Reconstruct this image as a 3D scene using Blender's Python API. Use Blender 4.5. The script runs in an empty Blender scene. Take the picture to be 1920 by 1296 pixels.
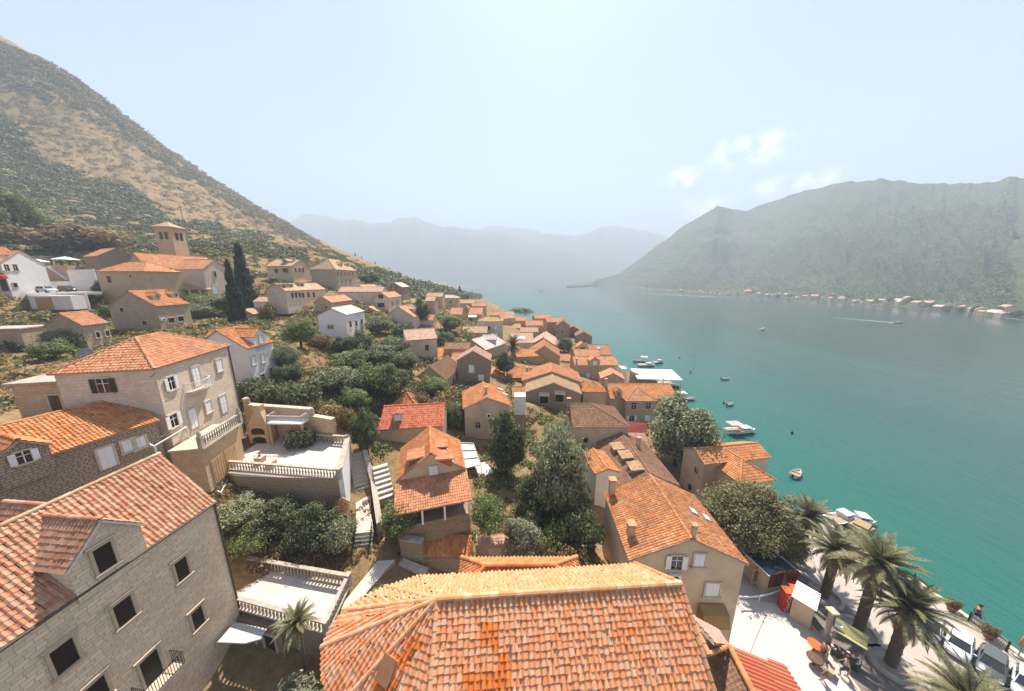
import math, random
import numpy as np
F=560.0; CX=960.0; CY=648.0; CAMH=30.0; PITCH=math.atan2(648-527,560.0)
SP,CP=math.sin(PITCH),math.cos(PITCH)
def ray(u,v):
    x=(u-CX)/F; d=(v-CY)/F
    return np.array((x, CP-d*SP, -SP-d*CP))
CAM=np.array((0,0,CAMH))
def U(u,v,t): return CAM+ray(u,v)*t
def Z(u,v,z):
    r=ray(u,v); return CAM+r*((z-CAMH)/r[2])
def proj(p):
    x,y,w=p[0],p[1],p[2]-CAMH
    dep=y*CP-w*SP; up=y*SP+w*CP
    return (CX+F*x/dep, CY-F*up/dep, dep)
def zdrop(p,v):
    # height at the xy of p that projects to image row v
    d=(v-CY)/F; y=p[1]
    w=-y*(SP+d*CP)/(CP-d*SP)
    return CAMH+w
def solve_house(A,B,t,C=None,Dv=None,tB=None,W=None,rise=None,wall=None,hip=0.0):
    a=U(A[0],A[1],t)
    if B[0]=='dir':
        yaw=math.radians(B[1]); d=np.array((math.cos(yaw),math.sin(yaw),0.)); L=B[2]; b=a+d*L
    else:
        if tB: b=U(B[0],B[1],tB); b[2]=a[2]
        else: b=Z(B[0],B[1],a[2])
        d=b-a; d[2]=0; L=float(np.linalg.norm(d)); d=d/L
    n=np.array((-d[1],d[0],0.))
    if C is not None:
        r=ray(*C)
        for sgn in (1,-1):
            nn=n*sgn
            M=np.array([nn-hip*d,(0,0,1.),-r]).T
            s=np.linalg.solve(M,CAM-a)
            if s[0]>0: break
        n=n*sgn; hw=float(s[0]); rs=-float(s[1])
        if W: hw=W/2
        if rise is not None: rs=rise
    else: hw=W/2; rs=rise
    if n.dot(a)>0 and C is None: n=-n
    c=a+n*hw-np.array((0,0,rs))-d*hip*hw
    if wall is None: wall=c[2]-zdrop(c,Dv)
    base=c[2]-wall
    mid=(a+b)/2
    return dict(a=a,b=b,d=d,n=n,L=L,hw=hw,rise=rs,wall=wall,base=base,mid=mid,yaw=math.atan2(d[1],d[0]),hip=hip*hw,eave=c[2])
def solve_house(A,B,t,C=None,Dv=None,tB=None,yaw=None,L=None,W=None,rise=None,wall=None,hip=0.0,slope=0.5,ex=False):
    a=U(A[0],A[1],t)
    if yaw is not None:
        yw=math.radians(yaw); d=np.array((math.cos(yw),math.sin(yw),0.))
        if L is None:
            r=ray(*B); M=np.array([[d[0],-r[0]],[d[1],-r[1]]])
            L=float(np.linalg.solve(M,-a[:2])[0])
        if L<0: L=-L; d=-d
        b=a+d*L
    else:
        if tB: b=U(B[0],B[1],tB); b[2]=a[2]
        else: b=Z(B[0],B[1],a[2])
        d=b-a; d[2]=0; L=float(np.linalg.norm(d)); d=d/L
    n=np.array((-d[1],d[0],0.))
    if C is not None and ex:
        r=ray(*C)
        for sgn in (1,-1):
            nn=n*sgn
            s=np.linalg.solve(np.array([nn-hip*d,(0,0,1.),-r]).T,CAM-a)
            if s[0]>0: break
        n=n*sgn; hw=float(s[0]); rs=-float(s[1])
    elif C is not None and W is None:
        best=None
        for sgn in (1,-1):
            for i in range(8,140):
                h=i*0.05
                c=a+n*sgn*h-np.array((0,0,slope*h))-d*hip*h
                p=proj(c); e=math.hypot(p[0]-C[0],p[1]-C[1])
                if best is None or e<best[0]: best=(e,sgn,h)
        n=n*best[1]; hw=best[2]; rs=slope*hw
    else:
        hw=W/2; rs=slope*hw
        if n.dot(a)>0: n=-n
    if W: hw=W/2
    if rise is not None: rs=rise
    c=a+n*hw-np.array((0,0,rs))-d*hip*hw
    if wall is None: wall=c[2]-zdrop(c,Dv)
    return dict(a=a,b=b,d=d,n=n,L=L,hw=hw,rise=rs,wall=wall,base=c[2]-wall,mid=(a+b)/2,yaw=math.atan2(d[1],d[0]),hip=hip*hw,eave=c[2],c=c)
S=dict(
U1=((563,487),(516.5,486),112,dict(yaw=180,C=(548.6,501.7),Dv=519)),
U2=((615,485.5),None,112,dict(yaw=90,L=7,W=9.5,rise=4,hip=0.9,Dv=536)),
U3=((514,532),(593,529),78,dict(yaw=90,C=(535,547),Dv=568,slope=.7)),
U4=((603,556),(645,552),84,dict(yaw=90,C=(621.5,569),Dv=583,slope=.65)),
U5=((620,578),(658.5,571),68,dict(yaw=93,C=(650,591),Dv=647,ex=True)),
U6=((514,556.5),(485.7,557),84,dict(yaw=180,C=(506.7,563.5),Dv=598,W=5)),
U7=((673,534),(702,533),105,dict(yaw=90,C=(688,547),Dv=561,slope=.75)),
U8=((714,548.6),(740,548),96,dict(yaw=90,C=(727.6,561),Dv=581,slope=.7)),
U9=((739,530),None,120,dict(yaw=90,L=9,C=(726,539),Dv=561,slope=.6)),
U10=((747,575),(768,574.6),88,dict(yaw=90,C=(776,597),Dv=608,slope=.7)),
U11=((756,619),(814,618),68,dict(yaw=25,C=(767,637.5),Dv=674)),
U12=((800,556),(818,556),110,dict(yaw=0,C=(799,566),Dv=593)),
U13=((836,553),(850,553),160,dict(yaw=0,C=(829,559),Dv=578,hip=1)),
M1=((913,745.8),(906,716),44,dict(C=(867.8,767),Dv=833,ex=True)),
M2=((805.4,688),(840,667),56,dict(C=(836.3,712.8),Dv=734,ex=True)),
M3=((886.7,658),(892,648),60,dict(C=(854.7,676.4),Dv=711,ex=True)),
M4=((882,642),(835,641),74,dict(yaw=180,C=(882,655),Dv=672)),
M5=((884,637),(925,632),80,dict(yaw=60,C=(915,652),Dv=680)),
M6=((909,594.5),(931,596),112,dict(yaw=0,C=(897,607),Dv=630,hip=1.0)),
M7=((846,577),(906,576.5),140,dict(yaw=0,C=(839.5,589),Dv=605)),
M10=((1056,601),None,135,dict(yaw=80,L=10,C=(1042,611),Dv=639,ex=True)),
M11=((1095,622),None,132,dict(yaw=80,L=10,C=(1078,630.5),Dv=644.5,ex=True)),
M12=((1018.6,633),(1024,621),112,dict(C=(996,646),Dv=653,ex=True)),
M13=((958,624),(999,626),110,dict(yaw=0,C=(955,643),Dv=655)),
M14=((1064,646),(1141,646.7),106,dict(yaw=0,C=(1060,660),Dv=669,slope=.7,W=8)),
M15=((1073,668),(1153,667),88,dict(yaw=0,C=(1070,686.7),Dv=715)),
M16a=((1021,648.6),None,84,dict(yaw=85,L=10,C=(990,668),Dv=685,ex=True)),
M16b=((950,688),(1060,684),68,dict(yaw=2,C=(945,709),Dv=730)),
M16c=((1035,697),None,60,dict(yaw=85,L=7,C=(978,714),Dv=768,ex=True)),
M16d=((1038,718),None,54,dict(yaw=85,L=5,C=(984,736),Dv=775,ex=True)),
M17=((1110,715),None,60,dict(yaw=0,L=.1,C=(1089,744.5),Dv=790,hip=1.0,slope=.6,W=4.6)),
M18=((1135,719.5),(1256,720),64,dict(yaw=0,C=(1134,751),Dv=789)),
M19=((1067,757),(1107.5,755.5),48,dict(yaw=0,C=(1067,803),Dv=833,slope=.6)),
M20=((1221,889),(1163.6,809),35.5,dict(W=7.4,slope=.45,wall=4.2)),
M21=((1112,841),None,37.5,dict(yaw=-82,L=4.2,W=3.0,slope=.35,wall=2.6)),
M22=((1297.7,1011),(1219.6,890.7),21.3,dict(C=(1404.7,1059),Dv=1183,ex=True)),
M23=((1301,841.5),(1421.7,829.6),40,dict(yaw=9,C=(1314.7,875.5),Dv=950)),
M24=((720,761.7),(834,753),40,dict(yaw=8,C=(726,811),Dv=833)),
M25=((808,851),None,28,dict(yaw=106,L=5.6,W=6.4,slope=.68,wall=4.5)),
L2=((239,545.6),(308,541),58,dict(yaw=93,C=(289,582),Dv=614,slope=.65)),
L3=((110,587.6),(164,583),46,dict(yaw=97,C=(151,619),Dv=652.7,slope=.75)),
H4=((404,620),(460,600),40,dict(yaw=93,C=(461,660),Dv=729,slope=.7)),
H1=((300,850),None,19,dict(yaw=-95,L=9.5,C=(405,940),Dv=1165,ex=True)),
H2=((235,742),(60,778),25,dict(yaw=-106,L=11,C=(300,787),Dv=840,slope=.45)),
)
# stone house with the hipped roof, from its near eave corner
_c=U(289,692,24.0); _y=math.radians(103); _d=np.array((math.cos(_y),math.sin(_y),0)); _n=np.array((-_d[1],_d[0],0)); _h=3.3
_a=_c+_d*_h+_n*_h+np.array((0,0,2.1)); _b=_a+_d*2.6
S['H3']=(tuple(proj(_a)[:2]),tuple(proj(_b)[:2]),proj(_a)[2],dict(yaw=103,L=2.6,W=2*_h,rise=2.1,hip=1.0,wall=9.2))
import bpy
from mathutils import Vector, Matrix, Euler
rng=np.random.default_rng(7); random.seed(7)
SC=bpy.context.scene; COL=SC.collection
# ------------------------------------------------------------------ mesh builder
class MB:
    def __init__(s): s.V=[]; s.nv=0; s.Fc=[]; s.hasuv=False
    def add(s,verts,faces,mat=0,uv=None,smooth=False):
        verts=np.asarray(verts,dtype=np.float64).reshape(-1,3); faces=np.asarray(faces,dtype=np.int64)
        if faces.ndim==1: faces=faces.reshape(1,-1)
        if isinstance(mat,(int,np.integer)): mat=np.full(len(faces),mat)
        if uv is None: uv=np.zeros((len(faces),faces.shape[1],2))
        s.V.append(verts); s.Fc.append((faces+s.nv,np.asarray(mat),np.asarray(uv,dtype=np.float64),smooth)); s.nv+=len(verts)
    def poly(s,pts,mat=0,uvs=None):
        s.add(pts,[list(range(len(pts)))],mat,None if uvs is None else [uvs])
    def box(s,c,size,mat=0,rz=0.0,R=None):
        c=np.array(c,float); h=np.array(size,float)/2
        v=np.array([(x,y,z) for z in (-1,1) for y in (-1,1) for x in (-1,1)])*h
        if rz: 
            ca,sa=math.cos(rz),math.sin(rz); v=v@np.array([[ca,sa,0],[-sa,ca,0],[0,0,1]])
        if R is not None: v=v@np.array(R).T
        f=[(0,2,3,1),(4,5,7,6),(0,1,5,4),(2,6,7,3),(0,4,6,2),(1,3,7,5)]
        d=h*2
        uv=[]
        for fc in f:
            q=[]
            for i in fc:
                p=[(x,y,z) for z in (-1,1) for y in (-1,1) for x in (-1,1)][i]*h
                if fc in ((0,2,3,1),(4,5,7,6)): q.append((p[0],p[1]))
                elif fc in ((0,1,5,4),(2,6,7,3)): q.append((p[0],p[2]+c[2]))
                else: q.append((p[1],p[2]+c[2]))
            uv.append(q)
        s.add(v+c,f,mat,uv)
    def bar(s,p,q,w,h=None,mat=0):
        p=np.array(p,float); q=np.array(q,float); d=q-p; L=np.linalg.norm(d)
        if L<1e-6: return
        x=d/L; up=np.array((0,0,1.)) if abs(x[2])<.95 else np.array((0,1.,0))
        y=np.cross(up,x); y/=np.linalg.norm(y); z=np.cross(x,y)
        s.box((p+q)/2,(L,w,h or w),mat,R=np.array([x,y,z]).T)
    def tube(s,pts,radii,mat=0,n=8,cap=True,smooth=True):
        pts=[np.array(p,float) for p in pts]
        if not hasattr(radii,'__len__'): radii=[radii]*len(pts)
        rings=[]; prev=None
        for i,p in enumerate(pts):
            d=pts[min(i+1,len(pts)-1)]-pts[max(i-1,0)]; d=d/(np.linalg.norm(d)+1e-9)
            a=prev if prev is not None else (np.array((1.,0,0)) if abs(d[0])<.9 else np.array((0,1.,0)))
            a=a-d*a.dot(d); a/=np.linalg.norm(a); prev=a; b=np.cross(d,a)
            th=np.arange(n)*2*math.pi/n
            rings.append(p+radii[i]*(np.cos(th)[:,None]*a+np.sin(th)[:,None]*b))
        V=np.concatenate(rings); f=[]
        for i in range(len(pts)-1):
            for k in range(n): f.append((i*n+k,i*n+(k+1)%n,(i+1)*n+(k+1)%n,(i+1)*n+k))
        s.add(V,f,mat,smooth=smooth)
        if cap:
            s.add(rings[0],[list(range(n))[::-1]],mat); s.add(rings[-1],[list(range(n))],mat)
    def lathe(s,prof,c=(0,0,0),mat=0,n=12,smooth=True):
        c=np.array(c,float); th=np.arange(n)*2*math.pi/n; V=[]
        for r,z in prof: V.append(np.stack([r*np.cos(th),r*np.sin(th),np.full(n,z)],1)+c)
        f=[]
        for i in range(len(prof)-1):
            for k in range(n): f.append((i*n+k,i*n+(k+1)%n,(i+1)*n+(k+1)%n,(i+1)*n+k))
        s.add(np.concatenate(V),f,mat,smooth=smooth)
        s.add(V[-1],[list(range(n))],mat); s.add(V[0],[list(range(n))[::-1]],mat)
    def prism(s,pts,d,mat=0):
        # polygon extruded along vector d
        pts=np.array(pts,float); d=np.array(d,float); n=len(pts)
        nrm=np.cross(pts[1]-pts[0],pts[2]-pts[0])
        if nrm.dot(d)<0: pts=pts[::-1]
        a=pts; b=pts+d
        ax=0 if abs(nrm[0])<max(abs(nrm[1]),abs(nrm[2])) else 1
        s.poly(b,mat,[(p[ax],p[2]) if abs(nrm[2])<abs(nrm).max() else (p[0],p[1]) for p in b]); s.poly(a[::-1],mat)
        for i in range(n):
            j=(i+1)%n; L=np.linalg.norm(a[j]-a[i]); 
            s.add([a[i],a[j],b[j],b[i]],[(0,1,2,3)],mat,[[(0,a[i][2]),(L,a[j][2]),(L,b[j][2]),(0,b[i][2])]])
    def mesh(s,name,mats):
        me=bpy.data.meshes.new(name)
        V=np.concatenate(s.V); me.vertices.add(len(V)); me.vertices.foreach_set('co',V.ravel())
        tot=np.concatenate([np.full(len(f),f.shape[1]) for f,_,_,_ in s.Fc])
        idx=np.concatenate([f.ravel() for f,_,_,_ in s.Fc]); uv=np.concatenate([u.reshape(-1,2) for _,_,u,_ in s.Fc])
        mi=np.concatenate([m for _,m,_,_ in s.Fc]); sm=np.concatenate([np.full(len(f),x) for f,_,_,x in s.Fc])
        st=np.concatenate([[0],np.cumsum(tot)[:-1]])
        me.loops.add(len(idx)); me.loops.foreach_set('vertex_index',idx)
        me.polygons.add(len(tot)); me.polygons.foreach_set('loop_start',st); me.polygons.foreach_set('loop_total',tot)
        me.polygons.foreach_set('material_index',mi); me.polygons.foreach_set('use_smooth',sm)
        ul=me.uv_layers.new(name='UVMap'); ul.data.foreach_set('uv',uv.ravel())
        for m in mats: me.materials.append(m)
        me.update(calc_edges=True)
        return me
    def build(s,name,mats,parent=None,label=None,kind=None,loc=None,rz=None):
        if not isinstance(mats,(list,tuple)): mats=[mats]
        o=bpy.data.objects.new(name,s.mesh(name,mats)); COL.objects.link(o)
        if parent: o.parent=parent
        if label: o['label']=label
        if kind: o['kind']=kind
        if loc is not None: o.location=Vector(loc)
        if rz is not None: o.rotation_euler=(0,0,rz)
        return o
def tag(o,label,cat,group=None,kind=None):
    o['label']=label; o['category']=cat
    if group: o['group']=group
    if kind: o['kind']=kind
    return o
def thing(name,label,cat,loc=(0,0,0),rz=0.0,group=None):
    o=bpy.data.objects.new(name,None); COL.objects.link(o); o.location=Vector(loc); o.rotation_euler=(0,0,rz)
    o.empty_display_size=.3
    return tag(o,label,cat,group)
def part(me,name,parent,loc=(0,0,0),rz=0.0,scale=None):
    o=bpy.data.objects.new(name,me); COL.objects.link(o); o.parent=parent; o.location=Vector(loc); o.rotation_euler=(0,0,rz)
    if scale: o.scale=scale
    return o
def dup(root,loc,rz=None,label=None,scale=None):
    r=root.copy(); COL.objects.link(r); r.location=Vector(loc)
    if rz is not None: r.rotation_euler=(0,0,rz)
    if label: r['label']=label
    if scale is not None: r.scale=scale
    for ch in list(root.children):
        c=ch.copy(); COL.objects.link(c); c.parent=r
        for g in ch.children:
            d=g.copy(); COL.objects.link(d); d.parent=c
    return r
# ------------------------------------------------------------------ materials
def nm(name):
    m=bpy.data.materials.new(name); m.use_nodes=True; nt=m.node_tree; b=nt.nodes['Principled BSDF']
    return m,nt,b
def nd(nt,t,**kw):
    n=nt.nodes.new(t)
    for k,v in kw.items():
        if k in n.inputs: n.inputs[k].default_value=v
        else: setattr(n,k,v)
    return n
def ramp(nt,stops,interp='LINEAR'):
    n=nt.nodes.new('ShaderNodeValToRGB'); n.color_ramp.interpolation=interp
    el=n.color_ramp.elements
    while len(el)<len(stops): el.new(.5)
    for e,(p,c) in zip(el,stops): e.position=p; e.color=tuple(c)+(1,) if len(c)==3 else c
    return n
def mixc(nt,a,b,fac,mode='MIX'):
    n=nt.nodes.new('ShaderNodeMix'); n.data_type='RGBA'; n.blend_type=mode
    for sock,val in ((n.inputs[0],fac),(n.inputs[6],a),(n.inputs[7],b)):
        if hasattr(val,'is_output'): nt.links.new(val,sock)
        elif isinstance(val,(tuple,list)): sock.default_value=tuple(val)+(1,) if len(val)==3 else val
        else: sock.default_value=val
    return n.outputs[2]
def mth(nt,op,a,b=None,c=None):
    n=nt.nodes.new('ShaderNodeMath'); n.operation=op
    for i,v in enumerate((a,b,c)):
        if v is None: continue
        if hasattr(v,'is_output'): nt.links.new(v,n.inputs[i])
        else: n.inputs[i].default_value=v
    return n.outputs[0]
def noise(nt,vec,scale,detail=4,rough=.55):
    n=nd(nt,'ShaderNodeTexNoise',Scale=scale,Detail=detail,Roughness=rough)
    if vec is not None: nt.links.new(vec,n.inputs['Vector'])
    return n.outputs['Fac']
def bump(nt,b,h,strength=.4,dist=.05):
    n=nd(nt,'ShaderNodeBump',Strength=strength,Distance=dist); nt.links.new(h,n.inputs['Height']); nt.links.new(n.outputs[0],b.inputs['Normal'])
MATS={}
def simple(name,c1,c2=None,scale=3.0,rough=.8,bmp=0.0,metal=0.0,coord='Object',spec=.3):
    if name in MATS: return MATS[name]
    m,nt,b=nm(name); b.inputs['Roughness'].default_value=rough; b.inputs['Metallic'].default_value=metal; b.inputs['Specular IOR Level'].default_value=spec
    tc=nt.nodes.new('ShaderNodeTexCoord')
    if c2 is None: c2=tuple(x*.8 for x in c1)
    f=noise(nt,tc.outputs[coord],scale,5,.6)
    r=ramp(nt,[(.3,c2),(.7,c1)]); nt.links.new(f,r.inputs[0]); nt.links.new(r.outputs[0],b.inputs['Base Color'])
    if bmp: bump(nt,b,f,bmp,.05)
    MATS[name]=m; return m
def roof_mat(name,cols,weather=(.12,.09,.05),wamt=.35,flat=False,spread=1.0):
    key=name+('_sheet' if flat else '')
    if key in MATS: return MATS[key]
    m,nt,b=nm(key); b.inputs['Roughness'].default_value=.85; b.inputs['Specular IOR Level'].default_value=.25
    uv=nt.nodes.new('ShaderNodeUVMap'); uv.uv_map='UVMap'
    sep=nt.nodes.new('ShaderNodeSeparateXYZ'); nt.links.new(uv.outputs[0],sep.inputs[0])
    fx=mth(nt,'FLOOR',sep.outputs[0]); fy=mth(nt,'FLOOR',sep.outputs[1])
    cb=nt.nodes.new('ShaderNodeCombineXYZ'); nt.links.new(fx,cb.inputs[0]); nt.links.new(fy,cb.inputs[1])
    wn=nd(nt,'ShaderNodeTexWhiteNoise',noise_dimensions='2D'); nt.links.new(cb.outputs[0],wn.inputs['Vector'])
    r=ramp(nt,[(i/(len(cols)-1),c) for i,c in enumerate(cols)]); nt.links.new(wn.outputs[0],r.inputs[0])
    tc=nt.nodes.new('ShaderNodeTexCoord')
    f1=noise(nt,tc.outputs['Object'],.7,5,.6); f2=noise(nt,tc.outputs['Object'],9,4,.7)
    fac=mth(nt,'MULTIPLY',mth(nt,'SMOOTHSTEP' if False else 'POWER',f1,2.0),mth(nt,'MULTIPLY',f2,wamt*5))
    col=mixc(nt,r.outputs[0],weather,fac)
    nt.links.new(col,b.inputs['Base Color'])
    if flat:
        u=mth(nt,'FRACT',sep.outputs[0]); v=mth(nt,'FRACT',sep.outputs[1])
        hu=mth(nt,'SINE',mth(nt,'MULTIPLY',u,math.pi)); hv=mth(nt,'MULTIPLY',v,-.4)
        bump(nt,b,mth(nt,'ADD',hu,hv),.9,.08)
    else: bump(nt,b,f2,.25,.02)
    MATS[key]=m; return m
def stone_mat(name,c1,c2,mortar,bw=.45,bh=.22,msize=.018,stain=(.2,.16,.11),samt=.45,bstr=.5,coord='UV'):
    if name in MATS: return MATS[name]
    m,nt,b=nm(name); b.inputs['Roughness'].default_value=.9; b.inputs['Specular IOR Level'].default_value=.2
    tc=nt.nodes.new('ShaderNodeTexCoord')
    nz=nd(nt,'ShaderNodeTexNoise',Scale=1.7,Detail=3); nt.links.new(tc.outputs['UV'],nz.inputs['Vector'])
    off=nt.nodes.new('ShaderNodeVectorMath'); off.operation='MULTIPLY_ADD'
    nt.links.new(nz.outputs['Color'],off.inputs[0]); off.inputs[1].default_value=(.13,.09,0); nt.links.new(tc.outputs['UV'],off.inputs[2])
    bk=nd(nt,'ShaderNodeTexBrick',Scale=1.0); bk.inputs['Color1'].default_value=c1+(1,); bk.inputs['Color2'].default_value=c2+(1,); bk.inputs['Mortar'].default_value=mortar+(1,)
    bk.inputs['Brick Width'].default_value=bw; bk.inputs['Row Height'].default_value=bh; bk.inputs['Mortar Size'].default_value=msize; bk.inputs['Mortar Smooth'].default_value=.4
    bk.offset=.5; bk.squash=.7; bk.squash_frequency=3
    nt.links.new(off.outputs[0],bk.inputs['Vector'])
    f1=noise(nt,tc.outputs['Object'],.45,6,.65); f2=noise(nt,tc.outputs['Object'],7,4,.7)
    rr=ramp(nt,[(.42,(0,0,0)),(.75,(1,1,1))]); nt.links.new(f1,rr.inputs[0])
    col=mixc(nt,bk.outputs['Color'],stain,mth(nt,'MULTIPLY',rr.outputs[0],samt))
    col=mixc(nt,col,tuple(x*1.25 for x in c1),mth(nt,'MULTIPLY',f2,.35))
    nt.links.new(col,b.inputs['Base Color'])
    h=mth(nt,'SUBTRACT',mth(nt,'MULTIPLY',f2,.6),bk.outputs['Fac'])
    bump(nt,b,h,bstr,.03)
    MATS[name]=m; return m
def leaf_mat(name,c1,c2,c3,trans=.35):
    if name in MATS: return MATS[name]
    m,nt,b=nm(name); b.inputs['Roughness'].default_value=.6; b.inputs['Specular IOR Level'].default_value=.3
    g=nt.nodes.new('ShaderNodeNewGeometry'); oi=nt.nodes.new('ShaderNodeObjectInfo')
    f=mth(nt,'FRACT',mth(nt,'ADD',g.outputs['Random Per Island'],mth(nt,'MULTIPLY',oi.outputs['Random'],.25)))
    f=mth(nt,'MULTIPLY',g.outputs['Random Per Island'],.8); f=mth(nt,'ADD',f,mth(nt,'MULTIPLY',oi.outputs['Random'],.2))
    r=ramp(nt,[(0,c1),(.55,c2),(1,c3)]); nt.links.new(f,r.inputs[0])
    nt.links.new(r.outputs[0],b.inputs['Base Color'])
    t=nt.nodes.new('ShaderNodeBsdfTranslucent'); nt.links.new(r.outputs[0],t.inputs[0])
    mx=nt.nodes.new('ShaderNodeMixShader'); mx.inputs[0].default_value=trans
    nt.links.new(b.outputs[0],mx.inputs[1]); nt.links.new(t.outputs[0],mx.inputs[2])
    nt.links.new(mx.outputs[0],nt.nodes['Material Output'].inputs[0])
    MATS[name]=m; return m
# palette
R_SAL=dict(name='salmon_roof_tiles',cols=[(.52,.18,.08),(.62,.26,.125),(.64,.32,.17),(.56,.21,.09)])
R_ORG=dict(name='orange_roof_tiles',cols=[(.55,.18,.05),(.64,.25,.085),(.66,.31,.13),(.50,.15,.05)])
R_RED=dict(name='red_roof_tiles',cols=[(.42,.08,.04),(.52,.13,.065),(.55,.19,.1),(.4,.09,.05)],wamt=.15)
R_BRN=dict(name='brown_roof_tiles',cols=[(.22,.10,.06),(.33,.16,.09),(.38,.2,.12),(.25,.12,.07)],wamt=.5)
R_PNK=dict(name='pink_roof_tiles',cols=[(.5,.26,.18),(.6,.36,.27),(.55,.3,.2),(.62,.42,.34)],wamt=.2)
R_PAL=dict(name='pale_roof_tiles',cols=[(.5,.4,.35),(.6,.5,.45),(.56,.44,.38),(.66,.58,.54)],wamt=.2)
R_RUST=dict(name='rusty_old_tiles',cols=[(.48,.16,.05),(.64,.25,.08),(.55,.24,.11),(.42,.14,.06),(.66,.36,.18)],wamt=.4)
R_CHU=dict(name='church_barrel_tiles',cols=[(.68,.235,.09),(.72,.30,.135),(.70,.37,.21),(.68,.26,.105),(.72,.42,.26)],wamt=.07,weather=(.3,.16,.09))
R_NEW=dict(name='new_orange_tiles',cols=[(.66,.17,.03),(.72,.21,.05),(.62,.15,.03)],wamt=.03)
R_PALACE=dict(name='palace_barrel_tiles',cols=[(.42,.17,.09),(.50,.24,.14),(.56,.33,.21),(.46,.2,.11)],wamt=.25,weather=(.2,.11,.07))
R_TAN=dict(name='sunburnt_tan_tiles',cols=[(.42,.24,.12),(.52,.34,.2),(.46,.26,.13),(.6,.44,.3)],wamt=.2)
def RM(d,flat=False): return roof_mat(flat=flat,**d)
W_BEIGE=stone_mat('beige_stone',(0.576,0.400,0.250),(0.448,0.310,0.192),(0.341,0.230,0.140),.5,.24)
W_GREY=stone_mat('grey_stone',(0.469,0.360,0.259),(0.363,0.275,0.192),(0.267,0.200,0.134),.5,.25)
W_DARK=stone_mat('dark_stone',(0.331,0.235,0.158),(0.235,0.170,0.116),(0.160,0.115,0.076),.5,.25)
W_PALE=stone_mat('pale_stone',(0.662,0.530,0.412),(0.555,0.440,0.336),(0.459,0.350,0.264),.5,.26)
W_RUB=stone_mat('rubble_stone',(0.448,0.340,0.240),(0.352,0.260,0.172),(0.160,0.110,0.076),.32,.18,.035,bstr=.9)
W_PALACE=stone_mat('palace_ashlar',(.76,.59,.43),(.58,.445,.315),(.40,.30,.205),.42,.21,.016,samt=.3)
W_CREAM=simple('cream_plaster',(0.598,0.460,0.316),(0.469,0.350,0.230),.8,.9,.1)
W_OCHRE=simple('ochre_plaster',(0.480,0.310,0.164),(0.405,0.250,0.124),.8,.9,.1)
W_WHITE=simple('white_plaster',(.74,.70,.67),(.66,.61,.57),.8,.85,.08)
W_AGED=simple('aged_plaster',(0.619,0.470,0.326),(0.448,0.320,0.202),.6,.9,.15)
STONE=simple('cut_stone',(.56,.47,.36),(.44,.36,.27),2.5,.85,.15)
STONEW=simple('weathered_rail_stone',(.46,.40,.34),(.30,.24,.18),2.0,.85,.2)
DARKW=simple('dark_window',(.012,.010,.010),(.02,.016,.014),2,.15,spec=.5)
BRDOOR=simple('brown_wood',(.13,.07,.04),(.08,.045,.025),6,.6)
SHUTW=simple('white_paint',(.78,.76,.74),(.7,.68,.66),3,.6)
SHUTD=simple('dark_shutter_paint',(.05,.035,.025),(.03,.02,.015),6,.5)
EDGE=simple('roof_edge_mortar',(.46,.36,.27),(.34,.25,.18),3,.9)
EDGEW=simple('pale_verge_mortar',(.66,.58,.52),(.52,.45,.4),3,.9)
GUT=simple('brown_gutter',(.10,.075,.06),(.07,.05,.04),3,.5)
METW=simple('white_metal',(.75,.73,.72),(.68,.66,.65),3,.4,metal=.0)
GREYM=simple('grey_metal',(.3,.29,.28),(.22,.21,.2),3,.45,metal=.3)
IRON=simple('black_iron',(.03,.028,.027),(.02,.02,.02),3,.5)
BARK=simple('bark',(.14,.10,.07),(.08,.055,.04),8,.95,.4)
FABW=simple('white_canvas',(.80,.79,.80),(.74,.73,.74),2,.8)
CONC=simple('concrete',(.42,.38,.33),(.33,.29,.25),1.5,.9,.15)
L_OLIVE=leaf_mat('olive_leaves',(.11,.12,.058),(.26,.27,.145),(.50,.50,.31))
L_DARK=leaf_mat('dark_leaves',(.05,.065,.028),(.125,.145,.065),(.26,.275,.13))
L_GREEN=leaf_mat('green_leaves',(.075,.10,.028),(.175,.215,.068),(.35,.39,.15))
L_FICUS=leaf_mat('ficus_leaves',(.085,.082,.033),(.23,.205,.088),(.42,.36,.17))
L_DRY=leaf_mat('dry_leaves',(.13,.09,.04),(.26,.18,.085),(.38,.27,.14))
L_GOLD=leaf_mat('golden_dry_grass',(.26,.15,.05),(.42,.27,.11),(.55,.38,.18))
L_SCRUB=leaf_mat('scrub_leaves',(0.125,0.102,0.037),(0.250,0.194,0.074),(0.395,0.301,0.129))
L_SILV=leaf_mat('silver_leaves',(0.104,0.116,0.070),(0.250,0.252,0.164),(0.437,0.417,0.289))
L_CYP=leaf_mat('cypress_leaves',(.02,.026,.016),(.045,.05,.03),(.085,.09,.055),.15)
L_PALM=leaf_mat('palm_fronds',(.07,.075,.03),(.17,.165,.075),(.34,.3,.17),.25)
L_PDRY=leaf_mat('dry_palm_fronds',(.14,.09,.045),(.28,.2,.11),(.46,.35,.22),.25)
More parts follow.
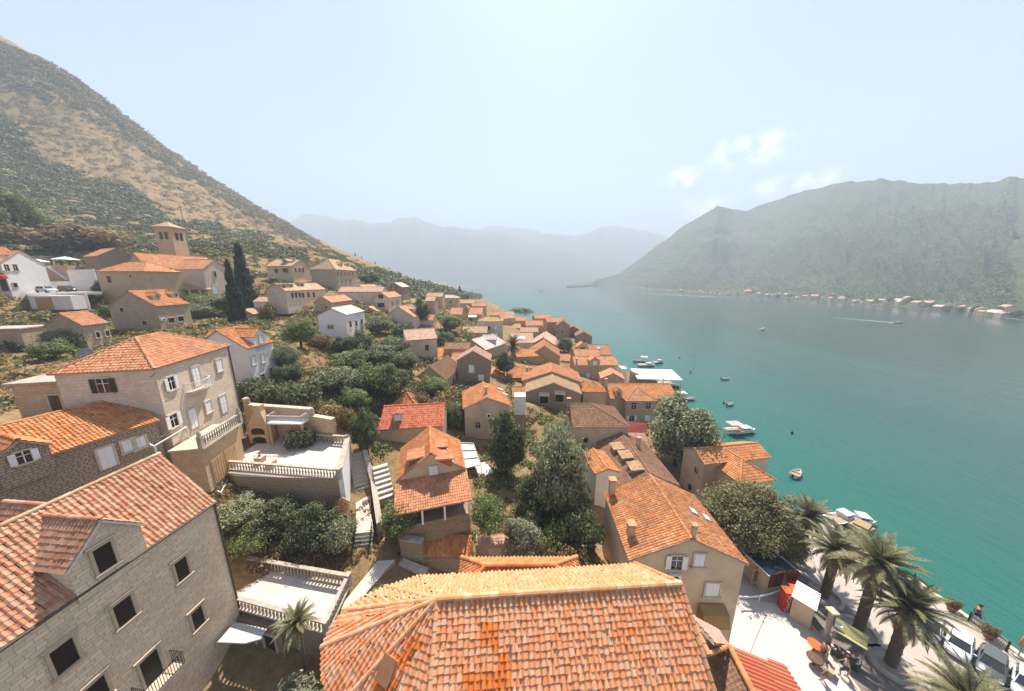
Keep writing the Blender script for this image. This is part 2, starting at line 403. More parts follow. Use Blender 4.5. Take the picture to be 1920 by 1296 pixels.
# ------------------------------------------------------------------ tiles
def tiles(mb,o,s,r,poly,pitch=.25,row=.34,mat=0,n=4,amp=.05,step=.03,jit=0.0,matfn=None,uvo=None):
    o=np.array(o,float); s=np.array(s,float); r=np.array(r,float); nr=np.cross(s,r)
    P=np.array(poly,float); smin,smax=P[:,0].min(),P[:,0].max()
    if uvo is None: uvo=rng.integers(0,200,2)
    K=max(1,int(round((smax-smin)/pitch))); pit=(smax-smin)/K
    x=np.linspace(0,1,n+1); prof=np.where(x<.68,np.sin(np.pi*np.clip(x/.68,0,1)),-.45*np.sin(np.pi*np.clip((x-.68)/.32,0,1)))*amp
    for k in range(K):
        sc=smin+(k+.5)*pit; rs=[]
        for i in range(len(P)):
            a,b=P[i],P[(i+1)%len(P)]
            if (a[0]-sc)*(b[0]-sc)<0: rs.append(a[1]+(b[1]-a[1])*(sc-a[0])/(b[0]-a[0]))
        if len(rs)<2: continue
        r0,r1=min(rs),max(rs)
        if r1-r0<.05: continue
        j0=int(math.floor(r0/row+1e-6)); j1=int(math.ceil(r1/row-1e-6)); J=np.arange(j0,j1)
        lo=np.maximum(J*row-.02,r0); hi=np.minimum((J+1)*row,r1)
        rr=np.stack([lo,hi],1).ravel(); zz=np.tile([step,0.0],len(J))
        if jit:
            ja=rng.normal(0,jit,len(J)); zz=zz+np.repeat(np.abs(ja)*.6,2); so=np.repeat(rng.normal(0,jit,len(J)),2); rr=rr+np.repeat(rng.normal(0,jit,len(J)),2)*np.tile([1,0],len(J))
        else: so=np.zeros(2*len(J))
        ss=smin+k*pit+x*pit
        V=o+(ss[None,:]+so[:,None])[...,None]*s+rr[:,None,None]*r+(prof[None,:]+zz[:,None])[...,None]*nr
        m=len(rr); f=[];uv=[];mm=[]
        I=(np.arange(m-1)[:,None]*(n+1)+np.arange(n)[None,:])
        f=np.stack([I,I+1,I+n+2,I+n+1],-1).reshape(-1,4)
        vv=np.repeat(J,2).astype(float)+np.tile([.05,.95],len(J))
        va=vv[:-1].copy(); vb=vv[1:].copy(); ris=(np.arange(m-1)%2==1); va[ris]=vb[ris]
        ua=(k+x[:-1]*.98+.01); ub=(k+x[1:]*.98+.01)
        A=np.broadcast_to(ua[None,:],(m-1,n)); B=np.broadcast_to(ub[None,:],(m-1,n)); VA=np.broadcast_to(va[:,None],(m-1,n)); VB=np.broadcast_to(vb[:,None],(m-1,n))
        uv=np.stack([np.stack([A,VA],-1),np.stack([B,VA],-1),np.stack([B,VB],-1),np.stack([A,VB],-1)],2).reshape(-1,4,2)+uvo
        if matfn:
            jj=np.repeat(J,2); jm=np.where(ris,jj[1:],jj[:-1])
            cen={j:matfn(o+sc*s+(j+.5)*row*r) for j in J}
            mm=np.repeat(np.array([cen[j] for j in jm]),n)
        else: mm=mat
        mb.add(V.reshape(-1,3),f,mm,uv)
def sheet(mb,o,s,r,poly,pitch,row,mat=0):
    o=np.array(o,float);s=np.array(s,float);r=np.array(r,float); uvo=rng.integers(0,200,2)
    mb.poly([o+a*s+b*r+.03*np.cross(s,r) for a,b in poly],mat,[(a/pitch+uvo[0],b/row+uvo[1]) for a,b in poly])
def caps(mb,p,q,rad=.12,mat=0,seg=.4,n=5):
    p=np.array(p,float); q=np.array(q,float); d=q-p; L=np.linalg.norm(d)
    if L<.2: return
    x=d/L; y=np.cross((0,0,1.),x); y/=np.linalg.norm(y); z=np.cross(x,y); N=max(1,int(L/seg)); th=np.linspace(-.15,math.pi+.15,n+1); uvo=rng.integers(0,300,2)
    for i in range(N):
        a=i/N*L; b=(i+1.12)/N*L
        ra,rb=rad*1.12,rad*.92
        if d[2]<0: ra,rb=rb,ra
        A=p+x*a+(np.cos(th)[:,None]*y+np.sin(th)[:,None]*z)*ra; B=p+x*b+(np.cos(th)[:,None]*y+np.sin(th)[:,None]*z)*rb
        f=[(k,k+1,n+2+k,n+1+k) for k in range(n)]
        f=[(k,n+1+k,n+2+k,k+1) for k in range(n)]
        mb.add(np.concatenate([A,B]),f,mat,np.full((n,4,2),.5)+np.array([uvo[0]+i,uvo[1]]))
def slab(mb,o,s,r,poly,mat,th=.12,top=-.02):
    o=np.array(o,float);s=np.array(s,float);r=np.array(r,float); n=np.cross(s,r)
    pts=[o+a*s+b*r+top*n for a,b in poly]
    mb.prism(pts,-th*n,mat)
GEO={k:solve_house(A,B,t,**kw) for k,(A,B,t,kw) in S.items()}
# ------------------------------------------------------------------ windows (own mesh, pane and shutters below it)
def window(root,pos,nrm,w=.8,h=1.2,style='dark',near=True,frame=STONE,shut=None,label=None,fw=.13):
    rz=math.atan2(nrm[1],nrm[0])+math.pi/2   # local -Y looks along the normal
    shut=shut or SHUTW
    m=MB(); d=.07
    is_door=style.startswith('door')
    m.box((-w/2-fw/2,-d/2,0),(fw,d+.04,h),0); m.box((w/2+fw/2,-d/2,0),(fw,d+.04,h),0)
    m.box((0,-d/2,h/2+fw/2),(w+2*fw,d+.05,fw),0)
    if not is_door: m.box((0,-d/2-.03,-h/2-fw/2),(w+2*fw+.12,d+.12,fw),0)
    pm=MB(); pane_m=DARKW
    if style=='shut':
        pm.box((-w/4,-.03,0),(w/2-.015,.05,h),0); pm.box((w/4,-.03,0),(w/2-.015,.05,h),0)
        for i in range(int(h/.18)): 
            for sx in (-1,1): pm.box((sx*w/4,-.058,-h/2+.12+i*.18),(w/2-.12,.016,.06),0)
        pane_m=shut
    elif style in('door','doorw'):
        pm.box((0,-.03,0),(w,.05,h),0); pm.box((0,-.06,0),(.04,.03,h),0); pm.box((0,-.058,h*.1),(w,.02,.05),0)
        pane_m=BRDOOR if style=='door' else shut
    else:
        pm.box((0,-.012,0),(w,.022,h),0)
        if style!='hole':
            m.box((0,-.03,0),(.045,.03,h),1); m.box((0,-.03,h*.15),(w,.03,.04),1)
    name='door' if is_door else 'window'
    o=m.build(name,[frame,SHUTW if style in('open','white') else GUT],root,label,loc=pos,rz=rz)
    pm.build('door_leaf' if is_door else ('shutter' if style=='shut' else 'window_pane'),pane_m,o)
    if style=='open':
        for sx in (-1,1):
            sm=MB(); sm.box((sx*(w*.75+fw*.2),-.085,0),(w/2,.04,h),0)
            for i in range(int(h/.2)): sm.box((sx*(w*.75+fw*.2),-.108,-h/2+.12+i*.2),(w/2-.08,.012,.07),0)
            sm.build('shutter',shut,o)
    return o
class House: pass
def house(key,name,label,roofd,wallm,wins=(),chims=(),near=None,group=None,cat='house',hipB=None,over=.22,pitch=.25,row=.36,edge=EDGE,skyl=(),ac=(),wallonly=False,g=None,low=3.0,capmat=None,hipA=None):
    g=g or GEO[key]; H=House(); d=g['d']; L=g['L']; hw=g['hw']; rise=g['rise']; wall=g['wall']
    dist=float(np.linalg.norm(g['mid']))
    if near is None: near=dist<58
    root=thing(name,label,cat,(g['mid'][0],g['mid'][1],g['base']),g['yaw'],group)
    H.root=root;H.g=g; H.rot=np.array([[d[0],-d[1],0],[d[1],d[0],0],[0,0,1.]]); H.org=np.array((g['mid'][0],g['mid'][1],g['base']))
    # local side of C
    hA=g['hip'] if hipA is None else hipA; hB=g['hip'] if hipB is None else hipB
    xa=-L/2-hA; xb=L/2+hB   # eave ends; A end at -x
    H.xa,H.xb,H.hw,H.wall,H.rise,H.L=xa,xb,hw,wall,rise,L
    o=over; wa=xa+(o if hA else .12); wb=xb-(o if hB else .12); wy=hw-o; sl=rise/hw; wt=wall+sl*o-.1
    H.wa,H.wb,H.wy=wa,wb,wy
    m=MB(); zb=-low
    def q(p0,p1,zt): 
        LL=math.hypot(p1[0]-p0[0],p1[1]-p0[1]); off=rng.random()*3
        m.add([(p0[0],p0[1],zb),(p1[0],p1[1],zb),(p1[0],p1[1],zt),(p0[0],p0[1],zt)],[(0,1,2,3)],0,[[(off,zb),(off+LL,zb),(off+LL,zt),(off,zt)]])
    q((wa,-wy),(wb,-wy),wt); q((wb,wy),(wa,wy),wt); q((wb,-wy),(wb,wy),wt); q((wa,wy),(wa,-wy),wt)
    gz=wall+rise-.12
    if not hB: m.poly([(wb,-wy,wt),(wb,wy,wt),(wb,0,gz)],0,[(-wy,wt),(wy,wt),(0,gz)])
    if not hA: m.poly([(wa,wy,wt),(wa,-wy,wt),(wa,0,gz)],0,[(wy,wt),(-wy,wt),(0,gz)])
    m.build('wall',wallm,root)
    rm=MB(); ln=math.hypot(hw,rise); ry=np.array((0,hw,rise))/ln
    polyp=[(0,0),(xb-xa,0),(xb-xa-hB,ln),(hA,ln)]; polym=[(0,0),(xb-xa,0),(xb-xa-hA,ln),(hB,ln)]
    planes=[((xa,-hw,wall),(1,0,0),ry,polyp),((xb,hw,wall),(-1,0,0),np.array((0,-hw,rise))/ln,polym)]
    for hh,xx,sg in ((hA,xa,-1),(hB,xb,1)):
        if hh:
            l2=math.hypot(hh,rise)
            planes.append(((xx,-sg*hw,wall),(0,sg,0),np.array((-sg*hh,0,rise))/l2,[(0,0),(2*hw,0),(hw,l2)]))
    H.planes=planes
    for (po,s,r,pl) in planes:
        slab(rm,po,s,r,pl,1)
        if near: tiles(rm,po,s,r,pl,pitch,row,0,n=4,jit=.012)
        else: sheet(rm,po,s,r,pl,pitch*1.3,row*1.3,0)
    zr=wall+rise
    caps(rm,(-L/2-(0 if hA else 0),0,zr+.0),(L/2,0,zr+.0),.11,2)
    for hh,xx,x2 in ((hA,xa,-L/2),(hB,xb,L/2)):
        if hh:
            for sy in (-1,1): caps(rm,(xx,sy*hw,wall),(x2,0,zr),.11,2)
    H.roof=rm.build('roof',[RM(roofd,not near),edge,RM(capmat or roofd)],root)
    for c in chims: chimney(H,*c)
    for c in wins: win_px(H,*c)
    for c in skyl: skylight(H,*c)
    for c in ac: acunit(H,*c)
    return H
def loc_ray(H,u,v):
    return H.rot.T@(CAM-H.org), H.rot.T@ray(u,v)
def win_px(H,u,v,w=.8,h=1.2,style='dark',**kw):
    o,r=loc_ray(H,u,v); best=None
    for ax,val,sg in ((0,H.wa,-1),(0,H.wb,1),(1,-H.wy,-1),(1,H.wy,1)):
        if r[ax]*sg>=0: continue
        t=(val-o[ax])/r[ax]; p=o+r*t
        lim=(H.wy if ax==0 else None)
        if ax==0 and abs(p[1])>H.wy+.3: continue
        if ax==1 and not(H.wa-.3<p[0]<H.wb+.3): continue
        if not(-3<p[2]<H.wall+H.rise+.6): continue
        if best is None or t<best[0]: best=(t,p,ax,sg)
    if best is None: print('win miss',H.root.name,u,v); return
    t,p,ax,sg=best; n=(sg,0,0) if ax==0 else (0,sg,0)
    k=1-ax; lim=(H.wy if ax==0 else None)
    if ax==0: p[1]=max(-H.wy+w/2+.15,min(H.wy-w/2-.15,p[1]))
    else: p[0]=max(H.wa+w/2+.15,min(H.wb-w/2-.15,p[0]))
    return window(H.root,p,n,w,h,style,**kw)
def roof_hit(H,u,v):
    o,r=loc_ray(H,u,v); best=None
    for (po,s,rr,pl) in H.planes:
        po=np.array(po,float); s=np.array(s,float); n=np.cross(s,rr)
        if r.dot(n)>=0: continue
        t=(po-o).dot(n)/r.dot(n); p=o+r*t; a=(p-po).dot(s); b=(p-po).dot(rr)
        P=np.array(pl); 
        if b<-.6 or b>P[:,1].max()+.5 or a<-.6 or a>P[:,0].max()+.6: continue
        if best is None or t<best[0]: best=(t,p,s,rr,n)
    return best
def chimney(H,u,v,w=.45,h=.9,mat=None):
    b=roof_hit(H,u,v)
    if b is None: print('chim miss',H.root.name,u,v); return
    p=b[1]; m=MB(); m.box((0,0,h/2-.4),(w,w,h+.8),0); m.box((0,0,h+.04),(w+.12,w+.12,.08),0)
    for sx in (-1,1): m.box((sx*w*.38,0,h+.17),(.1,w,.2),0)
    m.box((0,0,h+.3),(w+.16,w+.16,.07),1)
    m.build('chimney',[mat or W_AGED,RM(R_SAL)],H.roof,loc=p)
def skylight(H,u,v,w=.6,h=.8):
    b=roof_hit(H,u,v)
    if b is None: print('sky miss',H.root.name,u,v); return
    _,p,s,r,n=b; R=np.array([s,r,n]).T
    m=MB(); m.box(p+n*.08,(w+.14,h+.14,.1),0,R=R); m.box(p+n*.14,(w,h,.03),1,R=R)
    m.build('skylight',[GREYM,SKYG],H.roof)
def acunit(H,u,v,w=.75,h=.5):
    o=win_px(H,u,v,w,h,'dark',frame=METW,fw=.02); 
    if o is None: return
    m=MB(); m.box((0,-.18,0),(w,.3,h),0); m.tube([(0,-.33,0),(0,-.345,0)],[h*.4,h*.4],1,12)
    for ch in list(o.children): bpy.data.objects.remove(ch)
    me=m.mesh('air_conditioner',[METW,IRON]); o.data=me; o.name='air_conditioner'
SKYG=simple('skylight_glass',(.45,.5,.55),(.55,.6,.64),1,.08,spec=.9)
def shed_dormer(H,u,v,w,h,depth,mat_roof,wallm,style='dark',plane=None,name='dormer'):
    """dormer with its own pitch standing on the slope hit by the pixel; front faces down the slope"""
    b=roof_hit(H,u,v)
    if b is None: print('dorm miss',H.root.name,u,v); return
    _,p,s,r,n=b
    out=np.array((-r[0],-r[1],0)); out/=np.linalg.norm(out); sl=r[2]/math.hypot(r[0],r[1])
    s=np.cross((0,0,1.),out)*-1; s=np.array((-out[1],out[0],0))
    root=MB(); f=p
    # front wall
    a=f-s*w/2; c=f+s*w/2; z=np.array((0,0,1.)); bk=-out*depth
    root.add([a-z*.3,c-z*.3,c+z*h,a+z*h],[(0,1,2,3)],0,[[(0,0),(w,0),(w,h),(0,h)]])
    top=h+depth*.12
    for e in (a,c): root.add([e-z*.3,e+z*h,e+bk+z*top,e+bk+z*(sl*depth-.3)],[(0,1,2,3)],0,[[(0,0),(0,h),(depth,h),(depth,0)]])
    o=root.build(name,[wallm],H.root)
    rm=MB(); ov=.18; rr=(bk+z*(top-h)); LL=np.linalg.norm(rr)+ov*2; rr/=np.linalg.norm(rr)
    po=f-s*(w/2+ov)+z*(h+.06)-rr*ov; pl=[(0,0),(w+2*ov,0),(w+2*ov,LL),(0,LL)]
    if np.cross(s,rr)[2]<0: po=f+s*(w/2+ov)+z*(h+.06)-rr*ov; s2=-s
    else: s2=s
    slab(rm,po,s2,rr,pl,1,.1); tiles(rm,po,s2,rr,pl,.25,.36,0,n=4)
    rm.build('dormer_roof',[RM(mat_roof),EDGE],o)
    window(o,f+z*h*.5,out,w*.45,h*.6,style,fw=.08)
def gable_dormer(H,u,v,w,h,rise,depth,mat_roof,wallm,style='dark',pane=(.5,.8),edge=EDGE,name='dormer',near=True,over=.15,base=.3):
    b=roof_hit(H,u,v)
    if b is None: print('gd miss',H.root.name,u,v); return
    _,p,s,r,n=b; out=np.array((-r[0],-r[1],0)); out/=np.linalg.norm(out); return gable_block(H.root,p,out,w,h,rise,depth,mat_roof,wallm,style,pane,edge,name,near,over,base)
def gable_block(root,f,out,w,h,rise,depth,mat_roof,wallm,style='dark',pane=(.5,.8),edge=EDGE,name='dormer',near=True,over=.15,base=.3,pitch=.25,row=.36):
    out=np.array(out,float); f=np.array(f,float)
    s=np.array((-out[1],out[0],0)); z=np.array((0,0,1.)); bk=-out*depth
    m=MB(); a=f-s*w/2; c=f+s*w/2; ap=f+z*(h+rise)
    m.add([a-z*base,c-z*base,c+z*h,ap,a+z*h],[(0,1,2,3,4)],0,[[(0,-base),(w,-base),(w,h),(w/2,h+rise),(0,h)]])
    for e in (a,c): m.add([e-z*base,e+z*h,e+bk+z*h,e+bk-z*base],[(0,1,2,3)],0,[[(0,0),(0,h),(depth,h),(depth,0)]])
    o=m.build(name,[wallm],root)
    rm=MB(); hw=w/2+over; ds=rise/(w/2)*over; ln=math.hypot(hw,rise+ds)
    for sg in (1,-1):
        # eave line at side sg, running along out
        e0=f+s*sg*hw+z*(h-ds)+out*over; 
        rr=(-s*sg*hw+z*(rise+ds))/ln
        sd=-out*sg*-1
        sd=np.cross(rr,np.cross(-s*sg,z)); 
        for cand in (out,-out):
            if np.cross(cand,rr)[2]>0: sd=cand
        po=e0 if sd.dot(out)<0 else e0-out*(depth+over)
        pl=[(0,0),(depth+over,0),(depth+over,ln),(0,ln)]
        slab(rm,po+z*.05,sd,rr,pl,1,.1)
        if near: tiles(rm,po+z*.05,sd,rr,pl,pitch,row,0,n=5,jit=.01)
        else: sheet(rm,po+z*.05,sd,rr,pl,.3,.45,0)
    caps(rm,ap+z*.06+out*over,ap+z*.06+bk,.1,2)
    rm.build('dormer_roof',[RM(mat_roof,not near),edge,RM(mat_roof)],o)
    if style: window(o,f+z*(h*.5+.05),out,pane[0],pane[1],style,fw=.1)
    return o
# ------------------------------------------------------------------ terrain
coast=np.array([(41,-30),(41,-10),(40.5,10),(39.5,25),(38.3,31),(38.8,41),(36.5,47),(36.5,53),(38,60),(37,66),(37,76),(40,90),(41,113),(40,130),(38.5,146),(31,180),(20,215),(6,260),(-12,330),(-42,450),(-82,640),(-142,900),(-190,1010),(-300,1150)],float)
CTL=[]
def ctl(x,y,z): CTL.append((x,y,z))
for i,(x,y) in enumerate(coast):
    j=min(i+1,len(coast)-1); k=max(i-1,0); t=coast[j]-coast[k]; t/=np.linalg.norm(t); n=np.array((t[1],-t[0])); s=max(1,y/100)
    ctl(x-n[0]*.8*s,y-n[1]*.8*s,.5); ctl(x+n[0]*5*s,y+n[1]*5*s,-4); ctl(x+n[0]*40*s,y+n[1]*40*s,-14)
for y in (-25,-10,0,8,16,22):
    for x in (16,24,32): ctl(x,y,.8)
ctl(30,28,.8);ctl(34,34,.8);ctl(25,30,1.0);ctl(22,24,1.0)
for k,g in GEO.items():
    if k in('H1','H2','M16c','M16d','L1n'): continue
    ctl(g['mid'][0],g['mid'][1],g['base']+.2)
sky=[(-150,-20,280),(0,80,300),(100,118,320),(200,190,345),(300,272,380),(400,335,420),(500,396,470),(600,458,540),(660,492,600),(720,512,680),(760,528,760),(800,535,840),(840,545,900),(862,549,930)]
for u,v,t in sky:
    p=U(u,v+3,t); ctl(*p); ctl(p[0]*1.4,p[1]*1.4,30+(p[2]-30)*1.0)
for u,v,t in [(-400,250,200),(-700,300,190),(-400,-100,300),(-900,0,300)]:
    p=U(u,v,t); ctl(*p)
# middle of the town and gardens: pixel, depth
for u,v,t in [(690,950,30),(690,1010,26.5),(640,700,54),(560,660,50),(600,640,58),(720,700,52),(700,640,66),(780,700,58),(690,800,42),(940,860,42),(1010,900,38),(960,1010,29.5),(840,1060,27),(900,1050,27.5),
  (740,1000,28),(1060,960,33),(1100,1000,27),(50,700,37),(20,760,32),(100,720,38),(40,610,62),(60,660,50),(200,600,66),(400,560,90),(460,610,70),(100,540,82),(200,520,92),(20,560,72),(-100,560,80),(-100,700,40),(330,660,45),(160,650,48),
  (150,470,120),(330,450,125),(60,460,115),(480,470,140),(620,470,190),(700,520,170),(780,545,190),(840,548,230),(860,560,210),(560,560,88),(700,600,85),(860,620,105),(960,660,90),(1050,720,70),(930,700,66),(990,760,52)]:
    ctl(*U(u,v,t))
for x,y,z in [(-16,18,6.6),(-19,14.5,4.3),(-19.3,11,4.3),(-19.6,8,4.4),(-17,12,4.3),(-20,4,5),(-18,0,5),(-14,14,4.3),(-10,18,7.2),(-10,12,4.4),(-12,10,4.3),(-13,16.5,4.8),(-15,22,7.6),(-19,22,7.8),(-12,24,7.8),(-4,16,4.5),(4,18,3.5),(0,8,4),(0,0,4),(9,10,2.2),(-27,8,12),(-27,0,13),(-13,4,5),(-23,19,9.2),(-30,12,16),(-40,5,20),(-60,0,27),(-50,20,22),(-100,0,42),(-120,40,50),(-14,25,8.3),(-26,30,11.6),(-20,28,10.5),(-18,32,11),(-29,32,11.5),(-24,37,14),(-35,38,15),(12,30,3),(8,24,3.4),(-20,-20,8),(0,-20,4)]: ctl(x,y,z)
CT=np.array(CTL); _sc=100.0
def _phi(d): return d
def _fit():
    P=CT[:,:2]; n=len(P); D=np.linalg.norm(P[:,None]-P[None],axis=2); A=np.zeros((n+3,n+3)); A[:n,:n]=_phi(D)-np.eye(n)*0.25
    A[:n,n]=1;A[:n,n+1:]=P; A[n,:n]=1; A[n+1:,:n]=P.T; b=np.concatenate([CT[:,2],np.zeros(3)])
    return np.linalg.lstsq(A,b,rcond=None)[0]
_W=_fit()
def terr(x,y):
    x=np.asarray(x,float); y=np.asarray(y,float); sh=x.shape; P=np.stack([x.ravel(),y.ravel()],1); out=np.empty(len(P))
    for i in range(0,len(P),20000):
        q=P[i:i+20000]; D=np.sqrt(((q[:,None]-CT[None,:,:2])**2).sum(2)); out[i:i+20000]=_phi(D)@_W[:-3]+_W[-3]+q@_W[-2:]
    return out.reshape(sh)
# polar lookup table over the fitted surface
_th=np.linspace(math.radians(-110),math.radians(95),420); _lr=np.linspace(math.log(2),math.log(1600),330)
_T,_R=np.meshgrid(_th,np.exp(_lr)); _GZ=terr(np.sin(_T)*_R,np.cos(_T)*_R)
def terr_fast(x,y):
    r=np.clip(np.log(np.maximum(np.hypot(x,y),2.001)),_lr[0],_lr[-1]-1e-6); th=np.clip(np.arctan2(x,y),_th[0],_th[-1]-1e-6)
    i=(r-_lr[0])/(_lr[1]-_lr[0]); j=(th-_th[0])/(_th[1]-_th[0]); i0=np.minimum(i.astype(int),len(_lr)-2); j0=np.minimum(j.astype(int),len(_th)-2); a=i-i0; b=j-j0
    return _GZ[i0,j0]*(1-a)*(1-b)+_GZ[i0+1,j0]*a*(1-b)+_GZ[i0,j0+1]*(1-a)*b+_GZ[i0+1,j0+1]*a*b
def hit(u,v,tmin=8,tmax=1500):
    r=ray(u,v); t=tmin*np.power(tmax/tmin,np.linspace(0,1,500)); X=r[0]*t;Y=r[1]*t;Zr=CAMH+r[2]*t
    d=Zr-terr_fast(X,Y); i=np.argmax(d<0)
    if d[i]>=0: return None
    if i==0: return CAM+r*t[0]
    f=d[i-1]/(d[i-1]-d[i]); tt=t[i-1]+(t[i]-t[i-1])*f
    p=CAM+r*tt; return p
def build_terrain():
    th=np.linspace(math.radians(-100),math.radians(80),420); r=np.concatenate([[0.5],3*np.power(1500/3,np.linspace(0,1,330))])
    T,R=np.meshgrid(th,r); X=np.sin(T)*R; Y=np.cos(T)*R; Zt=terr(X,Y)
    # low relief
    nz=np.sin(X*.31+1.3*np.sin(Y*.17))*np.sin(Y*.29+np.sin(X*.21))
    Zt=Zt+nz*np.clip((R-60)/200,0,1)*2.0*(Zt>3)
    Zt=np.maximum(Zt,-8)
    m,n=X.shape; V=np.stack([X,Y,Zt],-1).reshape(-1,3); I=np.arange(m-1)[:,None]*n+np.arange(n-1)[None]
    f=np.stack([I,I+n,I+n+1,I+1],-1).reshape(-1,4)[:, ::-1]
    mb=MB(); mb.add(V,f,0,smooth=True); return mb
def ground_mat():
    m,nt,b=nm('hillside_soil'); b.inputs['Roughness'].default_value=.95; b.inputs['Specular IOR Level'].default_value=.1
    tc=nt.nodes.new('ShaderNodeTexCoord'); P=tc.outputs['Object']
    f1=noise(nt,P,.02,6,.6); f2=noise(nt,P,.25,6,.65); f3=noise(nt,P,2.2,5,.7)
    r1=ramp(nt,[(.3,(.15,.12,.055)),(.5,(.28,.185,.088)),(.72,(.38,.265,.15))]); nt.links.new(mth(nt,'MULTIPLY_ADD',f2,.6,mth(nt,'MULTIPLY',f1,.4)),r1.inputs[0])
    r2=ramp(nt,[(.35,(.35,.35,.35)),(.65,(1,1,1))]); nt.links.new(f3,r2.inputs[0])
    col=mixc(nt,r1.outputs[0],r2.outputs[0],.55,'MULTIPLY')
    nt.links.new(col,b.inputs['Base Color']); bump(nt,b,f3,.6,.3); return m
terrain=build_terrain().build('hillside',ground_mat(),kind='structure')
# water
def water_mat():
    m,nt,b=nm('bay_water'); b.inputs['IOR'].default_value=1.33; b.inputs['Roughness'].default_value=.07
    tc=nt.nodes.new('ShaderNodeTexCoord'); P=tc.outputs['Object']
    sep=nt.nodes.new('ShaderNodeSeparateXYZ'); nt.links.new(P,sep.inputs[0])
    mp=nt.nodes.new('ShaderNodeMapping'); mp.inputs['Rotation'].default_value=(0,0,.5); mp.inputs['Scale'].default_value=(1,.35,1); nt.links.new(P,mp.inputs[0])
    w1=noise(nt,mp.outputs[0],.9,4,.6); w2=noise(nt,mp.outputs[0],.16,3,.5); w3=noise(nt,P,3.2,3,.6)
    # shallow water: shelf along the quay, by distance east of the shore
    mp2=nt.nodes.new('ShaderNodeMapping'); mp2.inputs['Scale'].default_value=(.02,.006,1); mp2.inputs['Rotation'].default_value=(0,0,.25); nt.links.new(P,mp2.inputs[0])
    pat=noise(nt,mp2.outputs[0],1.0,4,.55)
    dist=mth(nt,'SUBTRACT',sep.outputs[0],38.0)
    shal=nt.nodes.new('ShaderNodeMapRange'); shal.inputs[1].default_value=0; shal.inputs[2].default_value=140; nt.links.new(mth(nt,'MULTIPLY_ADD',pat,60,mth(nt,'ADD',dist,-20)),shal.inputs[0])
    r=ramp(nt,[(0,(.018,.115,.085)),(.12,(.014,.098,.074)),(.4,(.018,.062,.054)),(1,(.035,.052,.051))]); nt.links.new(shal.outputs[0],r.inputs[0])  # far end greyed: silvery sky sheen is put into the water colour
    col=mixc(nt,r.outputs[0],(.022,.125,.098),mth(nt,'MULTIPLY',mth(nt,'POWER',pat,3),1.2))
    nt.links.new(col,b.inputs['Base Color'])
    h=mth(nt,'ADD',mth(nt,'MULTIPLY',w1,.5),mth(nt,'ADD',mth(nt,'MULTIPLY',w2,1.0),mth(nt,'MULTIPLY',w3,.12)))
    bump(nt,b,h,.7,.5)
    fade=nt.nodes.new('ShaderNodeMapRange'); fade.inputs[1].default_value=20; fade.inputs[2].default_value=260; fade.inputs[3].default_value=.8; fade.inputs[4].default_value=.05
    ln=nt.nodes.new('ShaderNodeVectorMath'); ln.operation='LENGTH'; nt.links.new(P,ln.inputs[0]); nt.links.new(ln.outputs[1],fade.inputs[0])
    for n_ in nt.nodes:
        if n_.bl_idname=='ShaderNodeBump': nt.links.new(fade.outputs[0],n_.inputs['Strength'])
    fr=nt.nodes.new('ShaderNodeMapRange'); fr.inputs[1].default_value=30; fr.inputs[2].default_value=300; fr.inputs[3].default_value=.06; fr.inputs[4].default_value=.14; nt.links.new(ln.outputs[1],fr.inputs[0])
    mp3=nt.nodes.new('ShaderNodeMapping'); mp3.inputs['Scale'].default_value=(.012,.05,1); mp3.inputs['Rotation'].default_value=(0,0,.35); nt.links.new(P,mp3.inputs[0])
    st_=noise(nt,mp3.outputs[0],1.0,5,.6); nt.links.new(mth(nt,'MULTIPLY',fr.outputs[0],mth(nt,'ADD',st_,.5)),b.inputs['Roughness'])
    return m
mb=MB(); xs=[-6000,-600,-200,0,30,60,120,300,600,1500,6000]; ys=[-600,-100,0,30,60,120,300,700,1500,3000,9000]
V=[(x,y,0) for y in ys for x in xs]; n=len(xs); mb.add(V,[(j*n+i,j*n+i+1,(j+1)*n+i+1,(j+1)*n+i) for j in range(len(ys)-1) for i in range(n-1)],0)
mb.build('water',water_mat(),kind='structure')
# ------------------------------------------------------------------ mountains across the bay
def fbm(x,y,oct=5,seed=0):
    r=np.random.default_rng(seed); o=np.zeros_like(x); a=1.0
    for k in range(oct):
        G=r.random((64,64)); fx=x*2**k; fy=y*2**k; ix=np.floor(fx).astype(int); iy=np.floor(fy).astype(int); tx=fx-ix; ty=fy-iy; tx=tx*tx*(3-2*tx); ty=ty*ty*(3-2*ty)
        g=lambda i,j:G[i%64,j%64]
        o+=a*((g(ix,iy)*(1-tx)+g(ix+1,iy)*tx)*(1-ty)+(g(ix,iy+1)*(1-tx)+g(ix+1,iy+1)*tx)*ty-.5); a*=.5
    return o
def interp(us,pts):
    P=np.array(pts,float); return np.stack([np.interp(us,P[:,0],P[:,i]) for i in range(1,P.shape[1])],1)
shore_px=[(1062,533.3),(1120,537),(1250,547),(1400,555),(1560,565),(1700,577),(1830,591),(1920,602),(2100,630),(2400,680)]
shore=[]
for u,v in shore_px: p=Z(u,v,0); shore.append(p)
ridge_px=[(1062,533,1800),(1100,530,1750),(1160,514,1650),(1200,485,1580),(1240,455,1500),(1300,412,1420),(1345,388,1350),(1375,394,1420),(1400,395,1380),(1450,377,1250),(1500,360,1150),(1550,348,1060),(1600,340,980),(1650,335,900),(1690,338,860),(1720,346,830),(1760,345,800),(1800,341,770),(1840,346,740),(1880,337,710),(1920,330,690),(2100,320,600),(2400,330,560)]
def mount(s_pts,r_pts,nu,nv,seed,amp,gul):
    us=np.linspace(0,1,nu); A=np.array(s_pts); B=np.array(r_pts)
    la=np.linspace(0,1,len(A)); lb=np.linspace(0,1,len(B))
    # both curves indexed by picture column
    return
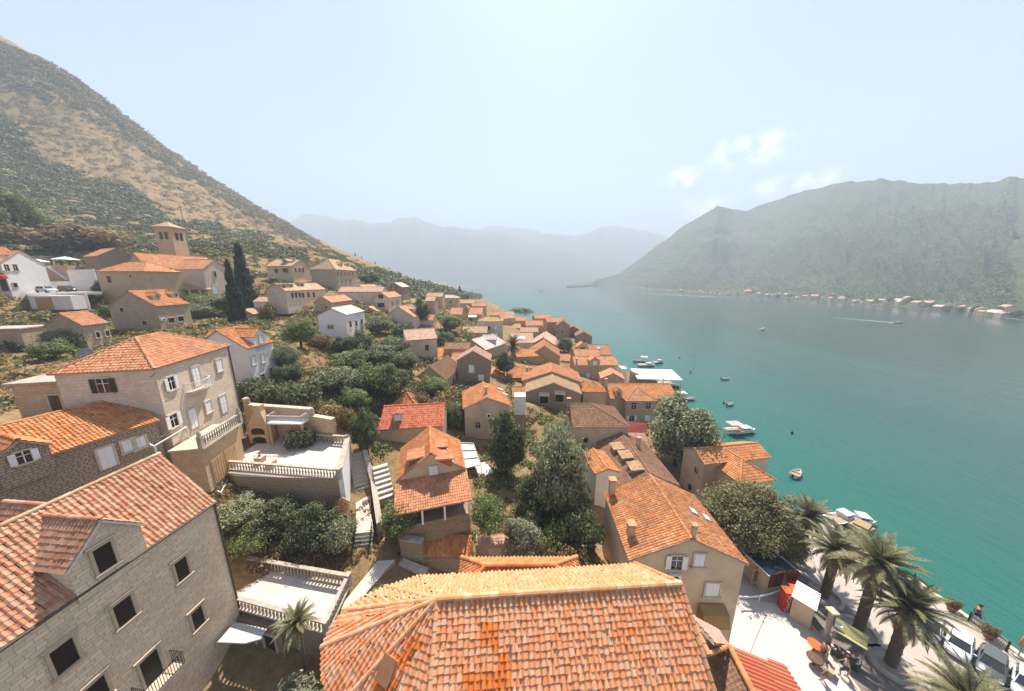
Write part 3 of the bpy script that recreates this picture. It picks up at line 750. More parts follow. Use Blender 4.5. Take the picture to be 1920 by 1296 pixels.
ucol=np.concatenate([np.linspace(1062,1920,380),np.linspace(1925,2400,60)])
Su=interp(ucol,[(shore_px[i][0],)+tuple(shore[i]) for i in range(len(shore))])
Ru=interp(ucol,[(u,)+tuple(U(u,v,t)) for u,v,t in ridge_px]); Ru[:,2]+=np.clip((ucol-1120)/120,0,1)*9*fbm(ucol/26.,ucol*0+.5,5,31)
vv=np.concatenate([np.linspace(0,1,150),np.linspace(1.03,1.5,12)])
G=np.zeros((len(vv),len(ucol),3))
for i,f in enumerate(vv):
    if f<=1:
        p=Su+(Ru-Su)*f; k=f**1.15 if True else f
        p[:,2]=Su[:,2]+(Ru[:,2]-Su[:,2])*(.12*min(f*6,1)*f+ (1-.12)*f**1.25) 
        p[:,2]=Su[:,2]+(Ru[:,2]-Su[:,2])*(.35*f+.65*f**1.6)
    else:
        p=Su+(Ru-Su)*f; p[:,2]=Ru[:,2]*(1-(f-1)*1.2)
    G[i]=p
fx=np.linspace(0,18,len(ucol))[None]*np.ones((len(vv),1)); fy=vv[:,None]*6*np.ones((1,len(ucol)))
env=np.sin(np.clip(vv,0,1)*math.pi)[:,None]
hgt=Ru[None,:,2]-0
gul=np.abs(fbm(fx*.55+fy*.55,fy*.3-fx*.08,5,3))+.5*np.abs(fbm(fx*1.7+fy*1.5,fy*.7,4,8))
G[:,:,2]+=env*hgt*(-.25*gul+.07*fbm(fx*2.5,fy*2.5,5,5))+(.0+.012*env)*hgt*fbm(fx*14,fy*14,3,9)
G[0,:,2]=-1; 
def forest_mat(name,c1,c2,c3,c4):
    m,nt,b=nm(name); b.inputs['Roughness'].default_value=.95; b.inputs['Specular IOR Level'].default_value=.05
    tc=nt.nodes.new('ShaderNodeTexCoord'); P=tc.outputs['Object']
    f1=noise(nt,P,.006,6,.6); f2=noise(nt,P,.09,4,.75); 
    vo=nd(nt,'ShaderNodeTexVoronoi',Scale=.16); nt.links.new(P,vo.inputs['Vector'])
    r1=ramp(nt,[(.3,c1),(.5,c2),(.68,c3),(.8,c4)]); nt.links.new(mth(nt,'MULTIPLY_ADD',f2,.55,mth(nt,'MULTIPLY',f1,.45)),r1.inputs[0])
    col=mixc(nt,r1.outputs[0],(.35,.4,.35),mth(nt,'MULTIPLY',vo.outputs['Distance'],.0))
    nt.links.new(r1.outputs[0],b.inputs['Base Color'])
    bump(nt,b,mth(nt,'SUBTRACT',mth(nt,'MULTIPLY',f2,.8),mth(nt,'MULTIPLY',vo.outputs['Distance'],.25)),1.0,9.0); return m
m_,n_=G.shape[:2]; I=np.arange(m_-1)[:,None]*n_+np.arange(n_-1)[None]
mb=MB(); mb.add(G.reshape(-1,3),np.stack([I,I+1,I+n_+1,I+n_],-1).reshape(-1,4),0,smooth=True)
mb.build('mountain_slope',forest_mat('mountain_forest',(.04,.06,.03),(.08,.105,.05),(.15,.155,.08),(.28,.23,.14)),kind='structure')
# far ranges
def far_range(name,px,t,seed,col):
    us=np.linspace(px[0][0],px[-1][0],200); vs=np.interp(us,[p[0] for p in px],[p[1] for p in px])
    vs=vs+fbm(us/34.,us*0+seed,5,seed)*11
    mb=MB(); rows=[]
    for f in (0,.25,.5,.75,1.0,1.3):
        row=[]
        for u,v in zip(us,vs):
            p=U(u,v,t); z=p[2]; fr=min(f,1); x=p[0]*(.72+.28*f); y=p[1]*(.72+.28*f)
            zz=z*fr if f<=1 else z*.6
            row.append((x,y,zz-(4 if f==0 else 0)))
        rows.append(row)
    Gr=np.array(rows); 
    fxx=us[None]/25*np.ones((6,1)); Gr[1:4,:,2]*=1+.35*fbm(fxx,np.arange(6)[:,None]*1.0+seed+fxx*0,4,seed+1)[1:4]
    n=len(us); I=np.arange(5)[:,None]*n+np.arange(n-1)[None]
    mb.add(Gr.reshape(-1,3),np.stack([I,I+1,I+n+1,I+n],-1).reshape(-1,4),0,smooth=True); return mb.build(name,col,kind='structure')
fm=forest_mat('hazed_far_forest',(.05,.065,.055),(.09,.1,.08),(.14,.14,.11),(.2,.19,.16))  # distance haze is put into these tones, paled toward bluish grey
far_range('mountain_range',[(330,470),(450,425),(545,410),(575,406),(612,401),(650,412),(690,420),(720,419),(770,411),(815,421),(860,430),(900,436),(960,440),(1020,455),(1080,480),(1130,505),(1180,520),(1260,524)],3400,11,fm)
far_range('distant_mountains',[(700,440),(790,430),(870,428),(930,420),(980,424),(1030,434),(1075,440),(1110,434),(1145,424),(1190,432),(1240,442),(1300,460),(1400,480),(1500,495)],4200,23,fm)
HS={}
def hs(key,*a,**k): HS[key]=house(key,*a,**k); return HS[key]
# ---- upper town
hs('U1','stone_house','pale cream house with orange roof and small dormer, highest left of the slate roof villa',R_TAN,W_CREAM,[(518.5,508,1.2,1.5),(535,507,2,1.5),(554,506,.9,1.5),(561.5,506,.9,1.5),(568,506,.9,1.5)],[(552,489,.8,1)])
gable_dormer(HS['U1'],535,494,2.2,.9,.7,2.5,R_TAN,W_CREAM,near=False)
h=hs('U2','villa','large hip roofed villa with tall orange roof and grey dormered side, below the scrub slope',R_TAN,W_GREY,[(u,v,.9,1.5,'white') for u,v in ((633,514),(640,514),(647,514),(654,513.5),(661,513.5),(633,527),(641,527),(649,527),(657,527))])
for u,v in ((640,500),(652,500)): gable_dormer(h,u,v,1.8,1,.7,2,R_TAN,W_PALE,near=False)
h=hs('U3','long_house','long cream row house with dormers along its orange roof, above the dark hedge',R_TAN,W_PALE,[(548,554,.8,1.4),(555,554,.9,1.4),(562,554,.8,1.4),(568,554,.9,1.4),(578,553,.9,1.4),(588,553,.9,1.4)])
for u,v in ((532,540),(545,539),(566,537)): shed_dormer(h,u,v,2.2,.7,1.8,R_BRN,W_PALE)
hs('U4','stone_house','low house with orange gable roof just above the white plastered house',R_SAL,W_BEIGE,[(612,576,.6,.6)])
hs('U5','plastered_house','tall grey plastered house with pale roof and bright white windowed front',R_PAL,W_WHITE,[(657,608,.9,1.4),(668,607,.9,1.4),(678,604,.9,1.4),(657,627,.9,1.5,'shut'),(668,624,.9,1.4,'white'),(678,620,.9,1.4,'white'),(617,613,.5,.8,'white'),(623,613,.5,.8,'white')])
hs('U6','small_house','small white house with pink roof standing right of the tall cypresses',R_PNK,W_WHITE,[(512,582,.7,1.2)])
hs('U7','stone_house','stone house with orange roof right of the villa terrace, arched window in its gable',R_TAN,W_BEIGE,[(673,543,.7,1.1),(700,552,.7,1.2)])
hs('U8','stone_house','house with orange roof and dark timber gable above the scrub garden',R_SAL,W_PALE,[(714,556,1.6,1.2),(714.6,572,2.2,1.3),(735,569,1.2,1.4,'white'),(745,567,1.2,1.4,'white')])
hs('U9','dark_house','dark grey gabled house with two white windows at the top of the slope',R_PAL,W_DARK,[(733,538,1.2,1.4,'white'),(743,538,1.2,1.4,'white')])
h=hs('U10','stone_house','low house with salmon roof and a pale cross gable beside the dark round tree',R_SAL,W_PALE,[(790,599,.8,1.2)])
gable_dormer(h,783,588,3.2,1.6,1.0,4,R_PNK,W_PALE,near=False)
hs('U11','plastered_house','beige two storey house with flat pink roof slope and one small window',R_PNK,W_AGED,[(800.5,652,.8,1.3)])
hs('U12','narrow_house','narrow ruined looking stone house with tan roof and ivy on its side',R_TAN,W_GREY)
hs('U13','tower_house','square tower like house with low hip roof at the end of the wooded slope',R_PAL,W_BEIGE,[(845,566,1,1.2)])
# ---- town by the water
hs('M1','stone_house','gabled stone house with air conditioner and half orange half pink roof',R_ORG,W_AGED,[(896,797,.7,1.0,'white'),(898,833,.8,1.1,'hole')],[(911.5,737,.4,.7)],ac=[(916,778)],skyl=[(938,731,.5,.9),(946,740,.5,.9)],row=.34)
hs('M2','stone_house','weathered brown roofed house seen from its corner, above the overgrown garden',R_BRN,W_BEIGE,[(850,714,.7,1.2),(864.6,706,.7,1.2)],near=True)
hs('M3','stone_house','dark stone gabled house with pink roof and walled up windows',R_PNK,W_DARK,[(884,692,1,1.5,'shut'),(902,709,1,1.4,'shut'),(887,666,.3,.35,'hole')],near=True)
hs('M4','stone_house','brown roofed low house with blank beige front behind the dark gabled house',R_BRN,W_OCHRE,near=False)
hs('M5','stone_house','long house under a ragged grey white roof left of the old palm',R_PAL,W_GREY,near=False)
hs('M6','stone_house','square stone house with low hip roof and tall front, behind the ragged grey roof',R_TAN,W_PALE,[(906,615,.9,1.3),(917,615,.9,1.3),(929,615,.9,1.4,'shut'),(931,627,1,1.8,'doorw')])
h=hs('M7','long_house','long house with orange roof, round dormer and white awning by the far shore',R_SAL,W_BEIGE,[(855,600,.9,1.3),(868,600,.9,1.3),(882,599,.9,1.6)])
gable_dormer(h,874,584,2.6,1.6,.9,3,R_SAL,W_GREY,near=False)
m=MB(); m.box((0,-.9,0),(3.6,2.2,.08),0,R=np.array(Euler((.35,0,0)).to_matrix())); m.build('awning',FABW,h.root,loc=(3.2,-h.wy-.3,h.wall-.6))
hs('M10','ruined_house','roofless grey stone house with tall gable near the water edge',R_BRN,W_DARK,[(1054,622,.8,1.1,'hole')])
hs('M11','stone_house','small grey stone gable house standing last before the open water',R_BRN,W_DARK,[(1096,638,.8,1.2,'white')])
hs('M12','stone_house','low stone gable house with wide salmon roof behind the long ridge',R_PNK,W_DARK)
hs('M13','stone_house','flat roofed looking house with big skylight right of the palm',R_PNK,W_PALE,skyl=[(977,634,2.2,1.6)])
h=hs('M14','stone_house','waterside house with two skylights and small central gable, second row from the pavilion',R_SAL,W_BEIGE,[(1118,664,1.2,1)],[(1098.5,650,.5,.9)],skyl=[(1070,653,1.1,.9),(1122,653,1.1,.9)])
gable_dormer(h,1092,657,4.2,1.2,1.5,3,R_SAL,W_BEIGE,near=False,pane=(1.6,.9))
h=hs('M15','stone_house','stone house with arched central dormer and two closed shutters, facing left of the pavilion',R_SAL,W_BEIGE,[(1102,705,1.1,1.7,'shut'),(1127,705,1.1,1.7,'shut'),(1140,703,.5,.5)],[(1081,680,.4,.9)])
gable_dormer(h,1115,686,2.9,1.5,1.0,2.6,R_SAL,W_BEIGE,style='shut',near=False,pane=(1,1.2))
hs('M16a','gabled_house','house with a long broad salmon gable roof behind the orange ridge',R_SAL,W_OCHRE,near=True)
hs('M16b','long_house','long ochre house with bright orange roof and paired chimneys',R_ORG,W_OCHRE,[(1066,725,.7,.7)],[(988.5,699,.45,1.0),(995,699,.45,1.0)],near=True,hipB=2.4)
hs('M16c','gabled_house','plain ochre gabled house rising behind the dark brick gable',R_SAL,W_OCHRE,near=True,low=1.5)
h=hs('M16d','brick_house','dark brick gabled house with two awning shaded openings',R_TAN,W_RUB,near=True,low=1.5)
for u,v in ((1020,748),(1049,745)):
    o=win_px(h,u,v,1.5,1.8,'hole')
    m=MB(); m.box((0,-.45,1.05),(1.9,1.0,.08),0,R=np.array(Euler((.45,0,0)).to_matrix())); m.build('awning',W_CREAM,o)
hs('M17','corner_house','small square house with orange pyramid roof left of the twin chimneys',R_ORG,W_BEIGE,near=True)
h=hs('M18','stone_house','waterside stone house with wide orange roof and front hipped cross wing',R_ORG,W_GREY,[(1140,760,.9,1.3)],[(1136,722,.5,1.1)],near=True)
def hip_block(H,u,v,w,h,rise,depth,roofd,wallm,wins=(),name='wing'):
    """hipped wing standing forward of the wall under the pixel"""
    o,r=loc_ray(H,u,v); t=(-H.wy-o[1])/r[1]; p=o+r*t; x0=p[0]; zt=H.wall-.05+h
    m=MB(); y0=-H.wy-depth
    for a,b in (((x0-w/2,y0),(x0+w/2,y0)),((x0+w/2,y0),(x0+w/2,-H.wy+.4)),((x0-w/2,-H.wy+.4),(x0-w/2,y0))):
        LL=math.hypot(b[0]-a[0],b[1]-a[1]); m.add([(a[0],a[1],-3),(b[0],b[1],-3),(b[0],b[1],zt),(a[0],a[1],zt)],[(0,1,2,3)],0,[[(0,-3),(LL,-3),(LL,zt),(0,zt)]])
    wo=m.build(name,[wallm],H.root); rm=MB(); ov=.2; e=w/2+ov; ya=y0-ov; yr=ya+e
    ln=math.hypot(e,rise)
    back=H.hw*rise*0+(H.hw-abs(0)); yb=-H.hw*(1-min(1,(h+rise-.0)/H.rise)) if H.rise>0 else 0
    yb=min(0,max(yb,yr+.1))
    pl=[(0,0),(2*e,0),(e,ln)]
    rr=np.array((0,e,rise))/ln; slab(rm,(x0-e,ya,zt),(1,0,0),rr,pl,1); tiles(rm,(x0-e,ya,zt),(1,0,0),rr,pl,.25,.36,0)
    D=yb-ya
    rr=np.array((-e,0,rise))/ln; pl=[(0,0),(D,0),(D,ln),(e,ln)]; slab(rm,(x0+e,ya,zt),(0,1,0),rr,pl,1); tiles(rm,(x0+e,ya,zt),(0,1,0),rr,pl,.25,.36,0)
    rr=np.array((e,0,rise))/ln; pl=[(0,0),(D,0),(D-e,ln),(0,ln)]; slab(rm,(x0-e,yb,zt),(0,-1,0),rr,pl,1); tiles(rm,(x0-e,yb,zt),(0,-1,0),rr,pl,.25,.36,0)
    caps(rm,(x0-e,ya,zt),(x0,yr,zt+rise),.11,2); caps(rm,(x0+e,ya,zt),(x0,yr,zt+rise),.11,2); caps(rm,(x0,yr,zt+rise),(x0,yb,zt+rise),.11,2)
    rm.build('wing_roof',[RM(roofd),EDGE,RM(roofd)],wo)
    for (dx,dz,ww,hh,st) in wins: window(H.root,(x0+dx,y0,dz),(0,-1,0),ww,hh,st)
    return wo
hip_block(h,1197,750,6.0,.1,1.75,1.5,R_SAL,W_GREY,[(-1.5,3.9,1.0,1.4,'white'),(1.4,3.9,1.0,1.4,'white'),(-1.7,1.2,1.0,1.2,'open'),(1.5,1.2,1.0,1.2,'shut')])
gable_dormer(h,1160,744,1.3,1.1,.6,1.6,R_ORG,W_PALE,style='white',pane=(.6,.8))
hs('M19','stone_house','old house with big dark brown tiled roof above the grey olive tree',R_BRN,W_AGED,[(1098,825,.7,.9,'hole')],[(1066,762,.5,1.1,W_RUB)],near=True,hipA=0.01,hipB=5.2)
h=hs('M20','row_house','row house with three shed dormers on its brown roof, ridge running to the water tree',R_BRN,W_AGED,[],[(1196,838,.5,1.2)],near=True)
for u,v in ((1148,846),(1163,862),(1180,884)): shed_dormer(h,u,v,1.5,.7,1.25,R_TAN,W_DARK,'hole')
h=hs('M21','lean_house','small white walled house with flat orange roof and outside stair',R_ORG,W_WHITE,near=True)
h=hs('M22','plastered_house','large gabled house by the plaza with rust orange roof and stained cream front',R_RUST,W_AGED,[(1268,1054,.75,1.15,'open'),(1311,1050,.75,1.1,'shut'),(1335,1105,1.0,1.2,'shut')],[(1146.6,926,.5,1.3),(1182,1003,.5,.8),(1300,1001,.25,.5)],near=True,skyl=[(1298.7,960,.6,.5),(1323,972,.6,.5)],ac=[(1263.8,1077)],pitch=.22,row=.3)
o=win_px(h,1330,1150,1.5,1.2,'hole'); m=MB(); m.prism([(-.95,-.05,1.0),(-.95,-.75,.75),(-.95,-.95,-.2),(-.95,-.05,-.2)],(1.9,0,0),0); m.build('awning',simple('tan_canvas',(.36,.22,.09),(.3,.18,.07),3,.9),o)
h=hs('M23','waterside_house','waterside house with clean orange roofs and grey plaster walls behind the round tree',R_ORG,W_AGED,[(1306,882,.6,.9,'white'),(1294,914,.6,1.0),(1321,940,.6,1.0)],[(1290,846,.4,.6)],near=True)
hip_block(h,1375,880,4.6,-.7,1.5,3.2,R_ORG,W_AGED)
h=hs('M24','stone_house','small house with bright red ribbed roof and white roof hatch',R_RED,W_BEIGE,near=True,pitch=.24)
b=roof_hit(h,746,790)
gable_block(h.root,b[1],(0,-1,0),.95,1.0,.05,1.2,R_RED,W_WHITE,'shut',(.8,.8))
h=hs('M25','dormer_house','house with clustered red dormers and a triangular front gable over a salmon porch roof',R_ORG,W_AGED,[(812.7,884,.75,1.15,'shut')],near=True,pitch=.22,row=.3)
REDW=simple('red_brown_render',(.36,.12,.06),(.28,.09,.05),2,.9)
for u,v,w,hh,dp in ((768,868,1.5,.8,1.3),(836,840,1.2,.5,1.1),(846,864,1.3,.65,1.3)): shed_dormer(h,u,v,w,hh,dp,R_SAL,REDW,'hole')
# porch roof in front of the gable
def local(H,p): return H.rot.T@(np.array(p)-H.org)
rt=h.root; z0=h.wall-.1; yA=-h.hw; 
# front is local -x (A end)
xf=h.xa; m=MB(); dep=3.1; dr=1.05; ln=math.hypot(dep,dr); W2=h.hw+.1
rr=np.array((dep,0,dr))/ln; po=(xf-dep+.1,W2,z0-dr-.05); pl=[(0,0),(2*W2,0),(2*W2,ln),(0,ln)]
slab(m,po,(0,-1,0),rr,pl,1); tiles(m,po,(0,-1,0),rr,pl,.2,.28,0,n=4,jit=.008); m.build('porch_roof',[RM(R_SAL),EDGE],rt)
for yy in (-W2+.25,-.9,1.0,W2-.25):
    m=MB(); m.box((xf-dep+.35,yy,z0-dr-.9),(.16,.16,1.6),0); m.build('porch_post',SHUTW,rt)
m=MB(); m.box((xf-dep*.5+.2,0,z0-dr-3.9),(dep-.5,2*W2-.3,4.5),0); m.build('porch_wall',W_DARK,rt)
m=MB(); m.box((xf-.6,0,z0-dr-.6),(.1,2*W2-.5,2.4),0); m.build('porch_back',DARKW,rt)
porch_front=h
# ---- left
h=hs('L2','stone_house','stone house with red tiled roof and two white rimmed dormers below the church',R_ORG,W_GREY,[(228.7,581,.7,.8),(272,606,.8,.9),(321,601,1.2,1),(338.7,598,1.2,1)],ac=[(297,600)],near=True)
for u,v in ((296,562),(330,558)): gable_dormer(h,u,v,1.3,.9,.55,1.8,R_ORG,W_PALE,style='white',pane=(.55,.7),edge=EDGEW)
hs('L3','cottage','stone cottage with three white framed windows beside the golden grass',R_SAL,W_GREY,[(162.7,632,.5,.9),(183,628,.5,.9),(201.7,625,.5,.9)],near=True)
h=hs('H4','plastered_house','white plastered house with steep cross gable behind the hip roofed stone house',R_ORG,W_WHITE,[(475,676,.6,1.2,'shut'),(492.7,672,.6,1.2,'shut'),(475,719,.7,1.2),(492.7,708,.6,1.0),(508,697,.6,1.1)],near=True)
p=np.array((0.3,-h.wy,h.wall+.1))
gable_block(h.root,p,(0,-1,0),2.5,1.35,.95,6.4,R_ORG,W_WHITE,'shut',(.7,1.1),base=.9)
h=hs('H3','stone_house','big square stone house with salmon hip roof, white shutters and curved balcony',R_SAL,W_PALE,[],near=True,pitch=.26,row=.3)
for u,v,w,hh,st in ((195,723,.75,1.15,'open'),):
    win_px(h,u,v,w,hh,st,shut=SHUTD)
for u,v,w,hh,st in ((320,719,.6,1.1,'open'),(368,706,.8,1.9,'doorw'),(410.5,685,.75,1.2,'shut'),(324.7,789,.7,1.1,'open'),(361.8,785,.8,1.8,'doorw'),(390,763,.7,1.1,'shut'),(418.9,758,.8,1.9,'doorw')): win_px(h,u,v,w,hh,st)
# balcony, on local -y side
o_,r_=loc_ray(h,370,728); 
if r_[1]>0: sgy=-1
else: sgy=1
t_=(sgy*h.wy-o_[1])/r_[1]; pb=o_+r_*t_
m=MB(); pts=[]
for i in range(13):
    a=math.pi*i/12; pts.append((pb[0]+1.35*math.cos(a),sgy*(h.wy+.75*math.sin(a)),pb[2]-.1))
m.prism(pts,(0,0,.14),0); m.prism([(x,sgy*h.wy+(y-sgy*h.wy)*.7,z-.2) for x,y,z in pts],(0,0,.2),0)
bal=m.build('balcony',STONE,h.root); m=MB()
for i in range(12): m.bar((pts[i][0],pts[i][1],pb[2]+.85),(pts[i+1][0],pts[i+1][1],pb[2]+.85),.05,.05)
for i in range(25):
    a=math.pi*i/24; x=pb[0]+1.32*math.cos(a); y=sgy*(h.wy+.72*math.sin(a)); m.bar((x,y,pb[2]),(x,y,pb[2]+.85),.03)
m.build('balcony_railing',METW,bal)
m=MB(); m.tube([(h.wb+.02,sgy*(h.wy+.06),-1),(h.wb+.02,sgy*(h.wy+.06),h.wall)],.06,0); m.build('downpipe',GUT,h.root)
h=HS_H2=hs('H2','long_house','low stone house with long orange and red tiled roof below the hip roofed house',R_ORG,W_RUB,[],near=True,pitch=.2,row=.3)

b=roof_hit(h,46,880); ob=(b[1]*0+0)
lc_=h.rot.T@(CAM-h.org); sg_=1 if lc_[1]>0 else -1
o_,r_=loc_ray(h,45,868); t_=(sg_*h.wy-o_[1])/r_[1]; pf=o_+r_*t_
gable_block(h.root,(pf[0],sg_*(h.hw+.03),h.wall-.1),(0,sg_,0),1.9,.9,.75,2.8,R_ORG,W_RUB,'open',(.5,.75),base=1.2)
for u,v,w_,h_,s_ in ((200,858,.7,1.6,'doorw'),(262,830,.6,.9,'shut'),(240,835,.6,.9,'shut')): win_px(h,u,v,w_,h_,s_)
# ------------------------------------------------------------------ helpers for walls and terraces
def vwall(name,label,pts,mat,th=.35,capm=None,parent=None,cat='wall',low=1.5,closed=False):
    """pts: list of (x,y,zbase,ztop)"""
    m=MB()
    for i in range(len(pts)-1):
        a,b=np.array(pts[i],float),np.array(pts[i+1],float); d=(b-a)[:2]; L=np.linalg.norm(d); n=np.array((-d[1],d[0]))/L*th/2
        q=lambda p,z,s:(p[0]+s*n[0],p[1]+s*n[1],z)
        for s in (1,-1):
            f=[q(a,a[2]-low,s),q(b,b[2]-low,s),q(b,b[3],s),q(a,a[3],s)]; uv=[(0,a[2]-low),(L,b[2]-low),(L,b[3]),(0,a[3])]
            if s>0: f=f[::-1]; uv=uv[::-1]
            m.add(f,[(0,1,2,3)],0,[uv])
        m.add([q(a,a[3],1),q(a,a[3],-1),q(b,b[3],-1),q(b,b[3],1)],[(0,1,2,3)],1)
        for p,s in ((a,-1),(b,1)):
            f=[q(p,p[2]-low,1),q(p,p[2]-low,-1),q(p,p[3],-1),q(p,p[3],1)]; m.add(f if s<0 else f[::-1],[(0,1,2,3)],0,[[(0,p[2]-low),(th,p[2]-low),(th,p[3]),(0,p[3])]])
        if capm:
            m.bar((a[0],a[1],a[3]+.05),(b[0],b[1],b[3]+.05),th+.12,.1,1)
    o=m.build(name,[mat,capm or STONEW],parent)
    if label: tag(o,label,cat)
    return o
BALU=MB(); BALU.lathe([(.07,0),(.07,.06),(.045,.1),(.085,.25),(.08,.34),(.04,.5),(.038,.56),(.06,.6),(.07,.62),(.07,.68)],(0,0,0),0,8); BALU=BALU.mesh('baluster',[STONEW])
def balustrade(label,p,q,z,spacing=.29,ends=(1,1),name='balustrade',hgt=1.0):
    p=np.array(p,float);q=np.array(q,float); L=np.linalg.norm(q-p); rz=math.atan2(q[1]-p[1],q[0]-p[0])
    root=thing(name,label,'balustrade',(p[0],p[1],z),rz)
    m=MB(); m.box((L/2,0,.07),(L,.26,.14),0); m.build('plinth',STONEW,root)
    m=MB(); m.box((L/2,0,hgt-.06),(L,.28,.12),0); m.box((L/2,0,hgt-.14),(L,.2,.05),0); m.build('rail',STONEW,root)
    n=max(2,int((L-.4)/spacing))
    for i in range(n):
        o=part(BALU,'baluster',root,(.25+(L-.5)*i/(n-1),0,.14)); o.scale=(1,1,(hgt-.28)/.68)
    for x,e in ((0,ends[0]),(L,ends[1])):
        if e: 
            m=MB(); m.box((x,0,hgt/2+.02),(.32,.32,hgt+.04),0); m.box((x,0,hgt+.07),(.4,.4,.08),0); m.build('pedestal',STONEW,root)
    return root
PAVE=stone_mat('terrace_paving',(.55,.49,.43),(.48,.42,.36),(.4,.34,.28),.7,.5,.012,samt=.2,bstr=.15)
def floor_poly(name,label,pts,z,mat,low,sidem,cat='terrace'):
    m=MB(); P=[(x,y) for x,y in pts]; ar=sum(P[i][0]*P[(i+1)%len(P)][1]-P[(i+1)%len(P)][0]*P[i][1] for i in range(len(P)))
    if ar<0: P=P[::-1]
    m.poly([(x,y,z) for x,y in P],0,[(x,y) for x,y in P])
    for i in range(len(P)):
        a,b=P[i],P[(i+1)%len(P)]; L=math.hypot(b[0]-a[0],b[1]-a[1]); m.add([(a[0],a[1],low),(b[0],b[1],low),(b[0],b[1],z),(a[0],a[1],z)],[(0,1,2,3)],1,[[(0,low),(L,low),(L,z),(0,z)]])
    o=m.build(name,[mat,sidem]); 
    if label: tag(o,label,cat)
    return o
def roof_tri(mb,pts,pitch,row,mat=0,edge=1,n=5,amp=.055,jit=.012,matfn=None,th=.14):
    """pts: eave a, eave b, then upper points; plane through the first two and the third"""
    P=[np.array(p,float) for p in pts]; s=P[1]-P[0]; L=np.linalg.norm(s); s/=L; v=P[2]-P[0]; r=v-s*v.dot(s); r/=np.linalg.norm(r)
    if np.cross(s,r)[2]<0:
        P=[P[1],P[0]]+P[2:][::-1]; s=-s
    poly=[((p-P[0]).dot(s),(p-P[0]).dot(r)) for p in P]
    slab(mb,P[0],s,r,poly,edge,th); tiles(mb,P[0],s,r,poly,pitch,row,mat,n=n,amp=amp,jit=jit,step=.03,matfn=matfn)
    return P[0],s,r
# ------------------------------------------------------------------ palace, lower left
H=house('H1','palace','big ashlar stone palace at the lower left with barrel tiles and dark window openings',R_PALACE,W_PALACE,[],near=True,pitch=.21,row=.27,over=.05,low=8,edge=GUT,capmat=R_TAN)
P1=H; lc=P1.rot.T@(GEO['H1']['c']-P1.org); sg=1 if lc[1]>0 else -1
def fac(u,v):
    o,r=loc_ray(P1,u,v); t=(sg*P1.wy-o[1])/r[1]; return o+r*t
PFR=simple('palace_window_stone',(.52,.41,.29),(.43,.33,.23),3,.9,.1)
PAN=simple('dark_brown_opening',(.022,.013,.010),(.014,.009,.007),3,.5)
for u,v,w,hh in ((192.5,1039,.62,1.3),(340,1067,.58,1.3),(232,1146,.66,1.3),(370,1158.5,.58,1.3),(119.7,1230.6,.66,1.3),(283,1253,.75,1.75),(180,1300,.7,1.3)):
    p=fac(u,v); yy=P1.hw+.06 if u==192.5 else P1.wy; o=window(P1.root,(p[0]+(.05 if u==192.5 else 0),sg*yy,p[2]-(.12 if u==192.5 else 0)),(0,sg,0),w,hh,'hole',fw=.11,frame=PFR)
    m=MB(); m.box((0,-.08,hh/2+.2),(w+.4,.15,.08),0); m.build('cornice',PFR,o)
    for ch in o.children:
        if ch.name.startswith('window_pane'): ch.data.materials[0]=PAN
# front dormer, flush with the facade
pa,pb,pc=fac(112.6,1065),fac(264,982.5),fac(172.5,975); zc=(pa[2]+pb[2])/2; wd=abs(pa[0]-pb[0])-.2; xm=(pa[0]+pb[0])/2
print('dormer',pa,pb,pc,P1.wall,wd)
gable_block(P1.root,(xm,sg*(P1.hw+.06),P1.wall),(0,sg,0),wd,max(.3,zc-P1.wall),max(.5,pc[2]-zc-.1),2.9,R_PALACE,W_PALACE,None,edge=EDGEW,over=.16,base=.4,pitch=.19,row=.26)
# rear cross gable
gable_block(P1.root,(xm-.6,-sg*(P1.wy-.05),P1.wall),(0,-sg,0),wd,max(.3,zc-P1.wall),max(.5,pc[2]-zc-.1),2.9,R_PALACE,W_PALACE,None,edge=EDGEW,over=.16,base=.4,pitch=.19,row=.26)
m=MB(); xr=P1.wa+.03 if abs(lc[0]-P1.wa)<abs(lc[0]-P1.wb) else P1.wb-.03
m.tube([(xr,sg*(P1.wy+.08),-3),(xr,sg*(P1.wy+.08),P1.wall-.05)],.055,0); m.build('downpipe',GUT,P1.root)
m=MB(); m.tube([(P1.xa,sg*(P1.hw+.05),P1.wall-.05),(P1.xb,sg*(P1.hw+.05),P1.wall-.05)],.07,0); m.build('gutter',GUT,P1.root)
p=fac(283,1253); zf=p[2]-.9; m=MB(); m.box((p[0],sg*(P1.wy+.42),zf),(1.7,.85,.14),0); bo=m.build('balcony',STONE,P1.root); m=MB()
yb=sg*(P1.wy+.82)
for x0,y0,x1,y1 in ((-.82,yb,.82,yb),(-.82,sg*P1.wy,-.82,yb),(.82,sg*P1.wy,.82,yb)):
    for zz in (.12,.9): m.bar((p[0]+x0,y0,zf+zz),(p[0]+x1,y1,zf+zz),.03)
    k=14 if x0!=x1 else 7
    for i in range(k+1): f=i/k; m.bar((p[0]+x0+(x1-x0)*f,y0+(y1-y0)*f,zf),(p[0]+x0+(x1-x0)*f,y0+(y1-y0)*f,zf+.9),.018)
m.build('balcony_railing',IRON,bo)
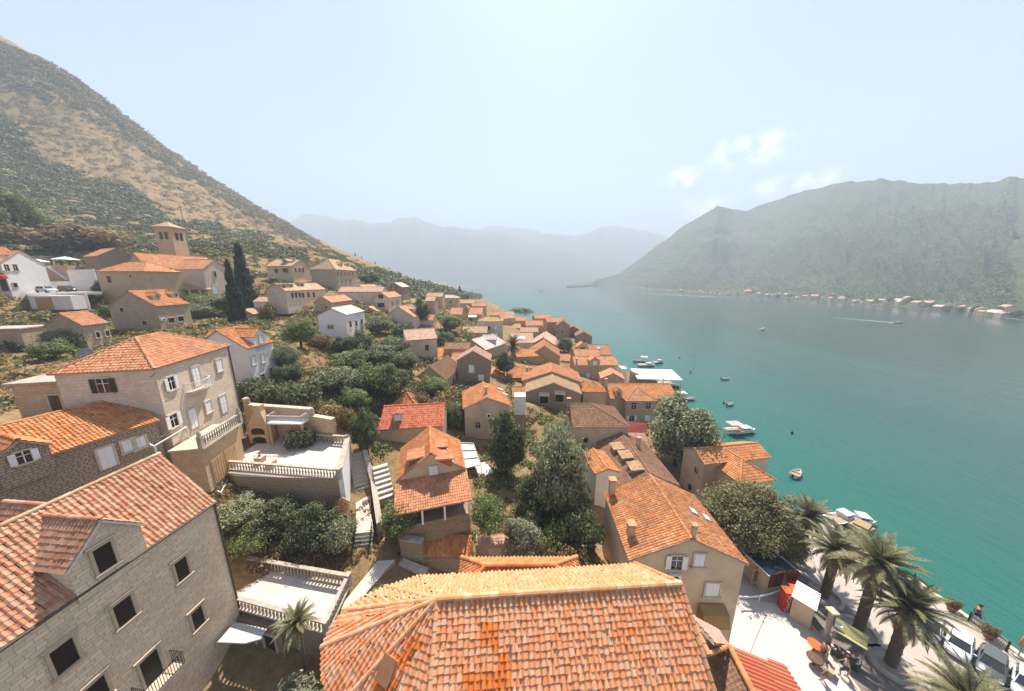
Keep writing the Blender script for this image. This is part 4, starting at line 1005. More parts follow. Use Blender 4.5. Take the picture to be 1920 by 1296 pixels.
# ------------------------------------------------------------------ church under the tower
def church():
    root=thing('church','church roof of pale barrel tiles with a fan tiled apse and bright orange replaced patches','church')
    R0=Z(820,1125,17.5); R1=Z(1276,1096,17.5); d=R1-R0; d[2]=0; d/=np.linalg.norm(d); nb=np.array((-d[1],d[0],0)); hw,dz=3.55,2.95
    E0=R0+nb*hw; E0[2]-=dz; F0=R1+nb*hw; F0[2]-=dz; E5=R0-nb*hw; E5[2]-=dz; F5=R1-nb*hw; F5[2]-=dz
    ze=E0[2]; Es=[E0,Z(722,1101,ze),Z(644,1145,ze),Z(603,1214,ze),Z(628,1335,ze),E5]
    def patch(p):
        u,v,_=proj(p)
        if (898<u<936 and 1168<v<1216) or (934<u<961 and 1222<v<1300) or (866<u<961 and 1257<v<1300) or (1178<u<1186 and 1170<v<1205) or (1062<u<1068 and 1255<v<1265): return 2
        return 0
    m=MB(); roof_tri(m,[E5,F5,R1,R0],.222,.215,0,1,6,.06,.014,patch); 
    nv=m.build('front_roof_slope',[RM(R_CHU),EDGEW,RM(R_NEW)],root)
    m=MB(); roof_tri(m,[F0,E0,R0,R1],.222,.27,0,1,6,.06,.014); m.build('back_roof_slope',[RM(R_CHU),EDGEW],root)
    m=MB()
    rim=[]
    for i in range(5):
        rim.append(Es[i]); mid=(Es[i]+Es[i+1])/2; o_=mid-R0; o_[2]=0; mid=mid+o_/np.linalg.norm(o_)*np.linalg.norm((Es[i+1]-Es[i])[:2])*.09; rim.append(mid)
    rim.append(Es[5])
    def ap(p):
        u,v,_=proj(p); return 2 if (720<u<790 and v>1190 and abs((u-700)-(1296-v)*.9)<16 and v<1250) or (700<u<745 and v>1272) else 0
    for i in range(10): roof_tri(m,[rim[i],rim[i+1],R0],.215,.23,0,1,6,.055,.012,ap)
    apx=m.build('apse_roof',[RM(R_CHU),RM(R_SAL,True),RM(R_NEW)],root)
    m=MB()
    up=np.array((0,0,.05))
    for e in Es: caps(m,e+up*.6,R0+up*.6,.095,0,.3)
    caps(m,R0+up*1.2,R1+up*1.2,.115,0,.34); m.build('ridge_tiles',RM(R_CHU),root)
    out=list(rim)+[F5,F0]; cx=np.mean([o[:2] for o in out],0)
    pts=[cx+(o[:2]-cx)*.955 for o in out]; m=MB()
    P=pts; ar=sum(P[i][0]*P[(i+1)%len(P)][1]-P[(i+1)%len(P)][0]*P[i][1] for i in range(len(P)))
    if ar<0: P=P[::-1]
    for i in range(len(P)):
        a,b=P[i],P[(i+1)%len(P)]; L=np.linalg.norm(b-a); m.add([(a[0],a[1],0),(b[0],b[1],0),(b[0],b[1],ze),(a[0],a[1],ze)],[(0,1,2,3)],0,[[(0,0),(L,0),(L,ze),(0,ze)]])
    for R in (R0,): pass
    a,b,c=F5*1.0,F0*1.0,R1*1.0; k=-d*.25
    m.poly([a+k,b+k,c+k-np.array((0,0,.1))],0)
    m.build('wall',W_PALE,root)
    # roof hatch on the apse
    e,f=Es[4],Es[5]; n=np.cross(f-e,R0-e); n/=np.linalg.norm(n); n=n if n[2]>0 else -n
    r=ray(731,1254); t=(e-CAM).dot(n)/r.dot(n); hp=CAM+r*t
    s=(f-e)/np.linalg.norm(f-e); rr=np.cross(n,s); m=MB(); Rm=np.array([s,rr,n]).T
    m.box(hp+n*.10,(.56,.68,.24),0,R=Rm); m.box(hp+n*.23,(.64,.76,.05),1,R=Rm); m.build('roof_hatch',[RM(R_RUST,True),simple('rust_metal',(.33,.15,.07),(.26,.11,.05),4,.6)],apx)
    # verge along the right gable
    m=MB(); caps(m,F5+up,R1+up,.1,0,.3); caps(m,F0+up,R1+up,.1,0,.3); m.build('verge_tiles',RM(R_SAL),root)
    return root
church()
# sacristy roof behind the ridge
def hipbox(name,label,cat,ea,eb,ec,ed,ra,rb,ze,zr,roofd,wallm,low,pitch=.22,row=.26,parent=None,caprad=.11):
    root=thing(name,label,cat) if parent is None else parent
    E=[Z(*p,ze) if len(p)==2 else np.array(p) for p in (ea,eb,ec,ed)]; A=Z(*ra,zr); B=Z(*rb,zr); m=MB()
    roof_tri(m,[E[0],E[1],B,A],pitch,row); roof_tri(m,[E[1],E[2],B],pitch,row); roof_tri(m,[E[2],E[3],A,B],pitch,row); roof_tri(m,[E[3],E[0],A],pitch,row)
    up=np.array((0,0,.05))
    for e,r in ((E[0],A),(E[1],B),(E[2],B),(E[3],A)): caps(m,e+up,r+up,caprad,2,.34)
    caps(m,A+up,B+up,caprad,2,.34); m.build('roof',[RM(roofd),EDGEW,RM(R_ORG)],root)
    c=np.mean([e[:2] for e in E],0); P=[c+(e[:2]-c)*.94 for e in E]; m=MB()
    ar=sum(P[i][0]*P[(i+1)%4][1]-P[(i+1)%4][0]*P[i][1] for i in range(4))
    if ar<0: P=P[::-1]
    for i in range(4):
        a,b=P[i],P[(i+1)%4]; L=np.linalg.norm(b-a); m.add([(a[0],a[1],low),(b[0],b[1],low),(b[0],b[1],ze),(a[0],a[1],ze)],[(0,1,2,3)],0,[[(0,low),(L,low),(L,ze),(0,ze)]])
    m.build('wall',wallm,root); return root
A_=Z(910,1061,14.6); B_=Z(1040,1060,14.6)
def dz(p,dx,dy,z): return (p[0]+dx,p[1]+dy,z)
hipbox('sacristy','small hip roofed annex with orange fan tiles showing just behind the church ridge','annex',dz(A_,-1.6,-1.5,13.5),dz(B_,1.6,-1.5,13.5),dz(B_,1.6,1.5,13.5),dz(A_,-1.6,1.5,13.5),(910,1061),(1040,1060),13.5,14.6,R_ORG,W_PALE,2)
# side chapel, lower right
def chapel():
    root=thing('side_chapel','low chapel beside the church with a brown tiled slope and a bright red ribbed slope','chapel')
    Q1=Z(1367,1213,11.6); Q2=Q1+(Z(1412,1300,11.6)-Q1)*1.6; g=Z(1471,1247,10.3); g2=g+(Q2-Q1)*1.0; g0=Z(1372,1222,11.2)
    m=MB(); roof_tri(m,[g2,g,Q1,Q2],.2,1.6,0,1,5,.05,0); m.build('red_roof_slope',[RM(R_RED),EDGE],root)
    b1=Z(1312,1232,10.3); b2=b1+(Q2-Q1); m=MB(); roof_tri(m,[b1,b2,Q2,Q1],.2,.24,0,1,3,.018,.004); m.build('brown_roof_slope',[RM(R_BRN),EDGE],root)
    k1=Z(1291,1150,12.4); k2=Z(1328,1228,12.0)
    e1=Z(1346,1180,10.6); e2=Z(1364,1207,11.2); m=MB(); roof_tri(m,[e2,e1,k1,k2],.2,.28,0,1,4,.04,.01); m.build('pink_roof_slope',[RM(R_PNK),EDGE],root)
    a1=Z(1292,1165,11.9); a2=Z(1308,1238,11.2); m=MB(); roof_tri(m,[a1,a2,k2,k1],.2,.3,0,1,4,.05,.01); m.build('ribbed_roof_strip',[RM(R_RED),EDGE],root)
    m=MB(); up=np.array((0,0,.06)); caps(m,k1+up,k2+up,.13,0,.34); caps(m,Q1+up,Q2+up,.14,0,.34); caps(m,Q1+up,k2+up,.1,0,.34); m.build('ridge_tiles',RM(R_ORG),root)
    P=[b1[:2],b2[:2],g2[:2],g[:2],e2[:2],e1[:2],k1[:2]]; c=np.mean(P,0); P=[c+(p-c)*.93 for p in P]; m=MB()
    ar=sum(P[i][0]*P[(i+1)%7][1]-P[(i+1)%7][0]*P[i][1] for i in range(7))
    if ar<0: P=P[::-1]
    for i in range(7):
        a,b=P[i],P[(i+1)%7]; L=np.linalg.norm(b-a); m.add([(a[0],a[1],0),(b[0],b[1],0),(b[0],b[1],10.25),(a[0],a[1],10.25)],[(0,1,2,3)],0,[[(0,0),(L,0),(L,10.2),(0,10.2)]])
    m.build('wall',W_PALE,root)
chapel()
# ------------------------------------------------------------------ upper terrace with fireplace
ZT=12.3
ta,tb,tcn,td,te=[Z(u,v,ZT)[:2] for u,v in ((440,893),(637,898),(652,833),(592,829),(430,800))]
te=(-28.6,32.0); ta0=(-28.2,25.6)
floor_poly('upper_terrace','broad paved terrace with balustrades beside the hip roofed house',[ta0,ta,tb,tcn,td,te],ZT,PAVE,6.5,W_RUB)
balustrade('pale stone balustrade along the front of the broad terrace above the garden trees',ta0,tb,ZT,.3)
balustrade('short balustrade at the back right corner of the broad terrace by the path',td,tcn,ZT,.3,(0,1))
vw=vwall('terrace_wall','sunlit rough cast wall along the path side of the broad terrace',[(tb[0]+.1,tb[1],8.5,13.3),(tcn[0]+.1,tcn[1],10,13.1)],W_WHITE,.4,STONEW,low=2)
bw0=Z(470,822,ZT); bw1=Z(590,828,ZT)
vwall('terrace_back_wall','tall stepped stone wall behind the broad terrace with grape leaves over its top',[(-30.5,31.9,ZT,16.9),(bw0[0]-.1,bw0[1]+.6,ZT,16.9),(bw0[0]-.1,bw0[1]+.6,ZT,16.2),(bw1[0]-.2,bw1[1]+.5,ZT,16.0),(bw1[0]-.2,bw1[1]+.5,ZT,15.2),(tcn[0]-1.6,tcn[1]+.6,ZT,15.0)],W_BEIGE,.45,STONE)
fp=Z(497,826,ZT); root=thing('outdoor_fireplace','stone outdoor fireplace with two arched openings and a sloping hood','fireplace',(fp[0],fp[1]-.35,ZT),-.03)
m=MB(); m.box((0,.2,1.0),(2.3,1.0,2.0),0); m.build('body',W_BEIGE,root); m=MB()
b0=[(-1.15,-.3),(1.15,-.3),(1.15,.7),(-1.15,.7)]; b1=[(-.35,.0),(.35,.0),(.35,.6),(-.35,.6)]
for i in range(4):
    j=(i+1)%4; m.add([(b0[i][0],b0[i][1],2.0),(b0[j][0],b0[j][1],2.0),(b1[j][0],b1[j][1],3.7),(b1[i][0],b1[i][1],3.7)],[(0,1,2,3)],0,[[(0,2),(2,2),(1.4,3.7),(.6,3.7)]])
m.box((0,.3,4.0),(.75,.65,.7),0); m.build('hood',W_BEIGE,root)
for zz,ww in ((.0,1.5),(1.05,1.5)):
    m=MB(); pts=[(-ww/2,-.31,zz+.05)]+[(-ww/2*math.cos(a),-.31,zz+.45+.35*math.sin(a)) for a in np.linspace(0,math.pi,11)]+[(ww/2,-.31,zz+.05)]
    m.prism(pts,(0,-.015,0),0); m.build('arched_opening',IRON,root)
cp=Z(553,826,ZT); root=thing('canopy','small white balcony with railing standing over the terrace beside the fireplace','balcony',(cp[0],cp[1]-.3,ZT),-.04)
m=MB(); m.box((0,.1,2.55),(3.9,1.7,.16),0); m.build('slab',W_WHITE,root); m=MB()
for x0,y0,x1,y1 in ((-1.9,-.7,1.9,-.7),(-1.9,-.7,-1.9,.9),(1.9,-.7,1.9,.9)):
    m.bar((x0,y0,3.45),(x1,y1,3.45),.05); k=26 if x0!=x1 else 10
    for i in range(k+1): f=i/k; m.bar((x0+(x1-x0)*f,y0+(y1-y0)*f,2.63),(x0+(x1-x0)*f,y0+(y1-y0)*f,3.45),.025)
m.build('railing',METW,root)
for sx in (-1,1): m=MB(); m.box((sx*1.8,-.6,1.24),(.22,.22,2.46),0); m.build('post',W_BEIGE,root)
m=MB(); m.box((-.9,.75,1.4),(1.6,.1,1.7),0); m.build('door',BRDOOR,root)
for (u,v,lab) in ((489,868,'square stone block with a small red pot on the sunny terrace'),(509,876,'second square stone block on the terrace, beside the one with the red pot')):
    p=Z(u,v,ZT); m=MB(); m.box((0,0,.32),(.72,.62,.64),0); m.box((0,0,.68),(.8,.7,.08),0); tag(m.build('stone_block',STONE,loc=(p[0],p[1],ZT),rz=-.1),lab,'stone block')
p=Z(489,868,ZT); m=MB(); m.lathe([(.08,0),(.13,.22),(.11,.24),(.02,.24)],(0,0,0),0,10); tag(m.build('flower_pot',RM(R_RED,True),loc=(p[0],p[1],ZT+.72)),'small red clay pot on top of a stone block','pot')
p=Z(450,865,ZT); m=MB(); m.tube([(0,0,0),(0,0,3.2)],.03,0); m.lathe([(.25,0),(.2,.12)],(0,0,0),0,10); tag(m.build('flag_pole',GREYM,loc=(p[0],p[1],ZT)),'thin bare pole on the terrace near the garage doors','pole')
p=Z(541,836,ZT); m=MB(); m.lathe([(.12,0),(.24,.35),(.28,.4),(.2,.4)],(0,0,0),0,12); tag(m.build('stone_urn',STONE,loc=(p[0],p[1],ZT)),'pale stone urn by the small terrace tree','urn')
# porch of the hip roofed house with garage
root=thing('porch','raised stone porch with balustrade and ochre garage doors in front of the white shuttered facade','porch',(-27.9,25.1,ZT),math.radians(101))
m=MB(); m.box((0,.15,1.6),(4.6,2.2,4.2),0); m.build('wall',W_BEIGE,root); m=MB(); m.box((0,.0,3.76),(4.9,2.6,.14),0); m.build('floor',STONE,root)
for i,xx in enumerate((-1.0,.55)):
    m=MB(); m.box((xx,-.99,1.0),(1.45,.06,2.3),0)
    for k in range(5): m.box((xx-.58+k*.29,-1.025,1.0),(.03,.02,2.2),0)
    m.build('garage_door',W_OCHRE,root)
m=MB(); m.box((0,-1.12,4.75),(4.8,.24,.1),0); m.box((0,-1.12,3.9),(4.8,.22,.1),0); m.build('rail',STONEW,root)
for i in range(17): o=part(BALU,'baluster',root,(-2.2+i*.275,-1.12,3.95)); o.scale=(1,1,1.1)
for sx in (-1,1): m=MB(); m.box((sx*2.4,-1.12,4.35),(.32,.32,1.1),0); m.lathe([(.12,4.9),(.16,5.1),(.05,5.4)],(sx*2.4,-1.12,0),0,8); m.build('pedestal',STONEW,root)
# ------------------------------------------------------------------ lower balustraded terrace
ZL=7.3
q0,q1,q2,q3=[Z(u,v,ZL+1)[:2] for u,v in ((418,1035),(652,1078),(610,1165),(445,1120))]
q0=(-23.2,20.2)
floor_poly('lower_terrace','long narrow paved terrace with balustrades beside the palace',[q0,q1,q2,q3,(-20.2,17.2)],ZL,PAVE,3.5,W_RUB)
i1=np.array(q1); 
balustrade('long balustrade at the garden side of the narrow terrace, casting striped shade',(-22.6,20.1),q1,ZL,.29,(1,1))
balustrade('short balustrade across the far right end of the narrow terrace',q1,q2,ZL,.29,(0,0))
balustrade('balustrade over the courtyard along the near side of the narrow terrace',q3,q2,ZL,.29,(0,1))
root=thing('courtyard_room','dark doorways of the room below the narrow terrace','annex',((q3[0]+q2[0])/2-1.6,(q3[1]+q2[1])/2+.2,4.3),math.atan2(q2[1]-q3[1],q2[0]-q3[0]))
m=MB(); m.box((0,.0,1.2),(3.6,.5,2.9),0); m.build('wall',W_DARK,root)
for xx,ww in ((-1.0,1.0),(.8,.9)): window(root,(xx,-.26,1.05),(0,-1,0),ww,2.0,'hole',fw=.16)
cpx=[Z(u,v,7.0) for u,v in ((408,1205),(440,1168),(500,1180),(489,1199),(460,1207))]
m=MB(); m.prism([tuple(p) for p in cpx],(0,0,.05),0); o=m.build('glass_canopy',[simple('frosted_glass',(.55,.54,.5),(.48,.47,.44),2,.25)]); tag(o,'curved frosted glass canopy over the courtyard door at the palace corner','canopy')
m=MB(); 
for i in range(5): m.bar(cpx[i],cpx[(i+1)%5],.05,.07)
m.build('canopy_frame',GREYM,o)
# ------------------------------------------------------------------ path and steps
PATHM=stone_mat('path_stone',(.52,.46,.40),(.45,.39,.33),(.36,.31,.25),.6,.4,.014,samt=.25,bstr=.2)
def steps(name,label,p0,p1,w,n,z0,z1,mat=None):
    p0=np.array(p0[:2]);p1=np.array(p1[:2]); d=p1-p0; L=np.linalg.norm(d); d/=L; rz=math.atan2(d[1],d[0]); m=MB()
    for i in range(n):
        za=z0+(z1-z0)*(i+1)/n; x=(i+.5)*L/n; m.box((x,0,(za+min(z0,z1)-1.5)/2-.0),(L/n+.02,w,za-min(z0,z1)+1.5),0)
    o=m.build(name,mat or PATHM,loc=(p0[0],p0[1],0),rz=rz); tag(o,label,'stairs'); return o
la=Z(684,998,8.2); lb=Z(680,925,8.5); lc_=Z(667,848,11.3)
floor_poly('path_landing',None,[(la[0]-.75,la[1]),(la[0]+.75,la[1]),(lb[0]+.75,lb[1]),(lb[0]-.75,lb[1])],8.35,PATHM,6.5,W_RUB)['kind']='structure'
steps('stone_stairs','shaded upper flight of stone steps beside the terrace wall',lb,lc_,1.4,11,8.35,11.2)
lo=Z(676,1062,6.3); steps('stone_stairs','lower flight of stone steps with iron handrails below the round manhole',lo,la,1.5,9,6.2,8.35)
p=Z(686,942,8.36); m=MB(); m.lathe([(.36,0),(.36,.03),(.3,.035)],(0,0,0),0,20); tag(m.build('manhole_cover',BRDOOR,loc=(p[0],p[1],8.352)),'round brown manhole cover in the sunny path landing','manhole cover')
for sgn,lab in ((-.7,'thin black handrail on the garden side of the lower steps'),(.7,'thin black handrail on the house side of the lower steps')):
    m=MB(); a=np.array((lo[0]+sgn,lo[1],6.3)); b=np.array((la[0]+sgn,la[1],8.4))
    for k in range(2): m.bar(a+(0,0,.5+.45*k),b+(0,0,.5+.45*k),.035)
    for k in range(10): f=k/9; q=a+(b-a)*f; m.bar(q,q+(0,0,.95),.025)
    tag(m.build('handrail',IRON),lab,'handrail')
r0=Z(722,1035,8.0); r1=Z(652,1118,7.2)
floor_poly('walkway',None,[(r0[0]-.7,r0[1]),(r0[0]+.75,r0[1]+.1),(r1[0]+.8,r1[1]-.6),(r1[0]-.3,r1[1]-.9)],7.1,PATHM,4,W_RUB)['kind']='structure'
s0=Z(712,870,10.0); s1=Z(722,985,8.0)
steps('stone_stairs','second run of pale steps between the path wall and the dormer house',Z(725,935,8.7),Z(712,872,10.4),1.5,7,8.6,10.4)
vwall('path_wall','low planted stone wall running down between the two stair runs',[(*Z(684,848,11.3)[:2],10.8,11.6),(*Z(700,905,9.3)[:2],8.8,9.6),(*Z(712,985,8.6)[:2],7.6,8.9)],W_RUB,.5,None,low=2)
vwall('retaining_wall','ruined rubble wall below the street lamp with a pale broken top',[(*Z(752,1010,8.2)[:2],6,8.3),(*Z(793,1020,7.9)[:2],5.5,8.2)],W_RUB,.5,STONEW,low=3)
vwall('retaining_wall','low rubble wall curving behind the apse roof',[(*Z(752,1058,6.3)[:2],4.5,6.5),(*Z(800,1078,6.0)[:2],4.5,6.2)],W_RUB,.6,STONEW,low=3)
# annexes in front of the dormer house

pz=5.4; c0=Z(838,1030,pz+1.6)
m=MB(); root=thing('yard_annex','low yard wall with a half shaded pergola of red tiles below the porch','annex')
e0,e1,e2,e3=Z(791,1045,6.6),Z(889,1045,6.6),Z(883,1003,7.3),Z(798,1000,7.3)
m=MB(); roof_tri(m,[e0,e1,e2,e3],.2,.3,0,1,4); m.build('roof',[RM(R_ORG),EDGE],root)
m=MB()
for a,b in ((e0,e1),(e1,e2),(e3,e0)): 
    L=np.linalg.norm((b-a)[:2]); m.add([(a[0],a[1],2.5),(b[0],b[1],2.5),(b[0],b[1],b[2]-.1),(a[0],a[1],a[2]-.1)],[(0,1,2,3)],0,[[(0,2.5),(L,2.5),(L,b[2]),(0,a[2])]])
m.build('wall',W_RUB,root)
w0,w1=Z(893,1060,3.9),Z(958,1056,3.9); root=thing('gate_wall','stone gate wall with pink tile coping and a pale wooden door','wall',tuple(w0),math.atan2(w1[1]-w0[1],w1[0]-w0[0])); L=np.linalg.norm((w1-w0)[:2])
m=MB(); m.box((L/2,0,.9),(L,.4,3.4),0); m.build('wall',W_GREY,root); m=MB(); tiles(m,(0,-.45,2.62),(1,0,0),np.array((0,.9,.25))/math.hypot(.9,.25),[(0,0),(L,0),(L,.95),(0,.95)],.2,.3,0); m.box((L/2,0,2.62),(L,.7,.08),1); m.build('coping',[RM(R_PNK),EDGE],root)
window(root,(L*.55,-.2,1.0),(0,-1,0),.95,1.9,'doorw',shut=simple('pale_wood',(.5,.42,.32),(.42,.34,.25),4,.7),fw=.12)
for k,xx in enumerate((L*.28,L*.86)):
    p=w0+(w1-w0)*(xx/L); m=MB(); m.box((0,0,.2),(.55,.3,.4),0); m.box((0,0,.41),(.45,.22,.04),1); tag(m.build('planter',[STONE,BRDOOR],loc=(p[0],p[1]-.5,3.9)),['stone planter left of the pale gate door','stone planter right of the pale gate door'][k],'planter')
# restaurant terraces right of the dormer house
def awning(label,corners,z0,z1,bars=3):
    c=[Z(u,v,z) for (u,v),z in zip(corners,(z1,z1,z0,z0))]; root=thing('canvas_awning',label,'awning')
    N=6; 
    for b in range(bars):
        m=MB()
        for k in range(N):
            f0=(b+k/N)/bars; f1=(b+(k+1)/N)/bars; s0=-.12*math.sin(math.pi*k/N); s1=-.12*math.sin(math.pi*(k+1)/N)
            L0=c[0]+(c[3]-c[0])*f0; R0=c[1]+(c[2]-c[1])*f0; L1=c[0]+(c[3]-c[0])*f1; R1=c[1]+(c[2]-c[1])*f1
            zz=np.array((0,0,1)); m.add([L0+zz*s0,L1+zz*s1,R1+zz*s1,R0+zz*s0],[(0,1,2,3)],0); m.add([L0+zz*(s0-.02),R0+zz*(s0-.02),R1+zz*(s1-.02),L1+zz*(s1-.02)],[(0,1,2,3)],0)
        m.build('canvas_panel',FABW,root)
    m=MB()
    for b in range(bars+1): f=b/bars; m.bar(c[0]+(c[3]-c[0])*f+(0,0,.06),c[1]+(c[2]-c[1])*f+(0,0,.06),.09)
    m.bar(c[0],c[3],.08); m.bar(c[1],c[2],.08); m.build('frame',W_CREAM,root)
    m=MB()
    for q in (c[1],c[2]): m.bar(q,(q[0],q[1],q[2]-3),.09)
    m.build('post',W_CREAM,root)
awning('white pull out awning in three panels beside the dormer house',[(846,830),(888,832),(902,872),(868,880)],7.8,8.5)
gpx=[Z(u,v,5.2)[:2] for u,v in ((878,893),(905,905),(955,896),(930,852),(895,856))]
floor_poly('restaurant_terrace','small upper restaurant terrace with white balustrade under the parasol',gpx,5.2,PAVE,2.5,W_BEIGE)
for i,(a,b,lab) in enumerate(((4,3,'white balustrade at the back of the small restaurant terrace'),(3,2,'white wall balustrade along the tree side of the small restaurant terrace'))):
    balustrade(lab,gpx[a],gpx[b],5.2,.28,(1,1),hgt=.9)
def parasol(label,p,top,R,n=4,closed=False,mat=None,rz=0,group=None):
    root=thing('parasol',label,'parasol',p,rz,group); H=top-p[2]; m=MB(); m.tube([(0,0,0),(0,0,H+.1)],.035,0); m.lathe([(.28,0),(.25,.12),(.05,.15)],(0,0,0),0,10); m.build('pole',GREYM,root); m=MB()
    if closed: m.lathe([(.02,H*.35),(.2,H*.4),(.13,H*.7),(.05,H),(.01,H+.05)],(0,0,0),0,10)
    else:
        for i in range(n):
            a=2*math.pi*i/n+math.pi/n; b=a+2*math.pi/n; A=np.array((math.cos(a)*R,math.sin(a)*R,H-.32*R)); B=np.array((math.cos(b)*R,math.sin(b)*R,H-.32*R)); Tp=np.array((0,0,H))
            m.add([A,B,Tp],[(0,1,2)],0); m.add([A,B,B-(0,0,.18),A-(0,0,.18)],[(0,1,2,3)],0); m.add([A*.99,Tp-(0,0,.03),B*.99],[(0,1,2)],0)
    m.build('canopy',mat or FABW,root); return root
p=Z(899,917,4.6); parasol('large white square parasol on the restaurant terrace next to the salmon porch roof',(p[0]-.1,p[1]+1.5,3.6),6.9,1.9,4,rz=.5)
floor_poly('dining_terrace','lower dining terrace with a vine roof and flower boxes, left of the silver bush',[Z(u,v,4.0)[:2] for u,v in ((885,1000),(985,965),(965,905),(890,915))],4.0,PAVE,2.5,W_BEIGE)
p=Z(972,975,4.0); parasol('closed grey parasol on the dining terrace edge',tuple(p),6.3,1,closed=True,mat=simple('beige_canvas',(.5,.46,.4),(.42,.38,.33),3,.9))
for k,(u,v) in enumerate(((948,950),(957,968),(944,932))):
    p=Z(u,v,4.0); m=MB(); m.box((0,0,.74),(.8,.8,.05),0); m.box((0,0,.55),(.82,.82,.34),0); m.tube([(0,0,0),(0,0,.7)],.05,1,6)
    tag(m.build('dining_table',[FABW,IRON],loc=tuple(p),rz=.3),['white clothed table in the middle of the dining terrace','white clothed table nearest the closed parasol','white clothed table at the back of the dining terrace'][k],'table')
# pergola frames behind the palace
def pergola(label,fl,fr,nr,nl,z,nb,h):
    c=[Z(*p,z) for p in (fl,fr,nr,nl)]; root=thing('pergola',label,'pergola'); m=MB(); m.bar(c[0],c[1],.09,.14); m.bar(c[3],c[2],.07,.1); m.build('beam',METW,root)
    for i in range(nb):
        f=i/(nb-1); m=MB(); m.bar(c[0]+(c[1]-c[0])*f+(0,0,.08),c[3]+(c[2]-c[3])*f+(0,0,.08),.06,.08); m.build('rafter',METW,root)
    for q in c: m=MB(); m.bar((q[0],q[1],q[2]-h),q,.08); m.build('post',METW,root)
pergola('white metal pergola frame between the palace roof and the broad terrace',(363,853),(442,873),(415,924),(340,890),11.6,5,3)
pergola('white metal pergola frame against the low long house wall',(309,797),(350,802),(290,838),(262,822),17.2,4,2.5)
# annex of the hip roofed house
root=thing('flat_roofed_annex','small flat roofed stone annex with a brown door left of the hip roofed house','annex',tuple(U(135,770,26)),math.radians(103-90))
m=MB(); m.box((0,0,1.2),(3.4,3.0,3.6),0); m.build('wall',W_BEIGE,root); m=MB(); m.box((0,0,3.08),(3.9,3.5,.16),0); m.build('roof',STONEW,root); window(root,(.7,-1.5,1.0),(0,-1,0),.7,1.9,'door',fw=.12)
p=U(168,668,29); root=thing('satellite_dish','grey satellite dish on a mast beside the hip roof','satellite dish',tuple(p)); m=MB(); m.tube([(0,0,-2),(0,0,.5)],.04,0); m.build('mast',GREYM,root)
m=MB(); m.lathe([(.02,0),(.25,.06),(.42,.18)],(0,0,0),0,14); o=m.build('dish',GREYM,root,loc=(0,-.1,.4)); o.rotation_euler=(1.1,0,.5)
# walls on the left bank
vwall('rubble_wall','dry stone rubble wall below the golden grass at the left edge',[(*U(-60,790,33)[:2],U(-60,790,33)[2],U(-60,750,33)[2]),(*U(30,770,32)[:2],U(30,770,32)[2],U(30,745,32)[2]),(*U(92,745,31)[:2],U(92,745,31)[2],U(92,722,31)[2])],W_RUB,.5,None,low=2)
p=U(14,662,48); root=thing('stone_hut','flat roofed grey stone hut with one small window at the left edge','hut',tuple(p),math.radians(12)); m=MB(); m.box((0,1.5,1),(6,4,5.6),0); m.build('wall',W_GREY,root); m=MB(); m.box((0,1.5,3.9),(6.3,4.3,.2),0); m.build('roof',CONC,root); window(root,(1.0,-.5,1.6),(0,-1,0),.7,.7,'dark')
# ------------------------------------------------------------------ hillside church
def geo(A,t,yaw,L,W,rise,base_v=None,wall=None,hip=0):
    kw=dict(yaw=yaw,L=L,W=W,rise=rise,hip=hip)
    if wall: kw['wall']=wall
    else: kw['Dv']=base_v
    if not wall:
        g=solve_house(A,None,t,wall=3,**{k:v for k,v in kw.items() if k!='Dv'}); a=g['a']; z=zdrop(np.array((a[0],a[1],0)),base_v); return solve_house(A,None,t,yaw=yaw,L=L,W=W,rise=rise,hip=hip,wall=a[2]-rise-z)
    return solve_house(A,None,t,**kw)
chr_=thing('church','old hillside church with long orange roof, square belfry and pale gabled front','church')
def sub(H,nmn):
    H.root.parent=chr_; H.root.name=nmn
    for k in ('label','category'): del H.root[k]
    GEO[nmn]=H.g
H=house(None,'nave','nave of hillside church','',None) if False else None
g=geo((249,474),84,75,17,9,4.0,base_v=556); GEO['L1n']=g; Hn=house('L1n','church_nave','part of church here',R_RUST,W_BEIGE,[(303,522,1.6,2.0,'white'),(340,525,.5,.8),(355,525,.5,.8),(367,526,.5,.8)],near=False); sub(Hn,'nave')
g=geo((402,487),90,180,9,8.5,3.0,base_v=560); GEO['L1f']=g; Hf=house('L1f','church_front','part of church here',R_SAL,W_PALE,[(403,514,.7,1.6),(403,543,1.5,2.6,'doorw')],near=False); sub(Hf,'gabled_front')
g=geo((275,491),80,178,5,9,2.6,base_v=556,hip=.9); GEO['L1a']=g; Ha=house('L1a','church_apse','part of church here',R_RUST,W_BEIGE,[(205,524,1.2,1.7),(245,518,.5,.6)],near=False); sub(Ha,'sacristy_wing')
tb_=U(330,484,97); m=MB(); W=4.6; m.box((0,0,2.5),(W,W,13),0); 
tw=m.build('belfry',W_BEIGE,chr_,loc=tuple(tb_),rz=.1)
ztop=9.0; 
for sx,sy in ((0,-1),(1,0)):
    for k in (-.75,.75):
        m=MB()
        c=(sx*(W/2+.01)+ (k if sy else 0), sy*(W/2+.01)+(k if sx else 0), 6.6); m.box(c,(.9 if sy else .06,.9 if sx else .06,2.2),0); m.build('belfry_opening',DARKW,tw)
m=MB(); m.box((0,0,9.15),(W+.7,W+.7,.3),1); e=W/2+.5
for i in range(4):
    a=math.pi/2*i+math.pi/4; b=a+math.pi/2; rr=e*1.414; m.add([(math.cos(a)*rr,math.sin(a)*rr,9.3),(math.cos(b)*rr,math.sin(b)*rr,9.3),(0,0,11.0)],[(0,1,2)],0,[[(i*9,0),(i*9+12,0),(i*9+6,7)]])
m.build('belfry_roof',[RM(R_TAN,True),STONE],tw)
pa=U(331,546,86); m=MB(); root_=chr_
